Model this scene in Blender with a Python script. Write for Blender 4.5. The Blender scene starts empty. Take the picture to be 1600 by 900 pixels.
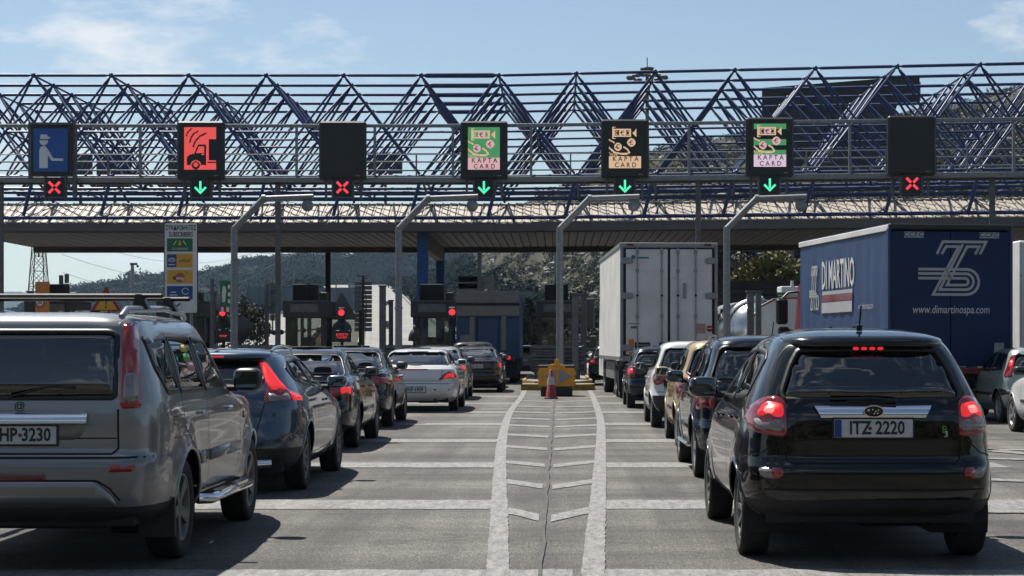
import bpy, bmesh, math, random
import numpy as np
from mathutils import Vector, Matrix, noise
from mathutils.bvhtree import BVHTree
from mathutils.geometry import delaunay_2d_cdt

random.seed(7); RNG = np.random.RandomState(7)
R = math.radians
SC = bpy.context.scene
COL = SC.collection

# ---------------------------------------------------------------- camera
cam_data = bpy.data.cameras.new('camera')
cam_data.sensor_width = 36.0
cam_data.lens = 61.9
cam_data.shift_x = -0.0456
cam_data.shift_y = 0.0569
cam_data.clip_end = 30000
cam_data.clip_start = 0.1
cam = bpy.data.objects.new('camera', cam_data)
cam.location = (0, 0, 1.45)
cam.rotation_euler = (R(90), 0, 0)
COL.objects.link(cam)
SC.camera = cam
# ---------------------------------------------------------------- world, sun, exposure
SUN_EL, SUN_AZ = R(58.0), math.atan2(-0.35, 0.5)     # azimuth from +Y towards +X
world = bpy.data.worlds.new('World'); SC.world = world
world.use_nodes = True
wn, wl = world.node_tree.nodes, world.node_tree.links
wn.clear()
w_out = wn.new('ShaderNodeOutputWorld'); w_bg = wn.new('ShaderNodeBackground')
sky = wn.new('ShaderNodeTexSky'); sky.sky_type = 'NISHITA'; sky.sun_disc = False
sky.sun_elevation = SUN_EL; sky.sun_rotation = SUN_AZ
sky.altitude = 100; sky.air_density = 1.0; sky.dust_density = 0.45; sky.ozone_density = 0.6
w_tc = wn.new('ShaderNodeTexCoord')
w_map = wn.new('ShaderNodeMapping'); w_map.inputs['Scale'].default_value = (1.0, 1.0, 2.6)
w_map.inputs['Location'].default_value = (0.54, 0.0, 0.13)
w_no = wn.new('ShaderNodeTexNoise'); w_no.inputs['Scale'].default_value = 7.5; w_no.inputs['Detail'].default_value = 9; w_no.inputs['Roughness'].default_value = 0.62
w_no2 = wn.new('ShaderNodeTexNoise'); w_no2.inputs['Scale'].default_value = 2.3; w_no2.inputs['Detail'].default_value = 3
w_mul = wn.new('ShaderNodeMath'); w_mul.operation = 'MULTIPLY'
w_rmp = wn.new('ShaderNodeValToRGB')
w_rmp.color_ramp.elements[0].position = 0.288; w_rmp.color_ramp.elements[0].color = (0, 0, 0, 1)
w_rmp.color_ramp.elements[1].position = 0.365; w_rmp.color_ramp.elements[1].color = (0.85, 0.85, 0.85, 1)
w_mix = wn.new('ShaderNodeMixRGB'); w_mix.inputs[2].default_value = (9.0, 9.2, 9.4, 1)
wl.new(w_tc.outputs['Generated'], w_map.inputs['Vector'])
wl.new(w_map.outputs[0], w_no.inputs['Vector']); wl.new(w_map.outputs[0], w_no2.inputs['Vector'])
wl.new(w_no.outputs['Fac'], w_mul.inputs[0]); wl.new(w_no2.outputs['Fac'], w_mul.inputs[1])
wl.new(w_mul.outputs[0], w_rmp.inputs[0]); wl.new(w_rmp.outputs[0], w_mix.inputs[0])
wl.new(sky.outputs[0], w_mix.inputs[1]); wl.new(w_mix.outputs[0], w_bg.inputs[0])
w_bg.inputs[1].default_value = 0.056
wl.new(w_bg.outputs[0], w_out.inputs[0])
sun_data = bpy.data.lights.new('sun', 'SUN'); sun_data.energy = 5.0; sun_data.angle = R(0.5); sun_data.color = (1.0, 0.95, 0.87)
sun = bpy.data.objects.new('sun', sun_data)
sdir = Vector((math.sin(SUN_AZ) * math.cos(SUN_EL), math.cos(SUN_AZ) * math.cos(SUN_EL), math.sin(SUN_EL)))
sun.rotation_euler = (-sdir).to_track_quat('-Z', 'Y').to_euler()
COL.objects.link(sun)
SC.view_settings.view_transform = 'Standard'; SC.view_settings.look = 'None'
SC.view_settings.exposure = 0.8; SC.view_settings.gamma = 1.0; SC.view_settings.use_curve_mapping = False
SC.render.engine = 'CYCLES'
SC.cycles.use_denoising = True
SC.cycles.max_bounces = 7; SC.cycles.transparent_max_bounces = 12; SC.cycles.volume_bounces = 0
SC.cycles.caustics_reflective = False; SC.cycles.caustics_refractive = False
SC.cycles.sample_clamp_indirect = 4.0

# ---------------------------------------------------------------- materials
MATS = {}
def mat(name, col, rough=0.5, metal=0.0, coat=0.0, var=0.0, vscale=6.0, bump=0.0, bscale=40.0, spec=0.5, emit=None, estr=0.0, dark=None, coords='Object', detail=4.0, aniso=None):
    """Principled material: colour `col`, broken up by noise towards `dark` (amount `var`), optional bump."""
    if name in MATS: return MATS[name]
    kk = 1.0 if metal > .7 else (.62 if max(col) < .6 else .8); col = tuple(c * kk for c in col); dark = tuple(c * kk for c in dark) if dark else None; estr *= .6
    m = bpy.data.materials.new(name); m.use_nodes = True
    n, l = m.node_tree.nodes, m.node_tree.links
    b = n['Principled BSDF']
    b.inputs['Base Color'].default_value = (*col, 1); b.inputs['Roughness'].default_value = rough
    b.inputs['Metallic'].default_value = metal; b.inputs['Coat Weight'].default_value = coat
    b.inputs['Coat Roughness'].default_value = 0.04
    b.inputs['Specular IOR Level'].default_value = spec
    if emit: b.inputs['Emission Color'].default_value = (*emit, 1); b.inputs['Emission Strength'].default_value = estr
    if var or bump:
        tc = n.new('ShaderNodeTexCoord'); src = tc.outputs[coords]
        if aniso:
            mp = n.new('ShaderNodeMapping'); mp.inputs['Scale'].default_value = aniso; l.new(src, mp.inputs[0]); src = mp.outputs[0]
        if var:
            t = n.new('ShaderNodeTexNoise'); t.inputs['Scale'].default_value = vscale; t.inputs['Detail'].default_value = detail; t.inputs['Roughness'].default_value = 0.65
            l.new(src, t.inputs['Vector'])
            cr = n.new('ShaderNodeValToRGB'); cr.color_ramp.elements[0].position = 0.35; cr.color_ramp.elements[1].position = 0.68
            d = dark if dark else tuple(c * (1 - var) for c in col)
            cr.color_ramp.elements[0].color = (*d, 1); cr.color_ramp.elements[1].color = (*col, 1)
            l.new(t.outputs['Fac'], cr.inputs[0]); l.new(cr.outputs[0], b.inputs['Base Color'])
            mr = n.new('ShaderNodeMapRange'); mr.inputs[3].default_value = min(1, rough + 0.18 * var + 0.05); mr.inputs[4].default_value = rough
            l.new(t.outputs['Fac'], mr.inputs[0]); l.new(mr.outputs[0], b.inputs['Roughness'])
        if bump:
            t2 = n.new('ShaderNodeTexNoise'); t2.inputs['Scale'].default_value = bscale; t2.inputs['Detail'].default_value = 5
            l.new(src, t2.inputs['Vector'])
            bp = n.new('ShaderNodeBump'); bp.inputs['Strength'].default_value = bump; bp.inputs['Distance'].default_value = 0.02
            l.new(t2.outputs['Fac'], bp.inputs['Height']); l.new(bp.outputs[0], b.inputs['Normal'])
    MATS[name] = m
    return m

def paint(name, col, metal=0.35, rough=0.32, dirt=0.35):
    """Car paint: clear-coated, with road dust that gathers in blotches and low on the body."""
    if name in MATS: return MATS[name]
    col = tuple(c * .66 for c in col)
    m = bpy.data.materials.new(name); m.use_nodes = True
    n, l = m.node_tree.nodes, m.node_tree.links
    b = n['Principled BSDF']
    b.inputs['Metallic'].default_value = metal; b.inputs['Coat Weight'].default_value = 0.9; b.inputs['Specular IOR Level'].default_value = 0.2
    tc = n.new('ShaderNodeTexCoord')
    t = n.new('ShaderNodeTexNoise'); t.inputs['Scale'].default_value = 3.5; t.inputs['Detail'].default_value = 8; t.inputs['Roughness'].default_value = 0.7
    l.new(tc.outputs['Object'], t.inputs['Vector'])
    sep = n.new('ShaderNodeSeparateXYZ'); l.new(tc.outputs['Object'], sep.inputs[0])
    hr = n.new('ShaderNodeMapRange'); hr.inputs[1].default_value = 0.25; hr.inputs[2].default_value = 0.85; hr.inputs[3].default_value = 1.0; hr.inputs[4].default_value = 0.25
    l.new(sep.outputs['Z'], hr.inputs[0])
    mu = n.new('ShaderNodeMath'); mu.operation = 'MULTIPLY'; l.new(t.outputs['Fac'], mu.inputs[0]); l.new(hr.outputs[0], mu.inputs[1])
    mu2 = n.new('ShaderNodeMath'); mu2.operation = 'MULTIPLY'; mu2.inputs[1].default_value = dirt; l.new(mu.outputs[0], mu2.inputs[0])
    mx = n.new('ShaderNodeMixRGB'); mx.inputs[1].default_value = (*col, 1); mx.inputs[2].default_value = (0.11, 0.10, 0.088, 1)
    l.new(mu2.outputs[0], mx.inputs[0]); l.new(mx.outputs[0], b.inputs['Base Color'])
    rr = n.new('ShaderNodeMapRange'); rr.inputs[3].default_value = rough; rr.inputs[4].default_value = rough + 0.4; l.new(mu2.outputs[0], rr.inputs[0]); l.new(rr.outputs[0], b.inputs['Roughness'])
    cr = n.new('ShaderNodeMapRange'); cr.inputs[3].default_value = 0.03; cr.inputs[4].default_value = 0.35; l.new(mu2.outputs[0], cr.inputs[0]); l.new(cr.outputs[0], b.inputs['Coat Roughness'])
    MATS[name] = m
    return m

def glass(name, tint, refl=1.0, ior=2.0):
    """Tinted car glass: a tinted see-through layer with a fresnel reflection on top."""
    if name in MATS: return MATS[name]
    m = bpy.data.materials.new(name); m.use_nodes = True
    n, l = m.node_tree.nodes, m.node_tree.links
    n.clear()
    o = n.new('ShaderNodeOutputMaterial'); mx = n.new('ShaderNodeMixShader')
    tr = n.new('ShaderNodeBsdfTransparent'); tr.inputs[0].default_value = (*tint, 1)
    gl = n.new('ShaderNodeBsdfGlossy'); gl.inputs['Roughness'].default_value = 0.02; gl.inputs[0].default_value = (refl, refl, refl, 1)
    fr = n.new('ShaderNodeFresnel'); fr.inputs[0].default_value = ior
    l.new(fr.outputs[0], mx.inputs[0]); l.new(tr.outputs[0], mx.inputs[1]); l.new(gl.outputs[0], mx.inputs[2]); l.new(mx.outputs[0], o.inputs[0])
    MATS[name] = m
    return m

def attr_emit(name, strength):
    """LED pixels: the colour comes from the mesh's own colour attribute."""
    m = bpy.data.materials.new(name); m.use_nodes = True
    n, l = m.node_tree.nodes, m.node_tree.links
    b = n['Principled BSDF']; a = n.new('ShaderNodeVertexColor'); a.layer_name = 'led'
    b.inputs['Base Color'].default_value = (0.02, 0.02, 0.02, 1); b.inputs['Roughness'].default_value = 0.6
    l.new(a.outputs[0], b.inputs['Emission Color']); b.inputs['Emission Strength'].default_value = strength * .56
    MATS[name] = m
    return m

M_GALV = mat('galvanised steel', (0.36, 0.38, 0.40), 0.5, 0.6, var=0.3, vscale=9)
M_GALVD = mat('weathered steel', (0.20, 0.21, 0.22), 0.6, 0.4, var=0.35, vscale=5)
M_BLUE = mat('blue painted steel', (0.013, 0.052, 0.205), 0.42, 0.0, var=0.3, vscale=3)
M_BLUEC = mat('blue column paint', (0.02, 0.11, 0.46), 0.45, var=0.3, vscale=2)
M_BLACK = mat('black plastic', (0.012, 0.012, 0.013), 0.45)
M_MATTE = mat('matte black', (0.008, 0.008, 0.009), 0.75)
M_RUB = mat('tyre rubber', (0.018, 0.018, 0.019), 0.8, var=0.5, vscale=14, dark=(0.045, 0.042, 0.038))
M_CHROME = mat('chrome', (0.75, 0.76, 0.78), 0.12, 1.0)
M_ALLOY = mat('alloy rim', (0.42, 0.43, 0.44), 0.35, 0.8, var=0.4, vscale=8)
M_ALLOYD = mat('dusty alloy rim', (0.32, 0.32, 0.31), 0.45, 0.6, var=0.5, vscale=8)
M_TRIM = mat('grey trim plastic', (0.035, 0.036, 0.038), 0.6, var=0.3)
M_CABIN = mat('cabin fabric', (0.016, 0.017, 0.019), 0.85)
M_SEAM = mat('panel gap', (0.004, 0.004, 0.004), 0.9)
M_REDL = mat('red lens', (0.24, 0.008, 0.012), 0.12, coat=1.0, emit=(1.0, 0.02, 0.03), estr=0.02)
M_REDD = mat('dark red lens', (0.16, 0.006, 0.01), 0.15, coat=1.0)
M_CLEARL = mat('clear lens', (0.34, 0.31, 0.31), 0.12, coat=1.0, var=0.35, vscale=25)
M_AMB = mat('amber lens', (0.75, 0.20, 0.02), 0.2, coat=1.0)
M_REDLIT = mat('lit brake lamp', (0.5, 0.02, 0.02), 0.3, emit=(1.0, 0.035, 0.045), estr=0.62)
M_REDHOT = mat('lit brake bulb', (0.9, 0.3, 0.3), 0.3, emit=(1.0, 0.14, 0.12), estr=1.7)
M_LEDRED = mat('red signal lamp', (0.5, 0.02, 0.03), 0.3, emit=(1.0, 0.055, 0.08), estr=1.0)
M_LEDGRN = mat('green signal lamp', (0.02, 0.4, 0.25), 0.3, emit=(0.10, 0.95, 0.50), estr=1.0)
M_GLASS = glass('tinted window glass', (0.30, 0.33, 0.33))
M_GLASSR = glass('sloping rear glass', (0.22, 0.25, 0.25), ior=2.9)
M_GLASSD = glass('privacy window glass', (0.10, 0.11, 0.115))
M_WHITEP = mat('white sign face', (0.72, 0.72, 0.70), 0.45, var=0.12, vscale=3)
M_PLATE = mat('number plate white', (0.62, 0.63, 0.62), 0.4, var=0.15, vscale=30)
M_INK = mat('black print', (0.015, 0.015, 0.016), 0.5)
M_CONC = mat('concrete', (0.34, 0.33, 0.30), 0.85, var=0.3, vscale=1.5, bump=0.3, bscale=30)
M_YEL = mat('yellow kerb paint', (0.55, 0.34, 0.04), 0.6, var=0.45, vscale=5, dark=(0.25, 0.17, 0.05))
M_ORANGE = mat('yellow crash cushion', (0.92, 0.42, 0.03), 0.5, var=0.25, vscale=6)
M_SILV = mat('reflective silver film', (0.42, 0.43, 0.46), 0.35, var=0.2, vscale=20)
M_GREY = mat('grey panel', (0.16, 0.165, 0.17), 0.6, var=0.2, vscale=2)
M_DARKG = mat('dark booth panel', (0.035, 0.037, 0.042), 0.5, var=0.3, vscale=2)

# ---------------------------------------------------------------- object helpers
def tagit(o, label=None, cat=None, group=None, kind=None):
    if label: o['label'] = label
    if cat: o['category'] = cat
    if group: o['group'] = group
    if kind: o['kind'] = kind
    return o
def link(name, data, parent=None, m=None):
    o = bpy.data.objects.new(name, data); COL.objects.link(o)
    if parent: o.parent = parent
    if m and data and not data.materials: data.materials.append(m)
    return o
def thing(name, label, cat, loc=(0, 0, 0), rz=0.0, group=None):
    o = bpy.data.objects.new(name, None); COL.objects.link(o)
    o.location = loc; o.rotation_euler = (0, 0, rz); o.empty_display_size = 0.1
    return tagit(o, label, cat, group)
def mesh_from(name, v, f, m=None, smooth=False):
    me = bpy.data.meshes.new(name)
    me.from_pydata(v if isinstance(v, list) else [tuple(p) for p in v], [], f if isinstance(f, list) else f.tolist())
    if smooth: me.polygons.foreach_set('use_smooth', [True] * len(me.polygons))
    if m: me.materials.append(m)
    me.update()
    return me
def copy_tree(o, parent=None):
    c = o.copy(); COL.objects.link(c); c.parent = parent
    for ch in o.children: copy_tree(ch, c)
    return c

class MB:
    """Collects shapes into one mesh."""
    def __init__(s): s.v = []; s.f = []; s.sm = []
    def add(s, v, f, smooth=False):
        b = len(s.v); s.v += [tuple(p) for p in v]; s.f += [tuple(i + b for i in q) for q in f]; s.sm += [smooth] * len(f); return s
    def box(s, c, d, rz=0.0, bev=0.0, rx=0.0):
        hx, hy, hz = d[0] / 2, d[1] / 2, d[2] / 2
        if bev <= 0:
            v = [(x, y, z) for x in (-hx, hx) for y in (-hy, hy) for z in (-hz, hz)]
            f = [(0, 1, 3, 2), (4, 6, 7, 5), (0, 4, 5, 1), (2, 3, 7, 6), (0, 2, 6, 4), (1, 5, 7, 3)]
        else:
            bev = min(bev, hx * .9, hy * .9, hz * .9)
            v = []; idx = {}
            for sx in (-1, 1):
                for sy in (-1, 1):
                    for sz in (-1, 1):
                        for ax in range(3):
                            p = [sx * (hx - bev), sy * (hy - bev), sz * (hz - bev)]; p[ax] += (sx, sy, sz)[ax] * bev
                            idx[(sx, sy, sz, ax)] = len(v); v.append(tuple(p))
            f = []
            for ax in range(3):
                for sg in (-1, 1):
                    q = []
                    for a, b in ((-1, -1), (1, -1), (1, 1), (-1, 1)):
                        k = [a, b]; k.insert(ax, sg); q.append(idx[(*k, ax)])
                    if (sg > 0) == (ax == 1): q.reverse()
                    f.append(tuple(q))
            for ax in range(3):
                o1, o2 = [a for a in range(3) if a != ax]
                for s1 in (-1, 1):
                    for s2 in (-1, 1):
                        k0 = [0] * 3; k0[ax] = -1; k0[o1] = s1; k0[o2] = s2
                        k1 = list(k0); k1[ax] = 1
                        f.append((idx[(*k0, o1)], idx[(*k1, o1)], idx[(*k1, o2)], idx[(*k0, o2)]))
            for sx in (-1, 1):
                for sy in (-1, 1):
                    for sz in (-1, 1): f.append(tuple(idx[(sx, sy, sz, a)] for a in range(3)))
        cz, sz_ = math.cos(rz), math.sin(rz); cx, sx_ = math.cos(rx), math.sin(rx)
        out = []
        for x, y, z in v:
            y, z = y * cx - z * sx_, y * sx_ + z * cx
            out.append((c[0] + x * cz - y * sz_, c[1] + x * sz_ + y * cz, c[2] + z))
        return s.add(out, f)
    def tube(s, p0, p1, r, n=8, r1=None, cap=True):
        p0, p1 = Vector(p0), Vector(p1); d = (p1 - p0).normalized(); r1 = r if r1 is None else r1
        a = d.orthogonal().normalized(); b = d.cross(a)
        v = []
        for k in range(n):
            t = 2 * math.pi * k / n; e = a * math.cos(t) + b * math.sin(t)
            v += [p0 + e * r, p1 + e * r1]
        f = [(2 * k, 2 * ((k + 1) % n), 2 * ((k + 1) % n) + 1, 2 * k + 1) for k in range(n)]
        s.add(v, f, True)
        if cap:
            s.add([v[2 * k] for k in range(n)], [tuple(range(n))[::-1]]); s.add([v[2 * k + 1] for k in range(n)], [tuple(range(n))])
        return s
    def pipe(s, pts, r, n=8, closed=False):
        """Swept tube along a polyline."""
        pts = [Vector(p) for p in pts]; m = len(pts); v = []; ref = None
        for i, p in enumerate(pts):
            d = (pts[(i + 1) % m] - pts[i - 1]) if closed else (pts[min(i + 1, m - 1)] - pts[max(i - 1, 0)])
            d.normalize()
            a = d.orthogonal().normalized() if ref is None else (ref - d * ref.dot(d)).normalized()
            ref = a; b = d.cross(a)
            for k in range(n):
                t = 2 * math.pi * k / n; v.append(p + (a * math.cos(t) + b * math.sin(t)) * r)
        f = []
        for i in range(m if closed else m - 1):
            j = (i + 1) % m
            f += [(i * n + k, i * n + (k + 1) % n, j * n + (k + 1) % n, j * n + k) for k in range(n)]
        s.add(v, f, True)
        if not closed: s.add(v[:n], [tuple(range(n))[::-1]]); s.add(v[-n:], [tuple(range(n))])
        return s
    def lathe(s, prof, c=(0, 0, 0), axis='z', n=24, smooth=True):
        v = []; k = len(prof)
        for i in range(n):
            t = 2 * math.pi * i / n; ct, st = math.cos(t), math.sin(t)
            for r, h in prof:
                q = {'z': (r * ct, r * st, h), 'x': (h, r * ct, r * st), 'y': (r * st, h, r * ct)}[axis]
                v.append((c[0] + q[0], c[1] + q[1], c[2] + q[2]))
        f = [(i * k + j, ((i + 1) % n) * k + j, ((i + 1) % n) * k + j + 1, i * k + j + 1) for i in range(n) for j in range(k - 1)]
        return s.add(v, f, smooth)
    def sell(s, c, d, n=3.2, rz=0.0, nu=18, nv=10):
        """Superellipsoid: a soft rounded box."""
        def sp(v, e): return math.copysign(abs(v) ** e, v)
        e = 2 / n; v = []; cz, sz = math.cos(rz), math.sin(rz)
        for j in range(nv + 1):
            a = -math.pi / 2 + math.pi * j / nv
            for i in range(nu):
                b = 2 * math.pi * i / nu; x = d[0] / 2 * sp(math.cos(a), e) * sp(math.cos(b), e); y = d[1] / 2 * sp(math.cos(a), e) * sp(math.sin(b), e); z = d[2] / 2 * sp(math.sin(a), e)
                v.append((c[0] + x * cz - y * sz, c[1] + x * sz + y * cz, c[2] + z))
        return s.add(v, [(j * nu + i, j * nu + (i + 1) % nu, (j + 1) * nu + (i + 1) % nu, (j + 1) * nu + i) for j in range(nv) for i in range(nu)], True)
    def prism(s, poly, plane='xz', lo=0.0, hi=0.01, smooth=False):
        """Extrudes a 2D outline; plane names its two axes, lo/hi run along the third."""
        n = len(poly)
        def P(a, b, h): return {'xz': (a, h, b), 'yz': (h, a, b), 'xy': (a, b, h)}[plane]
        v = [P(a, b, lo) for a, b in poly] + [P(a, b, hi) for a, b in poly]
        s.add(v, [tuple(range(n)), tuple(range(2 * n - 1, n - 1, -1))])
        return s.add(v, [(i, i + n, (i + 1) % n + n, (i + 1) % n) for i in range(n)], smooth)
    def build(s, name, m, parent=None, smooth=None, loc=None, fix=True):
        me = bpy.data.meshes.new(name); me.from_pydata(s.v, [], s.f)
        me.polygons.foreach_set('use_smooth', s.sm if smooth is None else [smooth] * len(s.f))
        if m: me.materials.append(m)
        me.update()
        if fix:
            bm = bmesh.new(); bm.from_mesh(me); bmesh.ops.recalc_face_normals(bm, faces=bm.faces); bm.to_mesh(me); bm.free()
        o = link(name, me, parent)
        if loc: o.location = loc
        return o

def one(name, m, parent, fn, **kw):
    b = MB(); fn(b); return b.build(name, m, parent, **kw)

# text meshes are made first, while the scene is small
_TXT = {}
def text_mesh(s, size=1.0, bold=0.0, shear=0.0, sx=1.0):
    key = (s, size, bold, shear, sx)
    if key in _TXT: return _TXT[key]
    cu = bpy.data.curves.new('lettering', 'FONT'); cu.body = s; cu.size = size; cu.align_x = 'CENTER'; cu.align_y = 'CENTER'
    cu.offset = bold; cu.shear = shear; cu.resolution_u = 2; cu.fill_mode = 'FRONT'
    o = bpy.data.objects.new('lettering', cu); COL.objects.link(o)
    dg = bpy.context.evaluated_depsgraph_get()
    me = bpy.data.meshes.new_from_object(o.evaluated_get(dg))
    bpy.data.objects.remove(o); bpy.data.curves.remove(cu)
    for v in me.vertices: v.co.x *= sx
    me.name = 'lettering'
    _TXT[key] = me
    return me
def text(s, m, parent, loc, size, rot=(R(90), 0, 0), bold=0.0, shear=0.0, sx=1.0, name='lettering'):
    me = text_mesh(s, size, bold, shear, sx).copy(); me.materials.clear(); me.materials.append(m)
    o = link(name, me, parent); o.location = loc; o.rotation_euler = rot
    return o
def ribbon(b, pts, w, plane='xz', h=0.0, closed=False):
    """A flat stripe of width w along a 2D polyline (mitred)."""
    n = len(pts); L = []; Rr = []
    for i in range(n):
        p = Vector(pts[i])
        a = (p - Vector(pts[i - 1])).normalized() if (i > 0 or closed) else None
        c = (Vector(pts[(i + 1) % n]) - p).normalized() if (i < n - 1 or closed) else None
        a = a or c; c = c or a
        na = Vector((-a.y, a.x)); nc = Vector((-c.y, c.x)); mt = (na + nc).normalized(); k = w / 2 / max(0.35, mt.dot(na))
        L.append(p + mt * k); Rr.append(p - mt * k)
    def P(q): return {'xz': (q[0], h, q[1]), 'yz': (h, q[0], q[1]), 'xy': (q[0], q[1], h)}[plane]
    v = [P(q) for q in L] + [P(q) for q in Rr]
    b.add(v, [(i, (i + 1) % n, (i + 1) % n + n, i + n) for i in range(n if closed else n - 1)])

# ================================================================ THE SETTING
def interp(x, xs, ys): return np.interp(x, xs, ys)
def ridge(u, base):   # fine irregularity of a skyline
    return base
def road_x(Y): return interp(Y, [100, 200, 344, 600, 1000, 1400, 2000], [-9, -15, -30.5, -58, -103, -146, -230])
def road_z(Y): return interp(Y, [0, 200, 260, 344, 600, 1000, 1400, 2000], [0, 0, 1.2, 4.6, 15.2, 36, 50, 60])
def sstep(t): t = np.clip(t, 0, 1); return t * t * (3 - 2 * t)
def _rough(x, y): return noise.noise(Vector((x * 0.02, y * 0.02, 0))) * 0.012 + noise.noise(Vector((x * 0.06, y * 0.06, 3))) * 0.005
ROUGH = np.vectorize(_rough)
def terrain_z(X, Y):
    Z = terrain_base(X, Y); return np.where(np.asarray(Y) > 200, Z + ROUGH(X, Y) * np.clip((np.asarray(Y) - 200) / 300, 0, 1) * np.minimum(Y, 900) * np.clip(Z / 20, 0, 1) * np.maximum(sstep((np.abs(np.asarray(X) - (road_x(Y) - 11)) - 24) / 30), sstep((np.asarray(Y) - 1400) / 100)), Z)
def terrain_base(X, Y):
    X = np.asarray(X, float); Y = np.asarray(Y, float); Ys = np.maximum(Y, 60.0)
    u = X / Ys
    # rocky hill on the right, beyond the plaza
    e = interp(u, [-0.13, -0.100, -0.086, -0.03, 0.045, 0.08, 0.137, 0.20, 0.265, 0.5], [0.0, 0.022, 0.052, 0.079, 0.1035, 0.1145, 0.124, 0.132, 0.141, 0.15])
    y0 = interp(u, [-0.1, 0.02, 0.08, 0.3], [300, 230, 170, 130]); y1 = interp(u, [-0.1, 0.0, 0.1, 0.3], [720, 700, 640, 600])
    t = np.clip((Ys - y0) / (y1 - y0), 0, 1)
    hr = e * y1 * (0.62 * t + 0.38 * t * t * (3 - 2 * t)); hr = np.where(Ys > y1, hr * np.clip(1 - (Ys - y1) / 1500, 0.25, 1), hr)
    # wooded ridge on the left
    el = interp(u, [-0.5, -0.31, -0.285, -0.25, -0.225, -0.198, -0.179, -0.168, -0.15, -0.125, -0.103, -0.088, -0.05], [0.004, 0.018, 0.029, 0.035, 0.0375, 0.0395, 0.0455, 0.0475, 0.0485, 0.0478, 0.050, 0.0528, 0.056])
    tl = np.clip((Ys - 900) / 900, 0, 1)
    hl = el * 1800 * sstep(tl) * np.clip(1 - np.maximum(Ys - 1800, 0) / 2500, 0.3, 1)
    # far blue mountain
    ef = interp(u, [-0.6, -0.33, -0.30, -0.27, -0.2], [0.033, 0.0315, 0.031, 0.028, 0.012])
    hf = ef * 6000 * sstep((Ys - 4200) / 1800)
    h = np.maximum(np.maximum(hr, hl * (u < -0.02)), hf)
    # cut and fill round the climbing motorway
    d = np.abs(X - (road_x(Ys) - 11)); k = sstep((d - 26) / 45) ; k = np.maximum(k, sstep((Ys - 1400) / 150))
    h = road_z(Ys) * (1 - k) + h * k
    back = 20 * sstep((-Y - 45) / 70) * (1 + .25 * np.sin(X * .03) + .15 * np.sin(X * .11 + 1))    # unseen wooded bank added behind the camera to darken reflections and sky fill
    return np.where(Y < 128, np.where(Y < -40, back, 0.0), h * sstep((Y - 125) / 60) )

M_SOIL = mat('dry soil and scrub', (0.125, 0.115, 0.088), 0.95, var=0.6, vscale=0.06, dark=(0.040, 0.045, 0.024), detail=9)
ys = np.concatenate([np.linspace(-200, -44, 14), np.linspace(-40, 120, 5), np.linspace(132, 720, 100), np.linspace(732, 1900, 100), np.geomspace(1950, 9000, 24)])
us = np.linspace(-1, 1, 221)
gv = []
for Y in ys:
    X = us * (160 + 0.62 * max(Y, 0)); Z = terrain_z(X, np.full_like(X, Y))
    gv += [(x, Y, z - 0.004) for x, z in zip(X, Z)]
nx = len(us)
gf = [(j * nx + i, j * nx + i + 1, (j + 1) * nx + i + 1, (j + 1) * nx + i) for j in range(len(ys) - 1) for i in range(nx - 1)]
n_, l_ = M_SOIL.node_tree.nodes, M_SOIL.node_tree.links     # land cover: the wooded ridge has a dark forest floor
b_ = n_['Principled BSDF']; src = b_.inputs['Base Color'].links[0].from_socket; tc_ = n_.new('ShaderNodeTexCoord'); sp_ = n_.new('ShaderNodeSeparateXYZ'); l_.new(tc_.outputs['Object'], sp_.inputs[0])
mr_ = n_.new('ShaderNodeMapRange'); mr_.inputs[1].default_value = 740; mr_.inputs[2].default_value = 860; l_.new(sp_.outputs['Y'], mr_.inputs[0]); mx_ = n_.new('ShaderNodeMixRGB'); mx_.inputs[2].default_value = (.008, .013, .009, 1); l_.new(mr_.outputs[0], mx_.inputs[0]); l_.new(src, mx_.inputs[1]); l_.new(mx_.outputs[0], b_.inputs['Base Color']); b_.inputs['Specular IOR Level'].default_value = .1
tagit(link('terrain', mesh_from('terrain', gv, gf, M_SOIL, True)), kind='structure')

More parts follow.
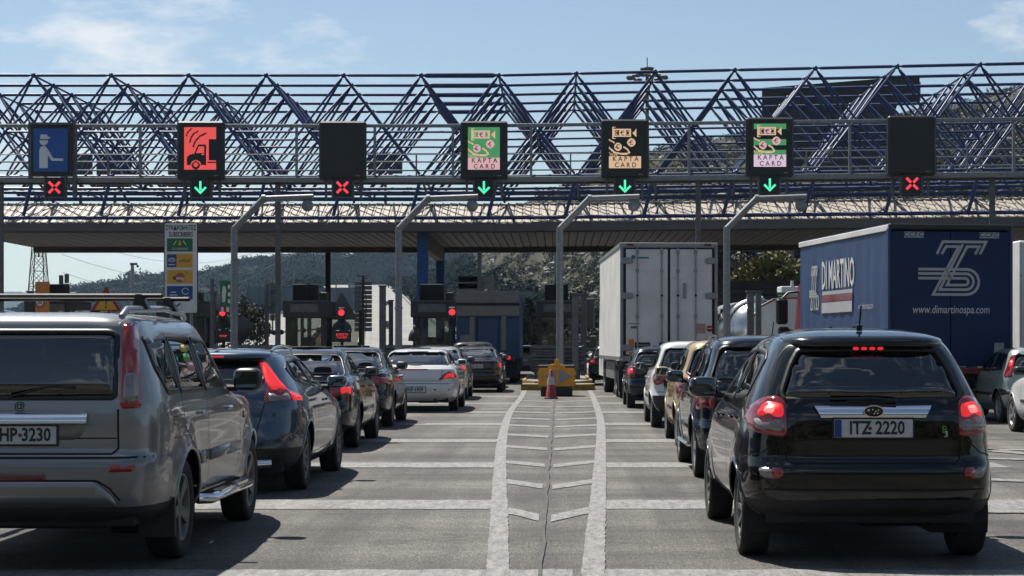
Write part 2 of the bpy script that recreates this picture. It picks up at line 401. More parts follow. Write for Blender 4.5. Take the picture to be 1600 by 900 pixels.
# asphalt: grey aggregate, patches, tyre-darkened wheel paths and fine cracks
def wheel_wear(n, l, tc, src, amount):
    """Darkens a strip of oil drips along each lane's middle and two fainter tyre tracks, broken up by noise."""
    sp = n.new('ShaderNodeSeparateXYZ'); l.new(tc.outputs['Object'], sp.inputs[0])
    def mth(op, a, b=None):
        q = n.new('ShaderNodeMath'); q.operation = op
        for k, v in enumerate((a, b)):
            if v is None: continue
            if isinstance(v, (int, float)): q.inputs[k].default_value = v
            else: l.new(v, q.inputs[k])
        return q.outputs[0]
    fx = mth('SUBTRACT', mth('MODULO', mth('ADD', sp.outputs['X'], 2.9 + 5.65 * 10.5), 5.65), 5.65 / 2); ab = mth('ABSOLUTE', fx)
    def band(c, w):
        r = n.new('ShaderNodeMapRange'); r.interpolation_type = 'SMOOTHSTEP'; r.inputs[1].default_value = 0; r.inputs[2].default_value = w; r.inputs[3].default_value = 1; r.inputs[4].default_value = 0
        l.new(mth('ABSOLUTE', mth('SUBTRACT', ab, c)), r.inputs[0]); return r.outputs[0]
    t = n.new('ShaderNodeTexNoise'); t.inputs['Scale'].default_value = 1; t.inputs['Detail'].default_value = 7; t.inputs['Roughness'].default_value = .75
    mp = n.new('ShaderNodeMapping'); mp.inputs['Scale'].default_value = (2.2, .5, 1); l.new(tc.outputs['Object'], mp.inputs[0]); l.new(mp.outputs[0], t.inputs['Vector'])
    nr = n.new('ShaderNodeMapRange'); nr.inputs[1].default_value = .38; nr.inputs[2].default_value = .62; l.new(t.outputs['Fac'], nr.inputs[0])
    f = mth('MULTIPLY', mth('MULTIPLY', mth('ADD', band(0, .45), mth('MULTIPLY', band(.78, .35), .7)), nr.outputs[0]), amount)
    x = n.new('ShaderNodeMixRGB'); x.inputs[2].default_value = (.022, .021, .020, 1); l.new(f, x.inputs[0]); l.new(src, x.inputs[1]); return x.outputs[0]
def asphalt(name, base, streak=True):
    m = bpy.data.materials.new(name); m.use_nodes = True
    n, l = m.node_tree.nodes, m.node_tree.links; b = n['Principled BSDF']
    tc = n.new('ShaderNodeTexCoord')
    def nz(sc, det, ro=0.6, an=None):
        t = n.new('ShaderNodeTexNoise'); t.inputs['Scale'].default_value = sc; t.inputs['Detail'].default_value = det; t.inputs['Roughness'].default_value = ro
        s = tc.outputs['Object']
        if an:
            mp = n.new('ShaderNodeMapping'); mp.inputs['Scale'].default_value = an; l.new(s, mp.inputs[0]); s = mp.outputs[0]
        l.new(s, t.inputs['Vector']); return t.outputs['Fac']
    def ramp(src, p0, c0, p1, c1):
        r = n.new('ShaderNodeValToRGB'); r.color_ramp.elements[0].position = p0; r.color_ramp.elements[1].position = p1
        r.color_ramp.elements[0].color = (*c0, 1); r.color_ramp.elements[1].color = (*c1, 1); l.new(src, r.inputs[0]); return r.outputs[0]
    def mul(a, c, f):
        x = n.new('ShaderNodeMixRGB'); x.blend_type = 'MULTIPLY'; x.inputs[0].default_value = f; l.new(a, x.inputs[1]); l.new(c, x.inputs[2]); return x.outputs[0]
    g = ramp(nz(1, 3, 0.9, (62, 20, 30)), 0.34, tuple(c * 0.18 for c in base), 0.64, tuple(c * 2.0 for c in base))
    g = mul(g, ramp(nz(1, 2, 0.8, (26, 8, 20)), 0.35, (.72, .72, .72), 0.6, (1.1, 1.1, 1.1)), .9)
    g = mul(g, ramp(nz(0.5, 6, 0.6), 0.32, (0.72, 0.72, 0.73), 0.66, (1.0, 0.99, 0.97)), 1.0)
    g = mul(g, ramp(nz(1, 5, 0.62, (.14, .85, 1)), 0.38, (.58, .57, .56), 0.60, (1.12, 1.11, 1.09)), 1.0)
    g = mul(g, ramp(nz(1, 4, 0.7, (1.1, .35, 1)), 0.30, (.62, .61, .60), 0.42, (1, 1, 1)), .8)
    g = mul(g, ramp(nz(7, 5, 0.7), 0.35, (0.80, 0.80, 0.81), 0.6, (1, 1, 1)), 0.8)
    if streak: g = mul(g, ramp(nz(1.0, 5, 0.6, (1.6, 0.045, 1)), 0.36, (0.52, 0.52, 0.53), 0.6, (1, 1, 1)), 0.95)
    v = n.new('ShaderNodeTexVoronoi'); v.feature = 'DISTANCE_TO_EDGE'; v.inputs['Scale'].default_value = 0.22; v.inputs['Randomness'].default_value = 1.0
    dn = n.new('ShaderNodeTexNoise'); dn.inputs['Scale'].default_value = 1.3; dn.inputs['Detail'].default_value = 5
    l.new(tc.outputs['Object'], dn.inputs['Vector'])
    ad = n.new('ShaderNodeMixRGB'); ad.blend_type = 'ADD'; ad.inputs[0].default_value = 0.9; l.new(tc.outputs['Object'], ad.inputs[1]); l.new(dn.outputs['Color'], ad.inputs[2]); l.new(ad.outputs[0], v.inputs['Vector'])
    g = mul(g, ramp(v.outputs['Distance'], 0.0015, (0.35, 0.35, 0.35), 0.006, (1, 1, 1)), 0.6)
    if streak: g = wheel_wear(n, l, tc, g, .62)
    l.new(g, b.inputs['Base Color']); b.inputs['Roughness'].default_value = 0.82; b.inputs['Specular IOR Level'].default_value = 0.35
    bp = n.new('ShaderNodeBump'); bp.inputs['Strength'].default_value = 0.55; bp.inputs['Distance'].default_value = 0.012
    l.new(nz(110, 3, 0.7), bp.inputs['Height']); l.new(bp.outputs[0], b.inputs['Normal'])
    return m
M_ASPH = asphalt('worn asphalt', (0.120, 0.114, 0.105))
M_ASPH2 = asphalt('pale concrete road', (0.25, 0.245, 0.232), False)

def road_paint():
    m = bpy.data.materials.new('worn road paint'); m.use_nodes = True
    n, l = m.node_tree.nodes, m.node_tree.links; b = n['Principled BSDF']
    tc = n.new('ShaderNodeTexCoord')
    cols = []
    t = n.new('ShaderNodeTexNoise'); t.inputs['Scale'].default_value = 1; t.inputs['Detail'].default_value = 10; t.inputs['Roughness'].default_value = 0.8
    pm = n.new('ShaderNodeMapping'); pm.inputs['Scale'].default_value = (14, 3.2, 1); l.new(tc.outputs['Object'], pm.inputs[0]); l.new(pm.outputs[0], t.inputs['Vector'])
    r = n.new('ShaderNodeValToRGB'); r.color_ramp.elements[0].position = 0.38; r.color_ramp.elements[1].position = 0.62
    r.color_ramp.elements[0].color = (0.095, 0.092, 0.087, 1); r.color_ramp.elements[1].color = (0.235, 0.232, 0.222, 1)
    l.new(t.outputs['Fac'], r.inputs[0])
    t2 = n.new('ShaderNodeTexNoise'); t2.inputs['Scale'].default_value = 90; t2.inputs['Detail'].default_value = 2; l.new(tc.outputs['Object'], t2.inputs['Vector'])
    r2 = n.new('ShaderNodeValToRGB'); r2.color_ramp.elements[0].position = 0.3; r2.color_ramp.elements[1].position = 0.55; r2.color_ramp.elements[0].color = (0.6, 0.6, 0.6, 1)
    l.new(t2.outputs['Fac'], r2.inputs[0])
    x = n.new('ShaderNodeMixRGB'); x.blend_type = 'MULTIPLY'; x.inputs[0].default_value = 0.8; l.new(r.outputs[0], x.inputs[1]); l.new(r2.outputs[0], x.inputs[2])
    l.new(wheel_wear(n, l, tc, x.outputs[0], .5), b.inputs['Base Color']); b.inputs['Roughness'].default_value = 0.75
    t3 = n.new('ShaderNodeTexNoise'); t3.inputs['Scale'].default_value = 1; t3.inputs['Detail'].default_value = 6; t3.inputs['Roughness'].default_value = .85
    p3 = n.new('ShaderNodeMapping'); p3.inputs['Scale'].default_value = (20, 6, 1); l.new(tc.outputs['Object'], p3.inputs[0]); l.new(p3.outputs[0], t3.inputs['Vector'])
    r3 = n.new('ShaderNodeValToRGB'); r3.color_ramp.elements[0].position = .33; r3.color_ramp.elements[1].position = .43; l.new(t3.outputs['Fac'], r3.inputs[0]); l.new(r3.outputs[0], b.inputs['Alpha'])
    return m
M_RPAINT = road_paint()
M_TAR = mat('tar joint', (0.02, 0.02, 0.021), 0.7, var=0.4, vscale=3, dark=(0.08, 0.078, 0.072))

road = tagit(one('road', M_ASPH, None, lambda b: b.add([(-70, -40, 0), (70, -40, 0), (70, 118, 0), (-70, 118, 0)], [(0, 1, 2, 3)]), fix=False), kind='structure')
one('far_pavement', M_ASPH2, road, lambda b: b.add([(-75, 118, 0.001), (75, 118, 0.001), (60, 178, 0.06), (-60, 178, 0.06)], [(0, 1, 2, 3)]), fix=False)
MZ = 0.005
def flat(name, quad, m=M_RPAINT, z=MZ):
    """A painted bar whose two long edges are slightly ragged."""
    (ax, ay), (bx, by), (cx, cy), (dx, dy) = quad; n = max(2, int(math.hypot(bx - ax, by - ay) / .11)); v = []
    for i in range(n + 1):
        t = i / n; j0, j1 = (noise.noise(Vector((ax + t * 7 * (bx - ax), ay * 3, 0))) * .035 + random.uniform(-.018, .018) for _ in (0, 1))
        v += [(ax + (bx - ax) * t, ay + (by - ay) * t + j0, z), (dx + (cx - dx) * t, dy + (cy - dy) * t + j1 * 1.1, z)]
    return one(name, m, road, lambda b: b.add(v, [(2 * i, 2 * i + 2, 2 * i + 3, 2 * i + 1) for i in range(n)]), fix=False)
# the two edge lines that close in on the island nose
eL = [(9.0, -.315), (11.36, -.388), (16.7, -.565), (22.3, -.742), (26.8, -.867), (33.5, -1.01), (40.3, -1.084), (50.5, -1.05), (57.5, -1.12)]
eR = [(9.0, .155), (11.36, .219), (16.7, .376), (22.3, .527), (26.8, .643), (33.5, .811), (40.3, .894), (50.5, .982), (57.5, 1.02)]
for tab in (eL, eR):
    NE = 400; Yd = np.linspace(tab[0][0], tab[-1][0], NE); Xd = np.interp(Yd, [t[0] for t in tab], [t[1] for t in tab])
    Xd = np.convolve(np.pad(Xd, 30, 'edge'), np.ones(61) / 61, 'valid')
    def mk(b):
        v = [(x - .075 + random.uniform(-.006, .006), y, MZ + .004) for x, y in zip(Xd, Yd)] + [(x + .075 + random.uniform(-.006, .006), y, MZ + .004) for x, y in zip(Xd, Yd)]
        b.add(v, [(i, i + NE, i + NE + 1, i + 1) for i in range(NE - 1)])
    one('edge_line', M_RPAINT, road, mk, fix=False)
JX = -0.115
def xl(Y): return np.interp(Y, [t[0] for t in eL], [t[1] for t in eL])
def xr(Y): return np.interp(Y, [t[0] for t in eR], [t[1] for t in eR])
for Y, w in ((15.7, .58), (19.0, .58), (22.2, .58), (25.6, .58), (29.0, .6), (32.5, .6), (35.6, .6), (39.0, .6), (42.7, .6), (46.9, .6)):
    for s in (-1, 1):
        xo = float(xl(Y) + .08) if s < 0 else float(xr(Y) - .08); xi = JX + s * .05
        sk = 0.55 if s < 0 else 0.62
        q = [(xo, Y + .12), (xi, Y - sk), (xi, Y - sk - w), (xo, Y + .12 - w)]
        flat('chevron_bar', q if s < 0 else q[::-1], z=MZ + .002)
for Y, w in ((10.45, .95), (15.65, .92), (21.0, .90), (26.55, .90), (32.3, .90), (38.2, .9), (44.2, .9), (50.3, .9), (56.6, .7)):
    flat('transverse_line', [(-9.0, Y), (float(xl(Y)) - .08, Y), (float(xl(Y)) - .08, Y + w), (-9.0, Y + w)])
    x0 = float(xr(Y)) + .08
    flat('transverse_line', [(x0, Y), (5.4, Y), (5.4, Y + w), (x0, Y + w)])
flat('transverse_line', [(-.30, 10.45), (.08, 10.45), (.09, 11.40), (-.32, 11.40)])
# hatching in the lane to the right of the dark hatchback
for (xa, ya), (xb, yb) in (((3.6, 23.4), (9.5, 21.0)), ((5.2, 26.2), (6.9, 22.2)), ((4.0, 19.4), (8.5, 17.0)), ((4.0, 24.6), (9.5, 24.4)), ((3.5, 15.4), (9, 15.3))):
    d = Vector((xb - xa, yb - ya)).normalized(); nn = Vector((-d.y, d.x)) * .16
    flat('hatch_line', [(xa - nn.x, ya - nn.y), (xb - nn.x, yb - nn.y), (xb + nn.x, yb + nn.y), (xa + nn.x, ya + nn.y)], z=MZ + .006)
# tarred expansion joint, slightly wandering
jy = np.linspace(8, 57, 120); jx = JX + np.array([noise.noise(Vector((y * .9, 0, 0))) * .022 + noise.noise(Vector((y * 4, 0, 5))) * .010 for y in jy])
def mk(b):
    v = []
    for x, y in zip(jx, jy):
        w = .011 + .008 * abs(noise.noise(Vector((y * 6, 1, 2)))); v += [(x - w, y, MZ + .009), (x + w, y, MZ + .009)]
    b.add(v, [(2 * i, 2 * i + 1, 2 * i + 3, 2 * i + 2) for i in range(len(jy) - 1)])
one('expansion_joint', M_TAR, road, mk, fix=False)
def mk(b):
    for k in range(5): b.box((1.93 + k * .055, 21.5, .012), (.035, .42, .012))
one('drain_grate', M_GALVD, road, mk)

# motorway climbing away beyond the plaza
M_BARW = mat('concrete barrier', (0.42, 0.42, 0.41), 0.8, var=0.2, vscale=0.4)
def strip(name, off, half, m, dz, kind=None, parent=None, y0=150, y1=1420, n=70):
    Y = np.linspace(y0, y1, n); X = road_x(Y) + off; Z = road_z(Y) + dz
    v = [(x - half, y, z) for x, y, z in zip(X, Y, Z)] + [(x + half, y, z) for x, y, z in zip(X, Y, Z)]
    o = one(name, m, parent, lambda b: b.add(v, [(i, i + n, i + n + 1, i + 1) for i in range(n - 1)]), fix=False)
    return tagit(o, kind=kind)
mway = strip('motorway', 0, 7.2, M_ASPH2, .30, 'structure')
mway2 = strip('motorway', -23, 6.5, M_ASPH2, .30, 'structure')
for off, p in ((-6.3, mway), (-2.4, mway), (6.2, mway), (-28.6, mway2), (-17.5, mway2)):
    strip('lane_line', off, .16, M_RPAINT, .34, None, p)
def barrier(name, off, h, th, label, y0=170):
    Y = np.linspace(y0, 1400, 60); X = road_x(Y) + off; Z = road_z(Y)
    def mk(b):
        v = []
        for x, y, z in zip(X, Y, Z): v += [(x - th, y, z - .5), (x - th, y, z + h), (x + th, y, z + h), (x + th, y, z - .5)]
        b.add(v, [(4 * i + a, 4 * i + a + 1, 4 * i + a + 5, 4 * i + a + 4) for i in range(59) for a in range(3)])
    return tagit(one(name, M_BARW, None, mk), label, 'barrier')
barrier('concrete_barrier', 7.6, 1.1, .25, 'pale barrier along the right edge of the climbing motorway', 255)
barrier('concrete_barrier', -8.0, 0.95, .2, 'pale barrier left of the carriageway with the dark cars', 255)
barrier('concrete_barrier', -16.0, 0.95, .2, 'pale barrier bordering the second carriageway on its right side', 255)

# ---------------------------------------------------------------- vegetation masses on the hills
def tri_clumps(name, centres, radii, ntri, size, m, flat_z=0.75, seed=1, kind='stuff', label=None, cat=None):
    """Every clump is a cloud of small leaf-like triangles."""
    rs = np.random.RandomState(seed); c = np.repeat(np.asarray(centres, float), ntri, 0); r = np.repeat(np.asarray(radii, float), ntri)
    n = len(c); d = rs.normal(size=(n, 3)); d /= np.linalg.norm(d, axis=1)[:, None]; rad = rs.uniform(0.45, 1.0, n) ** 0.6
    lob = 1 + 0.22 * np.sin(d[:, 0] * 5 + r * 7) * np.cos(d[:, 1] * 4 + r * 3)
    p = c + d * (r * rad * lob)[:, None] * np.array([1, 1, flat_z]); sz = r * size
    a = rs.normal(size=(n, 3)); b = rs.normal(size=(n, 3)); a -= d * (a * d).sum(1)[:, None] * .6; b -= d * (b * d).sum(1)[:, None] * .6
    a /= np.linalg.norm(a, axis=1)[:, None]; b /= np.linalg.norm(b, axis=1)[:, None]
    V = np.empty((n * 3, 3)); V[0::3] = p - a * sz[:, None] * .6; V[1::3] = p + a * sz[:, None] * .6; V[2::3] = p + b * sz[:, None]
    me = bpy.data.meshes.new(name); me.vertices.add(n * 3); me.vertices.foreach_set('co', V.ravel())
    me.loops.add(n * 3); me.polygons.add(n); me.loops.foreach_set('vertex_index', np.arange(n * 3, dtype=np.int32))
    me.polygons.foreach_set('loop_start', np.arange(0, n * 3, 3, dtype=np.int32)); me.polygons.foreach_set('loop_total', np.full(n, 3, np.int32))
    me.materials.append(m); me.update(); me.validate()
    return tagit(link(name, me), label, cat, kind=kind)
M_SCRUB = mat('scrub leaves', (0.115, 0.110, 0.072), 0.8, var=0.65, vscale=0.05, dark=(0.036, 0.040, 0.024), detail=6, spec=.1)
M_FOREST = mat('pine forest', (0.020, 0.034, 0.024), 1.0, spec=.02, var=0.5, vscale=0.02)
rs = np.random.RandomState(3)
def scatter(n, u0, u1, y0, y1, keep):
    out = []
    while len(out) < n:
        Y = y0 * (y1 / y0) ** rs.uniform(); u = rs.uniform(u0, u1); X = u * Y
        if not keep(X, Y): continue
        out.append((X, Y, float(terrain_z(X, Y))))
    return np.array(out)
def off_road(X, Y): return abs(X - (road_x(Y) - 11)) > 30
sc = scatter(13000, -0.10, 0.31, 215, 740, lambda X, Y: off_road(X, Y) and terrain_z(X, Y) > 2.0 and noise.noise(Vector((X * .025, Y * .025, 9))) > -.6)
rr = rs.uniform(0.5, 1.7, len(sc)) * (1 + .6 * (rs.rand(len(sc)) > .9)); sc[:, 2] += rr * .35
tagit(tri_clumps('hillside_scrub', sc, rr, 56, .32, M_SCRUB, seed=5), 'low grey green bushes dotted over the rocky hillside', 'scrub')
fo = scatter(7500, -0.36, -0.03, 760, 1830, lambda X, Y: (Y > 1425 or abs(X - (road_x(Y) - 11)) > 22) and X / Y < -.05)
rr = rs.uniform(4.0, 7.0, len(fo)); fo[:, 2] += rr * .1
tagit(tri_clumps('ridge_forest', fo, rr, 64, .34, M_FOREST, seed=6), 'dark wooded ridge stretching behind the left toll lanes', 'forest')
fo2 = scatter(2600, -0.33, -0.06, 190, 900, lambda X, Y: off_road(X, Y) and noise.noise(Vector((X * .02, Y * .02, 2))) > 0.0)
rr = rs.uniform(1.5, 3.4, len(fo2)); fo2[:, 2] += rr * .35
tagit(tri_clumps('roadside_bushes', fo2, rr, 55, .42, M_SCRUB, seed=8), 'bushes filling the verges between plaza and climbing motorway', 'bushes')
vg = []
for _ in range(4800):
    Y = 240 * (1420 / 240) ** rs.uniform(); d = rs.uniform(23, 90) * rs.choice([-1, 1]); X = float(road_x(Y)) - 11 + (d if d < 0 else 23 + (d - 23) * .33)
    if (d < 0 or Y > 620 or rs.rand() > .6) and (abs(d) > 40 or rs.rand() > .3): vg.append((X, Y, float(terrain_z(X, Y))))
for _ in range(700):
    Y = rs.uniform(1370, 1640); X = float(road_x(Y)) - 11 + rs.uniform(-90, 90); vg.append((X, Y, float(terrain_z(X, Y))))
vg = np.array(vg); rr = rs.uniform(1.6, 3.4, len(vg)) * (vg[:, 1] / 500) ** .45; vg[:, 2] += rr * .35
tagit(tri_clumps('motorway_verge', vg, rr, 45, .5, M_FOREST, seed=9), 'dark trees lining the climbing motorway', 'trees')
# pale boulders between the bushes
M_ROCK = mat('limestone boulders', (0.42, 0.40, 0.36), 0.9, var=0.4, vscale=0.3)
rk = scatter(4200, -0.10, 0.31, 230, 700, lambda X, Y: off_road(X, Y) and terrain_z(X, Y) > 4.0 and noise.noise(Vector((X * .03, Y * .03, 4))) > -.3)
bmr = bmesh.new(); bmesh.ops.create_icosphere(bmr, subdivisions=1, radius=1)
bv = np.array([v.co for v in bmr.verts]); bf = np.array([[v.index for v in f.verts] for f in bmr.faces]); bmr.free()
V = []; F = []
for i, p in enumerate(rk):
    s = rs.uniform(.25, 1.25); q = bv * (1 + rs.uniform(-.3, .3, (len(bv), 1))) * s * np.array([1.3, 1, .7]); V.append(q + p); F.append(bf + i * len(bv))
tagit(link('boulders', mesh_from('boulders', np.concatenate(V), np.concatenate(F), M_ROCK)), 'pale limestone boulders scattered across the right hillside', 'rocks', kind='stuff')

bk = np.array([(x, y, float(terrain_z(x, y)) + .8) for x, y in zip(rs.uniform(-140, 140, 700), rs.uniform(-150, -52, 700))]); rr = rs.uniform(1.2, 3.6, len(bk))  # unseen bushes covering the bank added behind the camera
tagit(tri_clumps('added_bank_bushes', bk, rr, 40, .5, M_SCRUB, seed=11), 'unseen bushes on the bank added behind the camera to darken reflections', 'bushes')

# ================================================================ TOLL CANOPY
def bend(X): return max(0.0, X + 3.0) * -0.145        # the plaza front comes forward towards the right
CY = 83.0
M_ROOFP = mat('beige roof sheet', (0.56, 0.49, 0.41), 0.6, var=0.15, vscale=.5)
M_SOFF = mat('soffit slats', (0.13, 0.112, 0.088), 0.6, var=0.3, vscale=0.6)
M_FASC = mat('grey fascia', (0.165, 0.16, 0.15), 0.55, var=0.2, vscale=0.5)
canopy = thing('toll_canopy', 'wide toll plaza canopy with blue space frame above a beige sheet roof', 'canopy', (0, CY, 0))
def ribbed(b, x0, x1, y0, z0, y1, z1, th):
    """One folded roof sheet with a raised rib on its edge, running from front to back."""
    w = x1 - x0; v = []; prof = [(0, 0), (.03, .0), (.045, .035), (.085, .035), (.10, 0), (1 * w, 0)]
    for yy, zz in ((y0, z0), (y1, z1)):
        v += [(x0 + px, yy, zz + pz) for px, pz in prof]
        v += [(x0 + px, yy, zz - th) for px, pz in (prof[0], prof[-1])]
    n = len(prof) + 2
    f = [(i, i + 1, n + i + 1, n + i) for i in range(len(prof) - 1)] + [(n - 2, n - 1, 2 * n - 1, 2 * n - 2)]
    f += [tuple(list(range(len(prof))) + [n - 1, n - 2]), tuple([n + i for i in range(len(prof))] + [2 * n - 1, 2 * n - 2])[::-1]]
    b.add(v, f)
PW = 0.40
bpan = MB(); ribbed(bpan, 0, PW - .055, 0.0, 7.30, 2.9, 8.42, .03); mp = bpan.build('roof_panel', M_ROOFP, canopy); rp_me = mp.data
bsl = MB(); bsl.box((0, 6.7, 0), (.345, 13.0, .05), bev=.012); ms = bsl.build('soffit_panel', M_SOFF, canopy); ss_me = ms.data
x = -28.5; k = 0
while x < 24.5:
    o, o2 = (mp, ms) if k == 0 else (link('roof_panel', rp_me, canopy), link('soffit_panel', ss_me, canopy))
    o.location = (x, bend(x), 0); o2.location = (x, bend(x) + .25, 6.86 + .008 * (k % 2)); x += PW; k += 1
def seg(name, m, y, z, dy, dz, parent=canopy, xs=(-28.6, -3.0, 24.6), bev=.02):
    for a, c in zip(xs[:-1], xs[1:]):
        ya, yc = bend(a), bend(c); L = math.hypot(c - a, yc - ya)
        one(name, m, parent, lambda b: b.box(((a + c) / 2, (ya + yc) / 2 + y, z), (L, dy, dz), rz=math.atan2(yc - ya, c - a), bev=bev))
seg('rib_shade_sheet', M_MATTE, 1.45, 7.77, 3.1, .04) if False else None
for a_, c_ in ((-28.6, -3.0), (-3.0, 24.6)): one('rib_shade_sheet', M_MATTE, canopy, lambda b: b.add([(a_, bend(a_) + .02, 7.265), (c_, bend(c_) + .02, 7.265), (c_, bend(c_) + 2.9, 8.385), (a_, bend(a_) + 2.9, 8.385)], [(0, 1, 2, 3)]), fix=False)  # matte black sheet showing in the panel gaps imitates shade beside the ribs
seg('fascia', M_FASC, 0.05, 7.06, .12, .40)
seg('fascia', M_FASC, 13.4, 7.06, .12, .42)
seg('roof_deck', M_FASC, 8.1, 7.75, 10.4, .10)
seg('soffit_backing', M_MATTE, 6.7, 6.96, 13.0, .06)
seg('rear_beam', M_SOFF, 13.0, 6.72, .35, .34)
# columns with cross heads
for cx, cy, w, m in ((-6.5, 1.2, .50, M_BLUEC), (-6.45, 13.0, .46, M_BLUEC), (-12.6, 13.2, .27, M_MATTE), (16.2, 1.2, .5, M_BLUEC)):
    yb = bend(cx)
    one('column', m, canopy, lambda b: b.box((cx, cy + yb, 3.45), (w, w, 6.9), bev=.03))
one('cross_beam', M_SOFF, canopy, lambda b: b.box((-6.47, 7.1, 6.45), (.4, 11.4, .7)))

# --- the space frame: three layers of tubes joined at ball nodes
PX, PY_ = 3.655, 3.22
ZT, ZM, ZB = 14.22, 11.75, 9.45
ni0, ni1 = -8, 6
X0 = (537 - 873) * CY / 2750
def NT(i, j): x = X0 + (i + 3) * PX; return Vector((x, bend(x) + j * PY_, ZT))
def NM(i, j): x = X0 + (i + 3.5) * PX; return Vector((x, bend(x) + (j + .5) * PY_, ZM))
def NB(i, j): x = X0 + (i + 3) * PX; return Vector((x, bend(x) + j * PY_, ZB))
members = []     # (priority, p0, p1, radius)
for j in range(5):
    for i in range(ni0, ni1 + 1):
        if i < ni1: members.append((0, NT(i, j), NT(i + 1, j), .125 if i == -2 else .075)); members.append((6, NB(i, j), NB(i + 1, j), .075))
        if j < 4:
            members.append((1, NT(i, j), NT(i, j + 1), .05)); members.append((7, NB(i, j), NB(i, j + 1), .05))
            if i < ni1:
                for a, c in ((0, 0), (1, 0), (0, 1), (1, 1)):
                    members.append((2 + .1 * j + (.05 if c else 0), NT(i + a, j + c), NM(i, j), .058)); members.append((3 + .1 * j + (.05 if c else 0), NM(i, j), NB(i + a, j + c), .056))
                if i < ni1 - 1: members.append((4, NM(i, j), NM(i + 1, j), .055))
                if j < 3: members.append((5, NM(i, j), NM(i, j + 1), .05))
for j in range(5):
    for i in range(ni0, ni1 + 1):
        for q in (-1, 1):
            if ni0 <= i + q <= ni1: members.append((2.02 + .1 * j, NT(i, j), NB(i + q, j), .052))
members.sort(key=lambda t: t[0])
frame_o = canopy; bj = None
for j in range(5):
    for i in range(ni0, ni1 + 1):
        for P in [NT(i, j), NB(i, j)] + ([NM(i, j)] if j < 4 and i < ni1 else []):
            if bj is None: bj = one('ball_joint', M_BLUE, canopy, lambda b: b.lathe([(.001, -.13), (.09, -.09), (.13, 0), (.09, .09), (.001, .13)], n=8)); o = bj
            else: o = link('ball_joint', bj.data, canopy)
            o.location = P
ub = MB(); ub.lathe([(.35, .0), (.45, .03), (1, .075), (1, .925), (.45, .97), (.35, 1.0)], n=8); u0 = ub.build('tube', M_BLUE, frame_o); u_me = u0.data
rest_v, rest_f, rest_s = [], [], MB()
for k, (pr, a, c, r) in enumerate(members):
    d = c - a
    if k < 298:
        o = u0 if k == 0 else link('tube', u_me, frame_o)
        o.location = a; o.rotation_euler = d.to_track_quat('Z', 'Y').to_euler(); o.scale = (r, r, d.length)
    else: rest_s.tube(a, c, r, n=6, cap=False)
tagit(rest_s.build('inner_tubes', M_BLUE, frame_o, fix=False), kind='stuff')
# legs that carry the frame on the canopy edge, and the two blue rails along the roof sheet
for i in range(ni0, ni1 + 1):
    P = NB(i, 0)
    one('frame_leg', M_BLUE, canopy, lambda b: (b.tube(P, (P.x - .55, P.y + .1, 7.42), .085, 8), b.tube((P.x, P.y + .1, ZB), (P.x + .2, P.y + 2.6, 8.45), .06, 8)))
    one('frame_bracket', M_GALV, canopy, lambda b: b.box((P.x - .2, P.y - .1, ZB - .1), (.5, .2, .16)))
for nm, yy, zz, rr_ in (('roof_rail', -.06, 7.50, .09), ('roof_rail', 2.85, 8.62, .10), ('roof_rail', 2.9, 8.95, .08)):
    one(nm, M_BLUE, canopy, lambda b: b.pipe([(-28.6, yy, zz), (-3, yy, zz), (24.6, bend(24.6) + yy, zz)], rr_, 8))

# grey backs of the signs that face the other way
for k, (px, w, h, z) in enumerate(((-24.6, 1.9, 2.0, 11.2), (-20.6, 2.0, 2.0, 11.2), (-9.6, 1.9, 1.2, 11.6), (-26.5, 1.4, 1.7, 11.3))):
    t = thing('reverse_sign', ['grey sign back behind the frame left of the officer sign', 'tall grey sign back seen between officer sign and truck sign', 'grey sign back right of the dark left display', 'narrow grey sign back at the far left behind the frame'][k], 'sign', (px, CY + 14.4, z))
    one('panel', M_GREY, t, lambda b: b.box((0, 0, 0), (w, .25, h), bev=.04)); one('post', M_GALVD, t, lambda b: b.box((0, .2, -1.9), (.14, .14, 3.8)))

# ================================================================ SIGN GANTRY
GY = 70.6
def gb(X): return max(0.0, X + 3.0) * -0.10
gantry = thing('sign_gantry', 'grey steel sign gantry with catwalk railing crossing in front of the canopy', 'gantry', (0, GY, 0))
def gseg(name, m, y, z, dy, dz, xs=(-24.0, -3.0, 19.6)):
    for a, c in zip(xs[:-1], xs[1:]):
        L = math.hypot(c - a, gb(c) - gb(a))
        one(name, m, gantry, lambda b: b.box(((a + c) / 2, (gb(a) + gb(c)) / 2 + y, z), (L, dy, dz), rz=math.atan2(gb(c) - gb(a), c - a), bev=.01))
gseg('top_beam', M_GALV, 0, 10.29, .14, .13); gseg('bottom_beam', M_GALV, 0, 8.13, .2, .20)
gseg('bottom_beam', M_GALVD, 1.0, 8.13, .16, .22); gseg('walkway', M_GALVD, .5, 8.2, .8, .05)
gseg('guard_rail', M_GALV, 1.02, 8.95, .06, .06); gseg('guard_rail', M_GALV, 1.02, 8.60, .06, .06)
gseg('guard_rail', M_GALV, 1.02, 9.25, .04, .04)
for gx in np.arange(-23.1, 19.5, 3.135): one('upright', M_GALV, gantry, lambda b: b.box((gx + .05, gb(gx), 9.24), (.10, .10, 1.95)))
for gx in np.arange(-24.0, 19.5, 3.135): one('stanchion', M_GALV, gantry, lambda b: b.box((gx - .6, gb(gx) + 1.02, 8.75), (.06, .06, 1.0)))
for gx in (-22.45, -11.3, 5.55, 16.95): one('post', M_GALVD, gantry, lambda b: b.box((gx, gb(gx) + .25, 4.0), (.20, .20, 8.0), bev=.02))

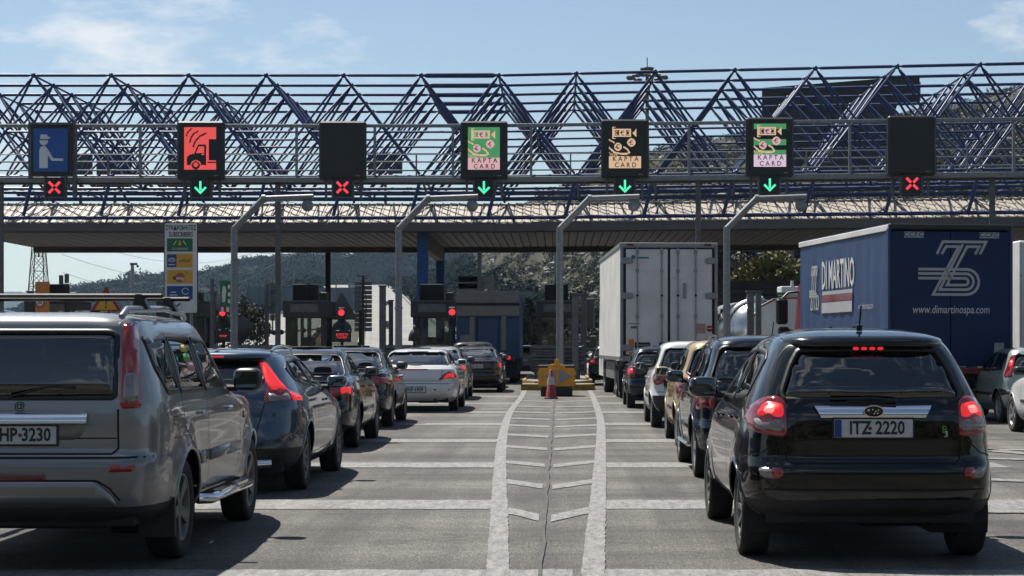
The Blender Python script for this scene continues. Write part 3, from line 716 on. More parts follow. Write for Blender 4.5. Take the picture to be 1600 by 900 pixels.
# LED pictures, one quad per lit pixel
class Led:
    W, H = 48, 64
    def __init__(s): s.p = {}
    def px(s, x, y, c):
        x, y = int(round(x)), int(round(y))
        if 0 <= x < s.W and 0 <= y < s.H:
            if c is None: s.p.pop((x, y), None)
            else: s.p[(x, y)] = c
    def rect(s, x0, y0, x1, y1, c): [s.px(x, y, c) for x in range(x0, x1 + 1) for y in range(y0, y1 + 1)]
    def disc(s, cx, cy, r, c): [s.px(x, y, c) for x in range(int(cx - r) - 1, int(cx + r) + 2) for y in range(int(cy - r) - 1, int(cy + r) + 2) if (x - cx) ** 2 + (y - cy) ** 2 <= r * r]
    def line(s, pts, w, c):
        for (xa, ya), (xb, yb) in zip(pts[:-1], pts[1:]):
            n = int(max(abs(xb - xa), abs(yb - ya)) * 2) + 1
            for i in range(n + 1):
                t = i / n; x, y = xa + (xb - xa) * t, ya + (yb - ya) * t
                if w <= 1: s.px(x, y, c)
                else: s.disc(x, y, w / 2, c)
    def poly(s, pts, c):
        n = len(pts)
        for y in range(s.H):
            for x in range(s.W):
                ins = False
                for i in range(n):
                    (xa, ya), (xb, yb) = pts[i], pts[i - 1]
                    if (ya > y) != (yb > y) and x < (xb - xa) * (y - ya) / (yb - ya) + xa: ins = not ins
                if ins: s.px(x, y, c)
    def glyphs(s, txt, x, y, c, FONT={'K': '1000110010101001100010100100101000110001', 'A': '0111010001100011111110001100011000110001', 'P': '1111010001100011111010000100001000010000', 'T': '1111100100001000010000100001000010000100', 'C': '0111010001100001000010000100001000101110', 'R': '1111010001100011111010100100101000110001', 'D': '1111010001100011000110001100011000111110'}):
        for ch in txt:
            for k, b in enumerate(FONT[ch]):
                if b == '1': s.px(x + k % 5, y + k // 5, c)
            x += 7
    def mesh(s, w, h):
        cw, ch = w / s.W, h / s.H; v = []; f = []; cols = []
        for (x, y), c in s.p.items():
            a, b = -w / 2 + (x + .03) * cw, h / 2 - (y + .97) * ch; k = len(v)
            v += [(a, 0, b), (a + cw * .94, 0, b), (a + cw * .94, 0, b + ch * .94), (a, 0, b + ch * .94)]; f.append((k, k + 1, k + 2, k + 3)); cols += list((*c, 1.0)) * 4
        me = mesh_from('led_picture', v, f); at = me.color_attributes.new('led', 'FLOAT_COLOR', 'CORNER'); at.data.foreach_set('color', cols); me.materials.append(M_LED); return me
M_LED = attr_emit('led pixels', 0.95)
GRN, RED, CRM, PNK, BLK = (.07, .32, .12), (.92, .10, .09), (.80, .54, .34), (.80, .48, .50), None
def card_led(bg, fg, txtbg, bands=False):
    L = Led()
    if bands: L.rect(0, 0, 47, 7, bg); L.rect(0, 23, 47, 31, bg); L.rect(0, 39, 47, 45, bg)
    elif bg: L.rect(0, 0, 47, 45, bg)
    hole = bg if (bg and not bands) else None
    L.line([(5, 2), (5, 19), (9, 19)], 1, fg); L.line([(6, 2), (6, 19)], 1, fg); L.line([(5, 2), (9, 2)], 1, fg)
    for q in (0, 1): L.line([(7 + q, 5 + q), (32 - q, 5 + q), (32 - q, 16 - q), (7 + q, 16 - q), (7 + q, 5 + q)], 1, fg)
    L.line([(12, 8), (10, 8), (10, 13), (12, 13)], 1, fg); L.line([(27, 8), (30, 8), (30, 13), (27, 13)], 1, fg)
    L.poly([(35, 11), (40, 5), (41, 5), (41, 17), (40, 17)], fg)
    for cx, cy, r in ((20, 10.5, 6), (33, 25, 6.3), (13, 31.5, 6)):
        L.disc(cx, cy, r, PNK if bg else fg); L.line([(cx + 2, cy - 3), (cx - 1, cy - 3), (cx - 2, cy), (cx - 1, cy + 3), (cx + 2, cy + 3)], 1, None); L.line([(cx - 4, cy), (cx + 1, cy)], 1, None); L.px(cx - 1, cy - 1, None)
    L.line([(0, 21), (7, 25)], 2, fg); L.line([(0, 33), (8, 40), (18, 42), (26, 42), (30, 40), (27, 35), (22, 32)], 2.4, fg)
    for q in range(0, 12, 3): L.line([(q, 40 + (q % 2)), (q + 3, 45)], 1, fg)
    L.rect(0, 46, 47, 63, txtbg);
    return L
def truck_led():
    L = Led(); L.rect(0, 0, 47, 63, RED); L.rect(37, 18, 47, 49, None)
    for r, a0, a1 in ((0, 0, 0),): pass
    L.line([(3, 12), (5, 7), (10, 2)], 2.2, None); L.line([(8, 22), (10, 15), (14, 9), (20, 6)], 2.4, None); L.line([(13, 29), (16, 21), (23, 13), (32, 9)], 2.6, None)
    L.line([(16, 38), (21, 27), (31, 27), (31, 56)], 2.4, None); L.poly([(4, 57), (4, 44), (8, 41), (16, 39), (33, 39), (33, 57)], None); L.rect(26, 40, 29, 41, RED)
    L.disc(17, 57, 8, RED); L.disc(17, 57, 6.2, None); L.disc(17, 56, 3.6, RED); L.rect(35, 52, 47, 53, None)
    return L
LANES = [-14.28, -8.62, -2.98, 2.62, 8.28, 13.75]
M_SIGNBOX = mat('black sign housing', (0.010, 0.010, 0.011), 0.4, var=0.3, vscale=3)
M_LEDOFF = mat('dark led matrix', (0.006, 0.006, 0.006), 0.35)
def vms(X, label, led):
    y = GY + gb(X) - .28; t = thing('lane_display', label, 'display', (X, y, 9.27), group='lane displays on the gantry')
    one('housing', M_SIGNBOX, t, lambda b: b.box((0, 0, 0), (1.88, .34, 2.32), bev=.07))
    one('screen', M_LEDOFF, t, lambda b: b.box((0, -.175, .06), (1.36, .02, 1.80)))
    if led: o = link('led_picture', led.mesh(1.27, 1.69), t); o.location = (0, -.192, .06)
    if led and 'card' in label: [text(w_, M_INK, t, (.02, -.196, z_), .265, sx=.92, bold=.004) for w_, z_ in (('K A P T A', -.425), ('C A R D', -.665))]
    one('maker_mark', M_GALV, t, lambda b: b.box((.62, -.173, -1.02), (.16, .006, .035)))
    for s in (-1, 1): one('hanger', M_GALVD, t, lambda b: b.box((s * .70, .22, -1.35), (.09, .1, 1.2)))
vms(LANES[0], 'lit display with black truck pictogram on red', truck_led())
vms(LANES[1], 'switched off black display third from the left over a red cross', None)
vms(LANES[2], 'lit card display with solid green background above the banknote', card_led(GRN, CRM, PNK))
vms(LANES[3], 'lit card display with orange drawing on black background', card_led(None, CRM, CRM))
vms(LANES[4], 'lit card display with green bands and pink text field', card_led(GRN, CRM, (.82, .62, .80), True))
vms(LANES[5], 'switched off black display at the right end of the gantry', None)
# painted sign with the toll officer
X = -20.25; t = thing('officer_sign', 'blue sign with white toll officer figure holding out his arm', 'sign', (X, GY - .28, 9.27))
M_SBLUE = mat('blue sign film', (0.02, 0.13, 0.52), 0.4, var=0.15, vscale=2); M_SWHITE = mat('white sign film', (0.75, 0.78, 0.82), 0.4)
one('housing', M_SIGNBOX, t, lambda b: b.box((0, 0, -.02), (1.66, .25, 2.0), bev=.04)); one('side_frame', M_GALVD, t, lambda b: (b.box((-.88, .1, 0), (.12, .2, 2.2)), b.box((.90, .1, -.4), (.14, .2, 2.9)), b.box((0, .05, 1.06), (1.8, .3, .1))))
one('face', M_SBLUE, t, lambda b: b.box((0, -.13, 0), (1.36, .02, 1.72)))
def fig(b):
    def circ(cx, cz, r, a0=0, a1=360): return [(cx + r * math.cos(R(a)), cz + r * math.sin(R(a))) for a in np.linspace(a0, a1, 20)]
    b.prism(circ(-.27, .36, .17, 170, 370), 'xz', -.155, -.142); b.prism([(-.42, .44), (-.40, .62), (-.14, .62), (-.12, .53), (-.02, .52), (-.02, .48), (-.12, .44)], 'xz', -.155, -.142)
    b.prism([(-.45, -.72), (-.45, 0.0), (-.40, .12), (-.30, .17), (-.20, .15), (-.10, .02), (-.02, -.22), (-.11, -.26), (-.11, -.72)], 'xz', -.155, -.142)
    b.prism([(-.20, .02), (-.10, .02), (.10, -.32), (.50, -.34), (.50, -.43), (.06, -.43), (.0, -.38)], 'xz', -.156, -.1425)
one('figure', M_SWHITE, t, fig)
def arrow(b):
    b.box((0, 0, .07), (.085, .02, .36)); b.add([(x, y, z) for y in (-.01, .01) for x, z in ((0, -.27), (.25, -.02), (.19, .04), (0, -.15), (-.19, .04), (-.25, -.02))], [(0, 1, 2, 3), (0, 3, 4, 5), (9, 8, 7, 6), (11, 10, 9, 6), (0, 6, 7, 1), (1, 7, 8, 2), (2, 8, 9, 3), (3, 9, 10, 4), (4, 10, 11, 5), (5, 11, 6, 0)])
def cross(b):
    for s in (-1, 1):
        for q in (-1, 1):
            a = Vector((.045 * q, .045 * q * s)); d = Vector((q, q * s)).normalized(); p = Vector((-d.y, d.x)) * .05; e = a + d * .25
            b.prism([(a - p)[:], (e - p)[:], (e + p)[:], (a + p)[:]], 'xz', -.01, .01)
for X, on, lb in ((-20.1, 0, 'red cross signal under the blue officer sign'), (LANES[0], 1, 'green arrow signal under the red truck display'), (LANES[1], 0, 'red cross signal under the dark display near the left lamp arms'), (LANES[2], 1, 'green arrow signal under the solid green card display'), (LANES[3], 1, 'green arrow signal under the orange on black card display'), (LANES[4], 1, 'green arrow signal under the banded green card display'), (LANES[5], 0, 'red cross signal under the right end dark display')):
    t = thing('lane_signal', lb, 'signal', (X, GY + gb(X) - .3, 7.78), group='lane signals hanging from the gantry')
    one('housing', M_SIGNBOX, t, lambda b: b.box((0, 0, 0), (.74, .25, .76), bev=.03))
    one('side_bracket', M_GALVD, t, lambda b: (b.box((-.41, .05, 0), (.07, .2, .9)), b.box((.41, .05, 0), (.07, .2, .9))))
    o = one('lamp', M_LEDGRN if on else M_LEDRED, t, arrow if on else cross); o.location = (0, -.137, 0)
t = thing('camera_unit', 'small weathered surveillance camera on the gantry catwalk at the right', 'camera', (10.75, GY + gb(10.75) + .6, 9.05))
one('housing', M_GALV, t, lambda b: b.lathe([(.001, .30), (.12, .26), (.14, .05), (.1, -.02), (.001, -.04)], n=12)); one('bracket', M_GALVD, t, lambda b: (b.box((0, 0, -.15), (.08, .08, .3)), b.box((-.12, -.05, -.32), (.4, .1, .08), bev=.01)))

# high mast light behind the frame
t = thing('high_mast_light', 'tall lighting mast with a ring of floodlights behind the canopy', 'lamp', (9.0, 179, 0))
M_MAST = mat('dark mast', (.10, .11, .12), .5, .4)
one('mast', M_MAST, t, lambda b: b.tube((0, 0, 0), (0, 0, 29.3), .34, 10, r1=.16)); one('lightning_rod', M_MAST, t, lambda b: b.tube((0, 0, 29.3), (0, 0, 30.8), .05, 6))
one('ring', M_MAST, t, lambda b: (b.lathe([(1.0, 29.0), (1.1, 29.0), (1.1, 29.3), (1.0, 29.3), (1.0, 29.0)], n=16), b.lathe([(.1, 29.5), (.7, 29.5), (.7, 29.75), (.1, 29.75)], n=12)))
for k in range(10):
    a = k * math.pi / 5 + .2
    one('floodlight', M_GALVD, t, lambda b: b.box((1.75 * math.cos(a), 1.75 * math.sin(a), 28.75), (.8, .55, .22), rz=a, bev=.04))
# dark billboard behind the frame
t = thing('billboard', 'large dark billboard back with a stepped right end on the hill', 'billboard', (0, 140, 0), 0.0)
M_BILL = mat('dark billboard back', (.030, .030, .032), .7, var=.35, vscale=.3)
one('board', M_BILL, t, lambda b: b.prism([(16.2, 15.2), (16.2, 22.0), (27.2, 22.85), (28.7, 22.9), (28.7, 20.9), (27.0, 20.85), (26.2, 18.6), (26.2, 15.2)], 'xz', 0, .5))
for k in range(5): one('rib', M_BILL, t, lambda b: b.box((17.4 + k * 2.1, -.06, 18.0), (.16, .12, 5.8)))
for gx in (18.5, 24.0): one('post', M_GALVD, t, lambda b: b.box((gx, .9, 8.2), (.6, .6, 16.4)))
one('end_post', M_GALV, t, lambda b: b.box((28.75, .2, 18.0), (.12, .12, 9.0)))

# ================================================================ ISLANDS AND PLAZA FURNITURE
ISL = [-22.45, -16.85, -11.25, -5.6, -0.05, 5.6, 11.25]
for k, ix in enumerate(ISL):
    yb = 60.0
    isl = tagit(one('toll_island', M_CONC, None, lambda b: b.prism([(ix - .62, yb + .3), (ix + .62, yb + .3), (ix + 1.12, yb + 2.6), (ix + 1.12, 104), (ix - 1.12, 104), (ix - 1.12, yb + 2.6)], 'xy', -.02, .22)), kind='structure')
    def kerb(b):
        P = [(ix - 1.14, 75), (ix - 1.14, yb + 2.55), (ix - .68, yb + .05), (ix + .68, yb + .05), (ix + 1.14, yb + 2.55), (ix + 1.14, 75)]
        n = len(P)
        for i in range(n - 1):
            (xa, ya), (xb, yb_) = P[i], P[i + 1]; d = Vector((xb - xa, yb_ - ya)); L = d.length; d.normalize(); nn = Vector((d.y, -d.x)) * -.11
            b.prism([(xa, ya), (xb, yb_), (xb + nn.x * -1, yb_ + nn.y * -1), (xa + nn.x * -1, ya + nn.y * -1)], 'xy', -.01, .26)
    one('kerb', M_YEL, isl, kerb)
names = ['left', 'centre']
# the yellow wing kerb in front of the centre island
isl = tagit(one('island_wing', M_CONC, None, lambda b: b.prism([(-1.22, 57.9), (-.2, 57.6), (.75, 57.7), (1.18, 58.2), (1.2, 60.1), (-1.2, 60.1)], 'xy', -.01, .19)), kind='structure')
one('kerb', M_YEL, isl, lambda b: b.prism([(-1.24, 57.88), (-.2, 57.57), (.76, 57.67), (1.2, 58.17), (1.14, 58.25), (.74, 57.78), (-.2, 57.68), (-1.2, 57.98)], 'xy', 0, .205))

# --- crash cushion with arrow board
t = thing('crash_cushion', 'yellow crash cushion with silver diamond chevrons at the island nose', 'crash cushion', (-0.06, 51.0, 0))
one('base', M_BLACK, t, lambda b: b.box((0, .5, .13), (.92, 1.3, .26), bev=.03))
def shell(b):
    prof = [(-.52, .30), (-.56, .36), (-.50, .42), (-.56, .50), (-.50, .58), (-.57, .64), (-.54, .74), (-.50, .82), (.50, .82), (.54, .74), (.57, .64), (.50, .58), (.56, .50), (.50, .42), (.56, .36), (.52, .30)]
    b.prism(prof, 'xz', -.06, 1.1)
one('body', M_ORANGE, t, shell)
for sx in (-.30, .30): one('lid', M_BLACK, t, lambda b: b.box((sx * 1.1, .45, .865), (.42, .8, .09), bev=.03))
one('lifting_cap', M_ORANGE, t, lambda b: b.prism([(-.26, .82), (-.20, .90), (-.08, .94), (-.06, 1.05), (.0, 1.09), (.07, 1.05), (.08, .94), (.20, .90), (.26, .82)], 'xz', .0, .55))
one('chevron', M_SILV, t, lambda b: b.prism([(-.02, .78), (-.02, .38), (-.40, .58)][::-1], 'xz', -.075, -.0605)); one('chevron', M_SILV, t, lambda b: b.prism([(.06, .79), (.06, .36), (.46, .58)], 'xz', -.075, -.0605))
t = thing('traffic_cone', 'red traffic cone with white sleeve before the crash cushion', 'cone', (-0.21, 48.6, 0))
M_CONE = mat('cone red', (.42, .035, .03), .5, var=.3, vscale=8)
one('base', M_BLACK, t, lambda b: b.box((0, 0, .02), (.38, .38, .04), bev=.015)); one('body', M_CONE, t, lambda b: b.lathe([(.17, .03), (.15, .06), (.045, .80), (.03, .81), (.001, .81)], n=20)); one('sleeve', mat('white sleeve', (.62, .6, .58), .5, var=.3, vscale=9), t, lambda b: b.lathe([(.111, .39), (.079, .61)], n=20))
# --- stacked W-beam guard in front of the booth
def wbeam(b, x0, x1, y, z):
    prof = [(0, -.16), (.0, -.13), (-.08, -.09), (-.08, -.03), (0, 0), (-.08, .03), (-.08, .09), (0, .13), (0, .16)]
    v = [(x0, y + p, z + q) for p, q in prof] + [(x1, y + p, z + q) for p, q in prof]; n = len(prof)
    b.add(v, [(i, i + 1, n + i + 1, n + i) for i in range(n - 1)])
    b.add([(x, yy + .02, zz) for x, yy, zz in v], [(n + i, n + i + 1, i + 1, i) for i in range(n - 1)])
def guard(ix, lb, y=66.5):
    t = thing('guard_rail', lb, 'guard rail', (ix, y, .22), group='stacked guard rails protecting the booths')
    for z in (.45, .80, 1.12): one('beam', M_GALVD, t, lambda b: wbeam(b, -.92, .92, 0, z))
    for s in (-1, 1): one('post', M_GALVD, t, lambda b: b.box((s * .8, .1, .65), (.12, .14, 1.3)))
    for s in (-1, 1):
        for z in (.45, .80, 1.12):
            one('end_wing', M_GALVD, t, lambda b: b.box((s * .98, .5, z), (.07, 1.0, .3), bev=.03))
guard(-.05, 'stacked corrugated guard rail behind the yellow crash cushion')
guard(-5.6, 'stacked guard rail at the island beside the blue truck'); guard(-11.25, 'stacked guard rail behind the row of dark saloons')
def bell(x, y, lb):
    t = thing('warning_beacon', lb, 'beacon', (x, y, .2), group='beacons on the island noses')
    one('post', M_BLACK, t, lambda b: b.tube((0, 0, 0), (0, 0, 1.45), .05, 8)); one('head', M_BLACK, t, lambda b: b.lathe([(.001, 1.92), (.05, 1.90), (.06, 1.84), (.14, 1.78), (.20, 1.62), (.22, 1.44), (.001, 1.42)], n=14)); one('cap', M_GALV, t, lambda b: b.lathe([(.001, 2.0), (.05, 1.98), (.055, 1.90), (.001, 1.89)], n=10))
bell(.08, 62.2, 'black bell shaped beacon above the yellow crash cushion'); bell(-5.1, 62.2, 'black bell shaped beacon near the white coupe roof')

# --- angled mast arms with a reflector dish
def mast(x, lb):
    t = thing('mast_arm', lb, 'pole', (x, 61.6, .2), group='angled mast arms over the lanes')
    one('pole', M_GALV, t, lambda b: b.tube((0, 0, 0), (0, 0, 5.42), .135, 14, r1=.115)); one('base_plate', M_GALV, t, lambda b: b.box((0, 0, .02), (.5, .5, .04)))
    one('collar', M_GALV, t, lambda b: b.tube((0, 0, 2.55), (0, 0, 2.62), .15, 14))
    one('brace', M_GALV, t, lambda b: b.tube((0, 0, 5.35), (1.05, -.05, 6.42), .115, 12)); one('arm', M_GALV, t, lambda b: b.tube((.98, -.05, 6.40), (2.78, -.1, 6.46), .11, 12))
    one('flange', M_GALV, t, lambda b: b.tube((.98, -.05, 6.40), (1.10, -.05, 6.405), .15, 12))
    one('dish', M_GALV, t, lambda b: (b.lathe([(.001, -.06), (.20, -.05), (.21, 0), (.001, .02)], (2.58, -.14, 6.16), 'y', 18), b.box((2.58, -.1, 6.36), (.06, .06, .2))))
mast(-11.35, 'galvanised mast arm reaching over the lane beside the subscribers sign'); mast(-5.6, 'galvanised mast arm left of the blue canopy column'); mast(.04, 'galvanised mast arm standing behind the yellow crash cushion'); mast(5.88, 'galvanised mast arm right of the white refrigerated truck')

# --- toll booths
M_BGLASS = glass('booth glass', (.72, .76, .75), ior=1.6); M_BPLATE = mat('booth name plate', (.17, .175, .18), .5, var=.3, vscale=4)
def booth(ix, lb):
    t = thing('toll_booth', lb, 'booth', (ix, 78.0, .22), group='toll booths under the canopy')
    one('base', M_DARKG, t, lambda b: b.box((0, 1.4, .5), (1.72, 2.8, 1.0), bev=.02))
    for sx in (-1, 1):
        for yy in (.06, 2.74): one('corner_post', M_DARKG, t, lambda b: b.box((sx * .79, yy, 1.75), (.14, .12, 1.52)))
    one('roof', M_DARKG, t, lambda b: b.box((0, 1.4, 2.86), (1.9, 3.1, .70), bev=.03)); one('eave', M_GALVD, t, lambda b: b.box((0, 1.4, 3.23), (1.98, 3.2, .05)))
    one('name_plate', M_BPLATE, t, lambda b: b.box((0, -.17, 2.92), (1.22, .03, .36)))
    one('front_window', M_BGLASS, t, lambda b: b.box((0, .05, 1.75), (1.44, .012, 1.5))); one('rear_window', M_BGLASS, t, lambda b: b.box((0, 2.75, 1.75), (1.44, .012, 1.5)))
    for sx in (-1, 1): one('side_window', M_BGLASS, t, lambda b: b.box((sx * .8, 1.9, 1.75), (.012, 1.5, 1.5))); one('side_panel', M_DARKG, t, lambda b: b.box((sx * .8, .6, 1.75), (.05, .98, 1.5)))
    one('air_conditioner', M_MATTE, t, lambda b: [b.box((-.05, .7, 3.62), (1.05, .9, .76), bev=.03)] + [b.box((-.52 + k * .13, .22, 3.62), (.03, .06, .7)) for k in range(8)]); one('antenna_box', M_BLACK, t, lambda b: b.box((.72, 1.0, 3.45), (.35, .5, .4), bev=.03))
    one('counter', M_GREY, t, lambda b: b.box((.2, 1.2, 1.1), (.9, .8, .1))); one('monitor', M_BLACK, t, lambda b: (b.box((.1, .9, 1.42), (.5, .08, .38), bev=.02), b.box((.1, .95, 1.2), (.08, .08, .2)))); one('chair_back', M_CABIN, t, lambda b: b.box((-.2, 1.9, 1.3), (.5, .12, .7), bev=.05))
    one('orange_foot', mat('rust orange panel', (.30, .12, .04), .6, var=.4, vscale=4), t, lambda b: b.box((.4, -.1, .62), (.6, .12, .5), bev=.02))
for ix, lb in ((-22.45, 'dark toll booth at the far left behind the silver off-roader'), (-16.85, 'dark toll booth left of the subscribers sign, above the off-roader roof'), (-11.25, 'dark toll booth with clear window between the two red signals'), (-5.6, 'dark toll booth hidden partly by the blue column'), (-.05, 'dark toll booth behind the centre mast and crash cushion')): booth(ix, lb)

# --- signal posts with red lamp and text display
def sigpost(x, y, lb, led=True, h=2.85):
    t = thing('toll_signal', lb, 'signal', (x, y, .2), group='toll lane stop signals')
    one('post', M_BLACK, t, lambda b: b.tube((0, 0, 0), (0, 0, h + .1), .07, 8)); one('head', M_BLACK, t, lambda b: b.box((0, -.1, h - .32), (.34, .26, .86), bev=.05))
    one('lamp', M_LEDRED, t, lambda b: b.lathe([(.001, -.27), (.13, -.262), (.145, -.235)], (0, 0, h - .12), 'y', 16)); one('visor', M_BLACK, t, lambda b: b.lathe([(.16, -.40), (.165, -.23)], (0, 0, h - .12), 'y', 16)); one('dark_lamp', M_MATTE, t, lambda b: b.lathe([(.001, -.24), (.13, -.235)], (0, 0, h - .5), 'y', 14))
    if led:
        one('text_display', M_BLACK, t, lambda b: b.box((0, -.12, h - 1.15), (.82, .2, .52), bev=.03)); text('STOP' if led == 1 else 'ΚΛΕΙΣΤΗ\nCLOSED', M_LEDRED, t, (.03, -.225, h - 1.15), .13 if led == 1 else .125)
        one('hook', M_BLACK, t, lambda b: b.pipe([(-.3 + .16 * math.cos(a), -.1, h - 1.55 + .16 * math.sin(a)) for a in np.linspace(math.pi, 2.1 * math.pi, 8)], .025, 6))
sigpost(-14.85, 78.0, 'red stop signal with small text display below the green sign', 1)
sigpost(-9.55, 77.6, 'red stop signal with two line display in front of a sign back', 2)
sigpost(-4.62, 76.5, 'red stop signal beside the blue truck', 0)
def disc(x, y, z, r, lb, tri=False):
    t = thing('reverse_sign', lb, 'sign', (x, y, 0)); one('post', M_GALVD, t, lambda b: b.tube((0, .06, .15), (0, .06, z + (r if not tri else 1.2)), .04, 8))
    one('disc', M_GREY, t, lambda b: b.lathe([(.001, -.015), (r, -.015), (r, .015), (.001, .015)], (0, 0, z), 'y', 28))
    if tri: one('triangle', M_GREY, t, lambda b: b.prism([(-.75, z + r + .02), (.75, z + r + .02), (0, z + r + 1.32)], 'xz', -.015, .015))
disc(-14.6, 81.0, 2.25, .52, 'grey round sign back behind the left mast arm'); disc(-10.05, 81.6, 2.2, .46, 'grey triangular and round sign backs on one post', True)

# --- green lane sign with striped board
t = thing('green_sign', 'green lane sign with white figure above a red and white board', 'sign', (-14.55, 77.0, 0))
M_SGREEN = mat('green sign film', (.015, .17, .06), .45)
one('post', M_GALVD, t, lambda b: b.box((-.62, .1, 2.2), (.14, .14, 4.4))); one('face', M_SGREEN, t, lambda b: b.box((0, 0, 3.76), (.50, .05, 1.10)))
one('figure', M_WHITEP, t, lambda b: b.prism([(-.15, 3.38), (-.03, 3.38), (-.01, 3.7), (.02, 3.86), (-.02, 4.05), (-.09, 4.10), (-.15, 4.0), (-.17, 3.75)], 'xz', -.035, -.027)); one('marks', M_SWHITE, t, lambda b: [b.box((.14, -.03, z), (.09, .01, .16)) for z in (3.42, 3.72, 4.05)])
for k in range(5): one('stripe', M_WHITEP if k % 2 else mat('striped board red', (.35, .03, .03), .5), t, lambda b: b.box((-.28 + k * .12, 0, 3.06), (.118, .03, .22)))

# --- narrow vertical marker columns
def column_sign(x, y, h, cols, lb, w=.20):
    t = thing('marker_column', lb, 'sign', (x, y, 0), group='narrow vertical marker columns')
    one('post', M_GALVD, t, lambda b: b.box((-.22, .05, h / 2), (.16, .16, h * .97))); n = len(cols); z0 = h - 1.75
    for k, c in enumerate(cols): one('plate', c, t, lambda b: b.box((.05, 0, z0 + (k + .5) * 1.75 / n), (w, .05, 1.75 / n - .03)))
pk = [mat('plate brown', (.2, .11, .05), .6), M_GREY, mat('plate green', (.03, .12, .06), .6), M_GREY, mat('plate blue', (.03, .06, .16), .6), M_GREY]
column_sign(-13.05, 80, 4.35, pk, 'narrow column of coloured plates left of the middle lane post'); column_sign(-22.4, 80, 4.75, [pk[0], M_GREY, pk[2], M_GREY], 'narrow column of plates right of the orange sign')
def posts(x, y, h, w, m, lb):
    t = thing('steel_post', lb, 'post', (x, y, 0), group='plain posts under the canopy'); one('shaft', m, t, lambda b: b.box((0, 0, h / 2), (w, w, h), bev=.02)); one('cap', m, t, lambda b: b.box((0, 0, h + .03), (w + .06, w + .06, .06)))
for x, y, h, w, m, lb in ((-15.3, 78, 3.8, .24, M_GALVD, 'grey post left of the green lane sign'), (-24.0, 80, 3.9, .28, M_GALVD, 'thick grey post left of the orange sign'), (-23.4, 80.4, 3.9, .2, M_GALVD, 'grey post touching the orange sign'), (-8.0, 84, 3.6, .20, M_GALVD, 'thin grey post beside the slatted panel'), (-7.25, 72.5, 3.9, .26, M_GALVD, 'grey post left of the blue column'), (.62, 65.5, 3.35, .24, M_GALVD, 'tall grey post right of the centre booth'), (1.05, 74, 3.6, .26, M_GALVD, 'second grey post right of the centre booth'), (-9.0, 80, 3.0, .16, M_BLACK, 'dark thin post left of the slatted panel'), (6.75, 62, 3.35, .24, M_GALVD, 'left of two dark posts before the tanker'), (7.2, 63.5, 3.4, .2, M_GALVD, 'right of two dark posts before the tanker'), (-13.4, 92, 2.9, .16, M_BLACK, 'left of a close pair of dark posts by the ball chain'), (-13.1, 92.5, 2.9, .2, M_BLACK, 'right of a close pair of dark posts by the ball chain')): posts(x, y, h, w, m, lb)
t = thing('barrier_gate', 'lowered gate arm with dark balls across the left lane', 'barrier', (-14.0, 86, 0))
one('housing', M_GREY, t, lambda b: b.box((-.6, 0, .6), (.35, .4, 1.2), bev=.03)); one('arm', M_BLACK, t, lambda b: b.tube((-.6, 0, 2.05), (3.0, 0, 2.35), .03, 6))
for k in range(7): one('ball', M_BLACK, t, lambda b: b.lathe([(.001, -.13), (.1, -.08), (.13, 0), (.1, .08), (.001, .13)], (.1 + k * .36 + (.35 if k > 4 else 0), 0, 2.11 + k * .03), 'z', 10))
M_GATEY = mat('gate arm dark', (.10, .045, .03), .5)
for x0, x1, y, z, lb in ((-14.6, -8.0, 88, 1.45, 'long low gate arm behind the blue hatchback'), (-9.0, -7.0, 86, 1.5, 'short low gate arm by the climbing motorway'), (-1.0, 1.9, 100, 2.0, 'raised diagonal gate arm between blue truck and centre booth')):
    t = thing('gate_arm', lb, 'barrier', (x0, y, 0)); one('housing', M_ORANGE if z < 1.9 else M_GREY, t, lambda b: b.box((0, 0, .55), (.4, .4, 1.1), bev=.03))
    one('bar', M_GATEY, t, lambda b: b.tube((0, 0, z - .4 if z < 1.9 else z - .3), (x1 - x0, 0, z - .4 if z < 1.9 else z - .3), .05, 8))
t = thing('slatted_panel', 'grey slatted sign back on a central pole by the motorway', 'panel', (-12.1, 109, 0))
for k in range(11): one('slat', M_GREY, t, lambda b: b.box((0, 0, 2.5 + k * .285), (1.08, .06, .25), bev=.01))
one('post', M_BLACK, t, lambda b: b.box((0, -.08, 2.9), (.12, .1, 5.8))); one('cap', M_GALV, t, lambda b: b.box((0, 0, 5.78), (.45, .2, .12)))
for k in range(3):
    X = -11.2 + k * .25
t = thing('slatted_panel', 'grey slatted panel rising behind the blue truck', 'panel', (-6.6, 128, 0))
for k in range(10): one('slat', M_GREY, t, lambda b: b.box((.0, 0, 2.0 + k * .48), (1.4, .08, .44), bev=.01))
one('slat', M_GREY, t, lambda b: b.box((.6, 0, 6.3), (2.6, .08, .5))); one('slat', M_GREY, t, lambda b: b.box((.6, 0, 5.8), (2.6, .08, .44))); one('post', M_MAST, t, lambda b: b.box((.85, -.2, 5.5), (.3, .2, 11.0)))

# --- subscribers sign
t = thing('subscribers_sign', 'tall white subscribers sign with four coloured logo panels and arrow', 'sign', (-11.33, 52.8, 0))
def rrect(w, h, r, cx=0, cz=0):
    return [(cx + sx * (w / 2 - r) + r * math.cos(R(a)), cz + sz * (h / 2 - r) + r * math.sin(R(a))) for sx, sz, a0 in ((1, 1, 0), (-1, 1, 90), (-1, -1, 180), (1, -1, 270)) for a in np.linspace(a0, a0 + 90, 5)]
SC0, SHH = 3.80, 2.74
one('board', M_INK, t, lambda b: b.prism(rrect(1.02, SHH, .07, 0, SC0), 'xz', 0, .03)); one('face', M_WHITEP, t, lambda b: b.prism(rrect(.97, SHH - .05, .05, 0, SC0), 'xz', -.006, -.001))
for s in (-.3, .3): one('post', M_GALV, t, lambda b: b.tube((s, .09, 0), (s, .09, 5.0), .045, 8))
def zpx(py): return 1.45 + (541 - py) * 52.8 / 2750
FR = -.012
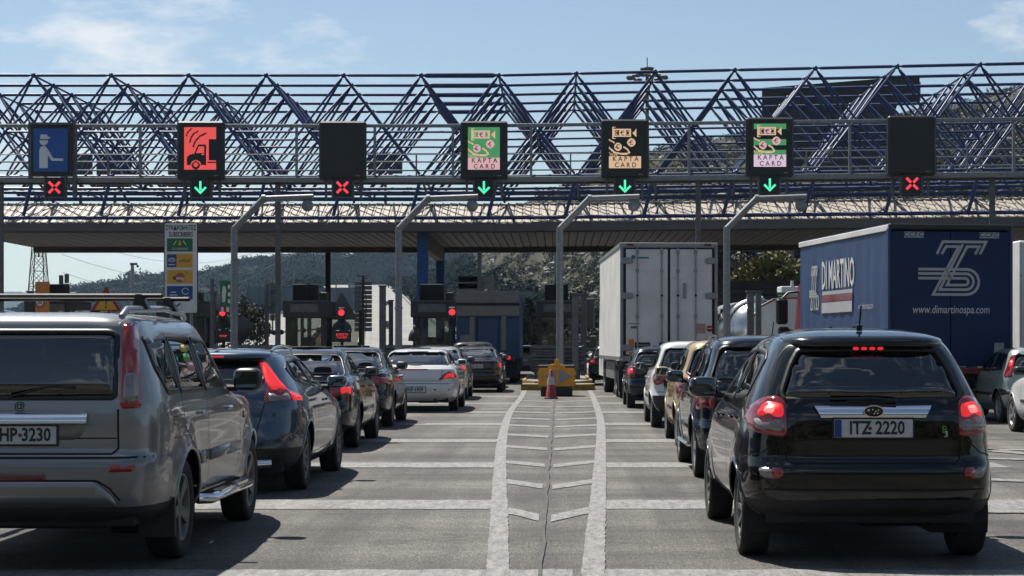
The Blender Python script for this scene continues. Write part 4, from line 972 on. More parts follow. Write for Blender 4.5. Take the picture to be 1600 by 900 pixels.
text('ΣΥΝΔΡΟΜΗΤΕΣ', M_INK, t, (0, FR, zpx(356.5)), .205, sx=.585, bold=.004); text('SUBSCRIBERS', M_INK, t, (0, FR, zpx(366.6)), .205, sx=.60, bold=.004)
def panel(py0, py1, m, name='logo_panel'): return one(name, m, t, lambda b: b.box((-.03, -.008, (zpx(py0) + zpx(py1)) / 2), (.77, .006, zpx(py0) - zpx(py1))))
M_SYEL = mat('amber sign film', (.70, .36, .03), .45); M_SBLU2 = mat('mid blue sign film', (.01, .08, .28), .45)
panel(372.5, 393, M_SGREEN); panel(397, 418, M_SYEL); panel(422, 443, M_SYEL); panel(447, 468, M_SBLU2)
one('logo_field', M_SBLU2, t, lambda b: b.box((-.27, -.0125, (zpx(397) + zpx(418)) / 2), (.28, .003, zpx(397) - zpx(418) - .02)))
one('logo_mark', M_WHITEP, t, lambda b: (ribbon(b, [(-.22, zpx(383)), (-.13, zpx(376))], .025, 'xz', -.013), ribbon(b, [(.16, zpx(383)), (.07, zpx(376))], .025, 'xz', -.013)), fix=False)
one('logo_mark', M_SYEL, t, lambda b: b.prism([(-.08, zpx(383.5)), (.02, zpx(383.5)), (-.01, zpx(376)), (-.05, zpx(376))], 'xz', -.014, -.012))
text('OLYMPIAPASS', M_WHITEP, t, (-.03, FR - .003, zpx(389)), .10, sx=.80)
one('logo_mark', M_WHITEP, t, lambda b: ribbon(b, [(-.27 + .1 * math.cos(a), zpx(406) + .055 * math.sin(a)) for a in np.linspace(0, 2 * math.pi, 14)[:-1]], .02, 'xz', -.016, True), fix=False); one('logo_mark', M_WHITEP, t, lambda b: ribbon(b, [(-.35, zpx(408)), (-.27, zpx(404)), (-.19, zpx(408))], .02, 'xz', -.0165), fix=False)
one('logo_mark', M_WHITEP, t, lambda b: b.box((-.27, -.015, zpx(413.5)), (.2, .003, .025))); text('e-PASS', M_INK, t, (.12, FR, zpx(407.5)), .12, bold=.002)
one('logo_mark', mat('orange roundel', (.5, .13, .03), .5), t, lambda b: b.lathe([(.001, -.003), (.15, 0)], (-.02, -.013, zpx(434)), 'y', 20)); text('e', M_INK, t, (-.19, FR - .004, zpx(433.5)), .22, bold=.006); text('way', M_WHITEP, t, (-.01, FR - .006, zpx(434.5)), .17, bold=.004)
for r_ in (.05, .085): one('logo_mark', M_GREY, t, lambda b: ribbon(b, [(.10 + r_ * math.cos(a), zpx(426.5) + r_ * math.sin(a)) for a in np.linspace(-.6, 1.3, 6)], .012, 'xz', -.014), fix=False)
one('logo_mark', M_SWHITE, t, lambda b: ribbon(b, [(.14 + .1 * math.cos(a), zpx(455) + .09 * math.sin(a)) for a in np.linspace(.2, 2 * math.pi - .5, 14)], .018, 'xz', -.013), fix=False)
text('pass', M_SWHITE, t, (.17, FR, zpx(464)), .11); one('logo_mark', M_SWHITE, t, lambda b: [b.box((-.22, -.013, zpx(q)), (.24 - k * .08, .003, .025)) for k, q in enumerate((461, 456.5))])
one('arrow', M_INK, t, lambda b: (ribbon(b, [(-.02, zpx(474)), (-.27, zpx(485.5))], .05, 'xz', -.009), b.prism([(-.33, zpx(488.5)), (-.30, zpx(481)), (-.17, zpx(488))], 'xz', -.0095, -.0085)), fix=False)
one('seam', M_GREY, t, lambda b: b.box((.02, -.008, zpx(480)), (.008, .003, .30)))
# --- warning triangle over a round sign, left
t = thing('warning_sign', 'yellow warning triangle with exclamation mark over a round red sign', 'sign', (-13.76, 53.6, 0))
M_SRED = mat('red sign film', (.42, .012, .015), .4)
zq = lambda py: 1.45 + (541 - py) * 53.6 / 2750
one('post', M_GALV, t, lambda b: b.tube((0, .06, 0), (0, .06, zq(450)), .04, 8))
one('triangle', M_SRED, t, lambda b: b.prism([(-.50, zq(487)), (.46, zq(487)), (-.02, zq(447.5))], 'xz', 0, .02)); one('triangle_face', M_SYEL, t, lambda b: b.prism([(-.37, zq(484)), (.33, zq(484)), (-.02, zq(457))], 'xz', -.006, -.001))
one('exclamation_mark', M_INK, t, lambda b: (b.prism([(-.055, zq(463)), (.015, zq(463)), (-.005, zq(476)), (-.035, zq(476))], 'xz', -.010, -.0065), b.lathe([(.001, -.002), (.03, 0)], (-.02, -.009, zq(480)), 'y', 12)))
one('round_sign', M_SRED, t, lambda b: b.lathe([(.001, -.012), (.36, -.012), (.36, .012)], (0, 0, zq(511)), 'y', 28)); one('round_face', M_WHITEP, t, lambda b: b.lathe([(.001, -.004), (.25, 0)], (0, -.0135, zq(511)), 'y', 24))
# --- orange speed sign, far left
t = thing('orange_sign', 'orange board with round speed limit beside two grey posts', 'sign', (-22.4, 76.4, 0), R(-12))
M_SORG = mat('orange sign film', (.62, .22, .03), .45, var=.25, vscale=3)
one('board', M_SORG, t, lambda b: b.box((0, 0, 3.4), (.66, .05, 1.7))); one('post', M_GALVD, t, lambda b: b.box((-.2, .1, 1.9), (.12, .12, 3.8))); one('ring', M_SRED, t, lambda b: b.lathe([(.001, -.006), (.23, 0)], (-.1, -.03, 3.35), 'y', 20)); one('ring_face', M_WHITEP, t, lambda b: b.lathe([(.001, -.004), (.165, 0)], (-.1, -.038, 3.35), 'y', 20))
text('30', M_INK, t, (-.1, -.046, 3.35), .22, bold=.005); one('marks', M_AMB, t, lambda b: [b.box((.2, -.03, 2.95 + k * .3), (.12, .008, .14)) for k in range(4)])
one('side_box', M_BLACK, t, lambda b: b.box((-.62, .15, 3.1), (.55, .3, 1.1), bev=.03))
# --- camera mast and power pylon
t = thing('camera_mast', 'slim grey camera mast in front of the wooded ridge', 'mast', (-33.9, 140, 0)); one('mast', M_GALV, t, lambda b: b.tube((0, 0, 0), (0, 0, 7.9), .20, 10, r1=.13)); one('camera', M_BLACK, t, lambda b: (b.box((.1, 0, 8.0), (.55, .3, .18), bev=.03), b.box((.42, 0, 7.82), (.14, .14, .2))))
M_PYL = mat('pylon steel', (.085, .09, .10), .6, .3)
def pylon(x, y, h, base, top, lb, arms, z0=None):
    z0 = float(terrain_z(x, y)) if z0 is None else z0
    t = thing('power_pylon', lb, 'pylon', (x, y, z0 - .5)); n = 11
    def lat(b):
        def c(k, s): zz = h * (1 - (1 - k / n) ** 1.15); w = base + (top - base) * min(1, zz / (h * .85)); return [Vector((sx * w, sy * w, zz)) for sx, sy in ((-1, -1), (1, -1), (1, 1), (-1, 1))]
        for k in range(n):
            a, d = c(k, 0), c(k + 1, 0)
            for q in range(4): b.tube(a[q], d[q], .10, 5, cap=False); b.tube(a[q], d[(q + 1) % 4], .055, 4, cap=False); b.tube(a[(q + 1) % 4], d[q], .055, 4, cap=False); b.tube(d[q], d[(q + 1) % 4], .05, 4, cap=False)
    one('lattice', M_PYL, t, lat, fix=False)
    for zz, w in arms: one('cross_arm', M_PYL, t, lambda b: (b.tube((-w, 0, zz), (w, 0, zz), .09, 5), b.tube((-w, 0, zz), (0, 0, zz + 1.4), .06, 5), b.tube((w, 0, zz), (0, 0, zz + 1.4), .06, 5), [b.tube((s * w, 0, zz), (s * w, 0, zz - 1.1), .07, 5) for s in (-1, -.55, .55, 1)]))
    return t
pylon(-88, 298, 27, 2.0, .55, 'tall lattice power pylon at the far left against the sky', ((17.0, .1), (22, 4.5), (25, 3.5)))
pylon(-77, 495, 40, 3.3, .7, 'lattice pylon behind the grey post in the middle of the ridge', ((30.5, 7), (34.5, 5.5), (38, 4)))
pylon(-265, 1860, 34, 3, .6, 'distant pylon standing on the ridge skyline', ((24, 11), (28, 8)), 82)
t = thing('power_lines', 'thin power lines sagging across the pale sky at the left', 'cables', (0, 0, 0))
def sag(a, c, s, n=16): return [tuple(Vector(a).lerp(Vector(c), k / n) - Vector((0, 0, s * 4 * (k / n) * (1 - k / n)))) for k in range(n + 1)]
for a, c, s in (((-92, 298, 20.5), (-150, 330, 24), 4), ((-84, 298, 20.5), (-77, 495, 32), 6), ((-84, 298, 17), (-70, 495, 30), 7), ((-84, 298, 23), (-20, 330, 19), 3), ((-92, 298, 23), (-150, 250, 28), 3), ((-84, 298, 14), (-77, 495, 27), 7)):
    one('cable', M_PYL, t, lambda b: b.pipe(sag(a, c, s), .035, 4))
# thin street poles on the hillside
for k, (x, y, h, lb) in enumerate(((-14.8, 190, 16.6, 'slender pale pole above the blue truck'), (-.5, 235, 14, 'slender pole left of the centre mast on the hillside'), (8.0, 240, 12, 'slender pole between centre mast and white truck'), (-52, 320, 12, 'slim dark pole near the motorway barrier'))):
    t = thing('lamp_pole', lb, 'pole', (x, y, float(terrain_z(x, y)) - .3)); one('shaft', M_GALVD, t, lambda b: b.tube((0, 0, 0), (0, 0, h), .17, 8, r1=.09)); one('head', M_GALVD, t, lambda b: b.box((.4, 0, h), (1.0, .25, .12), bev=.03))

# --- buildings
def house(x, y, w, d, h, m, lb, win=5, sink=1.0):
    t = thing('hillside_building', lb, 'building', (x, y, float(terrain_z(x, y)) - sink), R(4))
    one('wall', m, t, lambda b: b.box((0, d / 2, h / 2), (w, d, h))); one('parapet', m, t, lambda b: b.box((0, d / 2, h + .2), (w + .3, d + .3, .4)))
    for k in range(win):
        wx = -w / 2 + (k + .6) * w / (win + .2); f = one('window', M_GREY, t, lambda b: b.box((wx, -.02, h * .55), (w / win * .4, .06, h * .5))); one('pane', M_DARKG, f, lambda b: b.box((wx, -.06, h * .55), (w / win * .3, .03, h * .4)))
M_WWALL = mat('white wall', (.55, .55, .53), .8, var=.15, vscale=.5); M_GWALL = mat('grey block wall', (.20, .21, .22), .85, var=.2, vscale=.4)
house(-12.6, 385, 6.6, 8, 3.4, M_WWALL, 'small white building with windows on the rocky hillside'); house(-2.2, 392, 13, 8, 3.2, M_GWALL, 'long grey building right of the white hillside one', 6)
house(14.5, 396, 9, 8, 5, M_GWALL, 'grey building on the hillside left of the white truck', 4)
M_BARB = mat('blue grey sound wall', (.16, .20, .25), .8, var=.2, vscale=.2)
t = thing('sound_wall', 'blue grey sound wall with posts left of the motorway', 'wall', (-72, 470, float(road_z(470)) - 1))
for k in range(9): one('panel', M_BARB, t, lambda b: b.box((-9.5 + k * 3.4, 0, 5.2), (3.36, .25, 6.2))); one('post', M_GALVD, t, lambda b: b.box((-11.2 + k * 3.4, -.2, 5.6), (.28, .28, 7.6)))
for k in range(7):
    x = -262 + k * 30; y = 1700 + (k % 3) * 50
    house(x, y, 14 + 5 * (k % 2), 12, 9 + (k % 3) * 2, M_WWALL, ['leftmost white house on the wooded ridge', 'second white house from the left on the wooded ridge', 'third white house from the left on the wooded ridge', 'fourth white house from the left on the wooded ridge', 'third white house from the right on the wooded ridge', 'second white house from the right on the wooded ridge', 'rightmost white house on the wooded ridge'][k], 3, -1.0)

# --- trees
def tree(name, x, y, h, r, col, lb, n=5200, cone=False, trunk=.18, seed=1, leaf=.16, z0=None, squash=1.0):
    z0 = float(terrain_z(x, y)) if z0 is None else z0
    t = thing(name, lb, 'tree', (x, y, z0 - .15)); rs = np.random.RandomState(seed)
    M_T = mat('bark', (.10, .085, .065), .9, var=.4, vscale=3)
    def limbs(b):
        b.tube((0, 0, 0), (0, 0, h * .55), trunk, 8, r1=trunk * .5)
        if not cone:
            for k in range(9):
                a = k * 2.4; b.tube((0, 0, h * (.2 + .04 * k)), (math.cos(a) * r * .7, math.sin(a) * r * .7, h * (.45 + .05 * k)), trunk * .4, 6, r1=trunk * .12)
    one('trunk', M_T, t, limbs)
    if cone:
        zz = rs.uniform(0, 1, n) ** .9; rad = r * np.clip(np.minimum(zz * 6, 1) * (1 - zz) ** .6 + .06, 0, 1) * rs.uniform(.5, 1.05, n); a = rs.uniform(0, 6.28, n)
        c = np.stack([np.cos(a) * rad, np.sin(a) * rad, zz * h], 1)
    else:
        nc = 46; d = rs.normal(size=(nc, 3)); d /= np.linalg.norm(d, axis=1)[:, None]; cc = d * (rs.uniform(.25, 1, (nc, 1)) ** .5) * np.array([r, r, h * .36 * squash]) + np.array([0, 0, h * .6]); cr = rs.uniform(.14, .30, nc) * r
        k = rs.randint(0, nc, n); e = rs.normal(size=(n, 3)); e /= np.linalg.norm(e, axis=1)[:, None]; c = cc[k] + e * (cr[k] * rs.uniform(.5, 1, n))[:, None]
    a = rs.normal(size=(n, 3)); a /= np.linalg.norm(a, axis=1)[:, None]; b_ = rs.normal(size=(n, 3)); b_ = np.cross(a, b_); b_ /= np.linalg.norm(b_, axis=1)[:, None]; s = leaf * rs.uniform(.6, 1.3, (n, 1))
    V = np.empty((n * 4, 3)); V[0::4] = c - a * s; V[1::4] = c + b_ * s * .55; V[2::4] = c + a * s; V[3::4] = c - b_ * s * .55
    o = link('crown', mesh_from('crown', V, np.arange(n * 4).reshape(-1, 4), mat('leaves ' + lb[:18], col, .7, var=.55, vscale=1.2)), t)
    return t
tree('cypress_tree', -2.35, 140, 5.4, 1.1, (.022, .032, .018), 'slim dark cypress between blue truck and centre booth', 5200, True, seed=2, z0=0)
tree('broadleaf_tree', 15.0, 118, 8.6, 3.4, (.26, .23, .04), 'yellow green tree above the silver tanker', 9000, seed=3, leaf=.2, z0=.0)
tree('broadleaf_tree', 18.5, 122, 7.6, 3.0, (.24, .22, .038), 'yellow green tree touching the blue trailer edge', 7000, seed=13, leaf=.2, z0=.0)
tree('cypress_tree', 11.6, 125, 9.2, 1.3, (.022, .03, .017), 'tall dark cypress right of the fourth mast arm', 6500, True, seed=4, z0=0)
tree('broadleaf_tree', 14.0, 150, 11.0, 4.0, (.10, .105, .065), 'grey green tree behind the dark cypress on the right', 6500, seed=5, leaf=.22, z0=0)
tree('pine_tree', 18.3, 152, 13.5, 5.2, (.025, .035, .02), 'large dark tree behind the yellow green ones', 9000, seed=6, leaf=.25, z0=0)
tree('broadleaf_tree', -24.5, 135, 5.0, 2.6, (.05, .06, .03), 'round dark bush tree by the ball chain gate', 4000, seed=7, z0=0)
for k, (x, y) in enumerate(((-9, 172), (-5.5, 176), (1.5, 178), (5, 180), (9, 176))):
    tree('shrub', x, y, 3.2 + .5 * (k % 2), 2.6, (.10, .10, .05), ['leftmost roadside shrub behind the blue truck', 'roadside shrub over the blue truck right edge', 'roadside shrub left of the centre booth', 'roadside shrub right of the centre booth', 'rightmost roadside shrub by the white truck'][k], 3000, seed=20 + k, trunk=.08, leaf=.2, z0=0.0)
# dark container and retaining bank on the right
t = thing('dark_container', 'dark slatted container behind the tanker and mast arm', 'container', (10.9, 103, 0))
M_CONT = mat('dark container', (.05, .052, .055), .6, var=.3, vscale=1); M_CONTD = mat('container roof', (.015, .015, .016), .6)
one('shell', M_CONT, t, lambda b: b.box((0, 3, 2.45), (5.8, 6, 4.9))); one('roof', M_CONTD, t, lambda b: b.box((.1, 3, 5.05), (6.2, 6.3, .45)))
for k in range(10): one('slat', M_CONT, t, lambda b: b.box((0, -.05, .6 + k * .45), (5.7, .12, .3), bev=.03))
# far parked cars area wall
t = thing('low_wall', 'low pale wall beyond the plaza behind the centre booth', 'wall', (2, 150, 0)); one('wall', M_CONC, t, lambda b: b.box((0, 0, .45), (34, .3, .9))); one('rail', M_GALVD, t, lambda b: b.box((0, 0, 1.25), (34, .06, .1)))

# ================================================================ CARS
def pchip(x, y, xq):
    h = np.diff(x); d = np.diff(y, axis=0) / h[:, None]; n = len(x); m = np.zeros_like(y)
    m[0], m[-1] = d[0], d[-1]
    for k in range(1, n - 1):
        w1, w2 = 2 * h[k] + h[k - 1], h[k] + 2 * h[k - 1]; s = (d[k - 1] * d[k] > 0)
        den = np.where(s, w1 / np.where(s, d[k - 1], 1) + w2 / np.where(s, d[k], 1), 1); m[k] = np.where(s, (w1 + w2) / den, 0)
    i = np.clip(np.searchsorted(x, xq) - 1, 0, n - 2); t = ((xq - x[i]) / h[i])[:, None]; hh = h[i][:, None]
    return (2 * t**3 - 3 * t**2 + 1) * y[i] + (t**3 - 2 * t**2 + t) * hh * m[i] + (-2 * t**3 + 3 * t**2) * y[i + 1] + (t**3 - t**2) * hh * m[i + 1]
def in_poly(P, poly):
    x, y = P[:, 0], P[:, 1]; ins = np.zeros(len(P), bool); n = len(poly)
    for i in range(n):
        xa, ya = poly[i]; xb, yb = poly[i - 1]
        c = (ya > y) != (yb > y); ins ^= c & (x < (xb - xa) * (y - ya) / (yb - ya + 1e-12) + xa)
    return ins
def area(p): return .5 * sum(p[i - 1][0] * p[i][1] - p[i][0] * p[i - 1][1] for i in range(len(p)))
def chaikin(p, it=2, q=.22, rad=.035):
    """Rounds the corners of an outline with short arcs."""
    o = []; n = len(p)
    for i in range(n):
        a, b, c = Vector(p[i - 1]), Vector(p[i]), Vector(p[(i + 1) % n]); da, dc = a - b, c - b
        la, lc = da.length, dc.length
        if la < 1e-6 or lc < 1e-6: continue
        d = min(rad, .38 * la, .38 * lc); s, e = b + da / la * d, b + dc / lc * d
        for t in (0, .33, .67, 1): o.append(tuple(s * (1 - t) ** 2 + b * 2 * t * (1 - t) + e * t * t))
    return o
def inset(p, d):
    if area(p) < 0: p = p[::-1]
    n = len(p); o = []
    for i in range(n):
        a = Vector(p[i]) - Vector(p[i - 1]); c = Vector(p[(i + 1) % n]) - Vector(p[i])
        if a.length < 1e-6: a = c
        if c.length < 1e-6: c = a
        a.normalize(); c.normalize(); na, nc = Vector((-a.y, a.x)), Vector((-c.y, c.x)); m = (na + nc); m = m.normalized() if m.length > 1e-6 else na
        o.append(tuple(Vector(p[i]) + m * d / max(.5, m.dot(na))))
    return o
DIRS = {'S': (Vector((-1, 0, 0)), Vector((0, 1, 0))), 'R': (Vector((0, 1, 0)), Vector((1, 0, 0))), 'F': (Vector((0, -1, 0)), Vector((1, 0, 0))), 'D': (Vector((-.7071, .7071, 0)), Vector((.7071, .7071, 0))), 'T': (Vector((0, 0, -1)), Vector((1, 0, 0)))}

class Car:
    def __init__(s, name, label, loc, rz, P, keys, wb, ym, tyre_r, res=.04, flare=.015, arch=.385, drop=(), group='cars queueing at the toll', cat='car', arch_m=None, tw=.20, track=None, rim=('five', None), seats=True, lining=True):
        s.t = thing(name, label, cat, loc, rz, group); s.P = P; s.wb = wb; s.res = res; s.tr = tyre_r; s.arch = arch; s.holes = []; s.regions = []; s.ym = ym
        K = np.array(keys, float); dk = np.diff(K[:, :4], axis=0); t = np.concatenate([[0], np.cumsum(np.sqrt(dk[:, 0]**2 + dk[:, 3]**2 + (.5 * np.maximum(abs(dk[:, 1]), abs(dk[:, 2])))**2) + 1e-4)])
        nr = int(t[-1] / res) + 1; D = pchip(t, K, np.linspace(0, t[-1], nr))
        a = (K[:, 2].max() - K[:, 1].min()) / 2; N1 = int((ym - K[:, 1].min() + .8) / res); N2 = int((K[:, 2].max() - ym + .8) / (res * 1.5))
        ph = np.linspace(0, math.pi / 2, 260); rings = []
        for z, yr, yf, hw, er, ef in D:
            x1 = hw * np.sin(ph) ** (2 / er); y1 = ym - (ym - yr) * np.cos(ph) ** (2 / er)
            x2 = hw * np.cos(ph) ** (2 / ef); y2 = ym + (yf - ym) * np.sin(ph) ** (2 / ef)
            def rsm(x, y, n):
                L = np.concatenate([[0], np.cumsum(np.hypot(np.diff(x), np.diff(y)))]); q = np.linspace(0, L[-1], n + 1); return np.interp(q, L, x), np.interp(q, L, y)
            xa, ya = rsm(x1, y1, N1); xb, yb = rsm(x2, y2, N2)
            x = np.concatenate([xa, xb[1:]]); y = np.concatenate([ya, yb[1:]])
            rings.append(np.stack([np.concatenate([x, -x[-2:0:-1]]), np.concatenate([y, y[-2:0:-1]]), np.full(2 * len(x) - 2, z)], 1))
        V = np.array(rings); m = V.shape[1]; V = V.reshape(-1, 3)
        for yc in (0, wb):
            d = np.hypot(V[:, 1] - yc, V[:, 2] - tyre_r); V[:, 0] += np.sign(V[:, 0]) * flare * np.exp(-((d - arch) / .10)**2) * (abs(V[:, 0]) > .45)
        if drop:
            zb, zt = drop[0]; w = np.clip((V[:, 2] - zb) / (zt - zb), 0, 1); V[:, 2] += w * np.interp(V[:, 1], [q[0] for q in drop[1]], [q[1] for q in drop[1]])
        i = np.arange(m); F = np.concatenate([np.stack([j * m + i, j * m + (i + 1) % m, (j + 1) * m + (i + 1) % m, (j + 1) * m + i], 1) for j in range(nr - 1)])
        s.V, s.F, s.top = V, F, list(range((nr - 1) * m, nr * m)); s.bot = list(range(m))
        s.bvh = BVHTree.FromPolygons([tuple(p) for p in V], F.tolist() + [s.top])
        s.zb = K[0, 0]; s.yr = K[:, 1].min(); s.yf = K[:, 2].max(); s.hw = K[:, 3].max()
        s.track = track or (s.hw - tw / 2 - .015); s.tw = tw; s.arch_m = arch_m; s.lin = lining
        s.wheels(rim); 
        if seats: s.cabin()
    def hit(s, d, a, z):
        D, L = DIRS[d]
        o = (L * a + Vector((0, 0, z)) - D * 6) if d != 'T' else Vector((a, z, 6))
        h, n, i, _ = s.bvh.ray_cast(o, D)
        if h is None:
            h = s.bvh.find_nearest(L * a + Vector((0, 0, z)) - D * 1.0)[0]; n = -D
        return h, (n if n.dot(D) < 0 else -n)
    def flat(s, d, pts):
        if d == 'D': return [((p[0] + p[1]) * .7071, p[2]) for p in pts]
        return pts
    def patch(s, name, d, poly, m, off=.004, grid=.06, mirror=None, ring=None, parent=None, smooth=True, depth=.012, label=None):
        """A panel laid on the body: the outline is projected on to the shell and given a small thickness."""
        poly = [tuple(p) for p in poly]; mirror = (d in 'SD') if mirror is None else mirror
        vs = [Vector(p) for p in poly]; n = len(vs); ed = [(i, (i + 1) % n) for i in range(n)]
        if ring: r0 = len(vs); vs += [Vector(p) for p in ring]; ed += [(r0 + i, r0 + (i + 1) % len(ring)) for i in range(len(ring))]
        xs = [p[0] for p in poly]; zs = [p[1] for p in poly]
        if not ring:
            inn = inset(poly, grid * .35); gx = np.arange(min(xs), max(xs), grid); gz = np.arange(min(zs), max(zs), grid)
            G = np.array([(x, z) for x in gx for z in gz]) if len(gx) and len(gz) else np.zeros((0, 2))
            if len(G): G = G[in_poly(G, inn)]; vs += [Vector(g) for g in G]
        v2, _, f2, _, _, _ = delaunay_2d_cdt(vs, ed, [], 1, 1e-5)
        if ring:
            c = np.array([[sum(v2[i][0] for i in f) / 3, sum(v2[i][1] for i in f) / 3] for f in f2]); k = ~in_poly(c, ring); f2 = [f for f, q in zip(f2, k) if q]
        v3 = []; nn = []
        for p in v2:
            h, nm = s.hit(d, p[0], p[1]); v3.append(h + nm * off); nn.append(nm)
        cnt = {}
        for f in f2:
            for a, b in zip(f, f[1:] + f[:1]): cnt.setdefault(frozenset((a, b)), []).append((a, b))
        F = [tuple(f) for f in f2]; base = len(v3); mp = {}
        for es in cnt.values():
            if len(es) == 1:
                a, b = es[0]
                for q in (a, b):
                    if q not in mp: mp[q] = len(v3); v3.append(v3[q] - nn[q] * (off + depth))
                F.append((a, mp[a], mp[b], b))
        # face outward
        nv = (v3[F[0][1]] - v3[F[0][0]]).cross(v3[F[0][2]] - v3[F[0][0]])
        if nv.dot(nn[F[0][0]]) < 0: F = [f[::-1] for f in F]
        sm = [smooth and i < len(f2) for i in range(len(F))]
        outs = []
        for sg in ((1, -1) if mirror else (1,)):
            VV = [(p.x * sg, p.y, p.z) for p in v3]; FF = F if sg > 0 else [f[::-1] for f in F]
            b = MB(); b.v = VV; b.f = FF; b.sm = sm; pr = parent if not isinstance(parent, (list, tuple)) else parent[0 if sg > 0 else 1]
            o = b.build(name, m, pr or s.t, fix=False); outs.append(o)
            if label: o['label'] = label
        return outs
    def window(s, name, d, pts, g=None, frit=.035, q=.22, m=None):
        p = chaikin(s.flat(d, pts), 2, q)
        if area(p) < 0: p = p[::-1]
        i2 = inset(p, frit); s.holes.append((d, inset(p, frit * .7)))
        panes = s.patch(name, d, inset(p, frit * .8), g or M_GLASS, .003, .09, depth=.0); s.patch('window_frame', d, p, m or M_BLACK, .006, ring=i2, parent=panes)
        return panes
    def lamp(s, d, pts, m, name='tail_light', off=.010, q=.25, parent=None, mirror=None): return s.patch(name, d, chaikin(s.flat(d, pts), 2, q), m, off, .04, parent=parent, mirror=mirror)
    def seam(s, name, d, pts, w=.007, m=None, mirror=None, off=.0015):
        mirror = (d in 'SD') if mirror is None else mirror
        pts = s.flat(d, pts); P2 = []
        for a, b in zip(pts[:-1], pts[1:]):
            n = max(2, int(math.hypot(b[0] - a[0], b[1] - a[1]) / .04))
            P2 += [(a[0] + (b[0] - a[0]) * k / n, a[1] + (b[1] - a[1]) * k / n) for k in range(n)]
        P2.append(pts[-1]); L = []; 
        for i, p in enumerate(P2):
            a, b = P2[max(i - 1, 0)], P2[min(i + 1, len(P2) - 1)]; t = Vector((b[0] - a[0], b[1] - a[1])).normalized(); nn = Vector((-t.y, t.x)) * w / 2
            for sg in (1, -1):
                h, nm = s.hit(d, p[0] + nn.x * sg, p[1] + nn.y * sg); L.append(h + nm * off)
        F = [(2 * i, 2 * i + 1, 2 * i + 3, 2 * i + 2) for i in range(len(P2) - 1)]
        for sg in ((1, -1) if mirror else (1,)): o = MB().add([(p.x * sg, p.y, p.z) for p in L], F).build(name, m or M_SEAM, s.t, fix=False)
    def wheels(s, rim):
        r, w = s.tr, s.tw; style, rm = rim; rm = rm or M_ALLOY; rr = r * .66
        tb = MB(); tb.lathe([(rr, -w * .40), (r * .86, -w * .5), (r * .96, -w * .47), (r, -w * .36), (r, w * .36), (r * .96, w * .47), (r * .86, w * .5), (rr + .012, w * .46), (rr, w * .40)], axis='x', n=40)
        for k in range(4): tb.lathe([(r + .001, -w * .3 + k * w * .2 - .005), (r + .001, -w * .3 + k * w * .2 + .005)], axis='x', n=40)
        rb = MB(); rb.lathe([(rr, -w * .38), (rr * .93, -w * .3), (rr * .9, w * .2), (rr * .95, w * .40), (rr * 1.015, w * .44), (rr * 1.02, w * .40)], axis='x', n=40)
        rb.lathe([(.001, w * .36), (rr * .14, w * .36), (rr * .2, w * .33), (rr * .22, w * .1)], axis='x', n=20)
        n = {'five': 5, 'six': 6, 'multi': 9, 'cap': 7, 'twin': 5}[style]
        for k in range(n):
            a0 = 2 * math.pi * k / n + .3
            for da in ((-.13, .13) if style == 'twin' else (0,)):
                a = a0 + da; hw_ = {'five': .17, 'six': .13, 'multi': .08, 'cap': .20, 'twin': .075}[style] * rr; ca, sa = math.cos(a), math.sin(a); v = []
                for rad, k_, xx in ((rr * .15, .9, w * .34), (rr * .55, 1.0, w * .35), (rr * .95, 1.25, w * .40)):
                    for sg in (-1, 1): v += [(xx, rad * ca - sg * hw_ * k_ * sa, rad * sa + sg * hw_ * k_ * ca), (xx - .04, rad * ca - sg * hw_ * k_ * sa, rad * sa + sg * hw_ * k_ * ca)]
                f = []
                for q in (0, 4): f += [(q, q + 2, q + 6, q + 4), (q, q + 4, q + 5, q + 1), (q + 2, q + 3, q + 7, q + 6)]
                rb.add(v, f)
        bb = MB(); bb.lathe([(.001, 0), (rr * .92, 0), (rr * .92, -.03)], axis='x', n=24)
        meshes = [b.build(nm, m, None).data for b, nm, m in ((bb, 'wheel', M_MATTE), (tb, 'tyre', M_RUB), (rb, 'rim', rm))]
        for o in [o for o in bpy.data.objects if o.data in meshes and o.parent is None]: bpy.data.objects.remove(o)
        for sx in (1, -1):
            for yc in (0, s.wb):
                wo = link('wheel', meshes[0], s.t); wo.location = (sx * s.track, yc, r); wo.rotation_euler = (random.uniform(0, 1.2), 0, 0 if sx > 0 else math.pi); link('tyre', meshes[1], wo); link('rim', meshes[2], wo)
    def cabin(s):
        yb = s.ym; z = s.zb
        for xx in (-.36, .36):
            st = one('front_seat', M_CABIN, s.t, lambda b: (b.box((xx, yb + .25, .50), (.5, .55, .18), bev=.06), b.box((xx, yb - .02, .84), (.48, .16, .68), bev=.07, rx=-.15)))
            one('headrest', M_CABIN, st, lambda b: (b.sell((xx, yb - .08, 1.26), (.27, .12, .18), 3), b.box((xx, yb - .07, 1.17), (.1, .03, .12))))
        st = one('rear_seat', M_CABIN, s.t, lambda b: (b.box((0, yb - .62, .50), (1.22, .5, .2), bev=.06), b.box((0, yb - .92, .80), (1.22, .18, .58), bev=.06, rx=-.2)))
        for xx in (-.36, .36): one('headrest', M_CABIN, st, lambda b: b.sell((xx, yb - .98, 1.10), (.26, .11, .15), 3))
        one('dashboard', M_CABIN, s.t, lambda b: b.box((0, yb + 1.05, .86), (1.3, .45, .2), bev=.06)); one('steering_wheel', M_CABIN, s.t, lambda b: b.pipe([(-.36 + .18 * math.cos(a), yb + .72 - .06 * math.sin(a), .93 + .16 * math.sin(a)) for a in np.linspace(0, 2 * math.pi, 15)[:-1]], .015, 6, True))
        one('underbody', M_MATTE, s.t, lambda b: b.box((0, (s.yr + s.yf) / 2, z + .05), (s.hw * 1.62, (s.yf - s.yr) * .93, .1)))
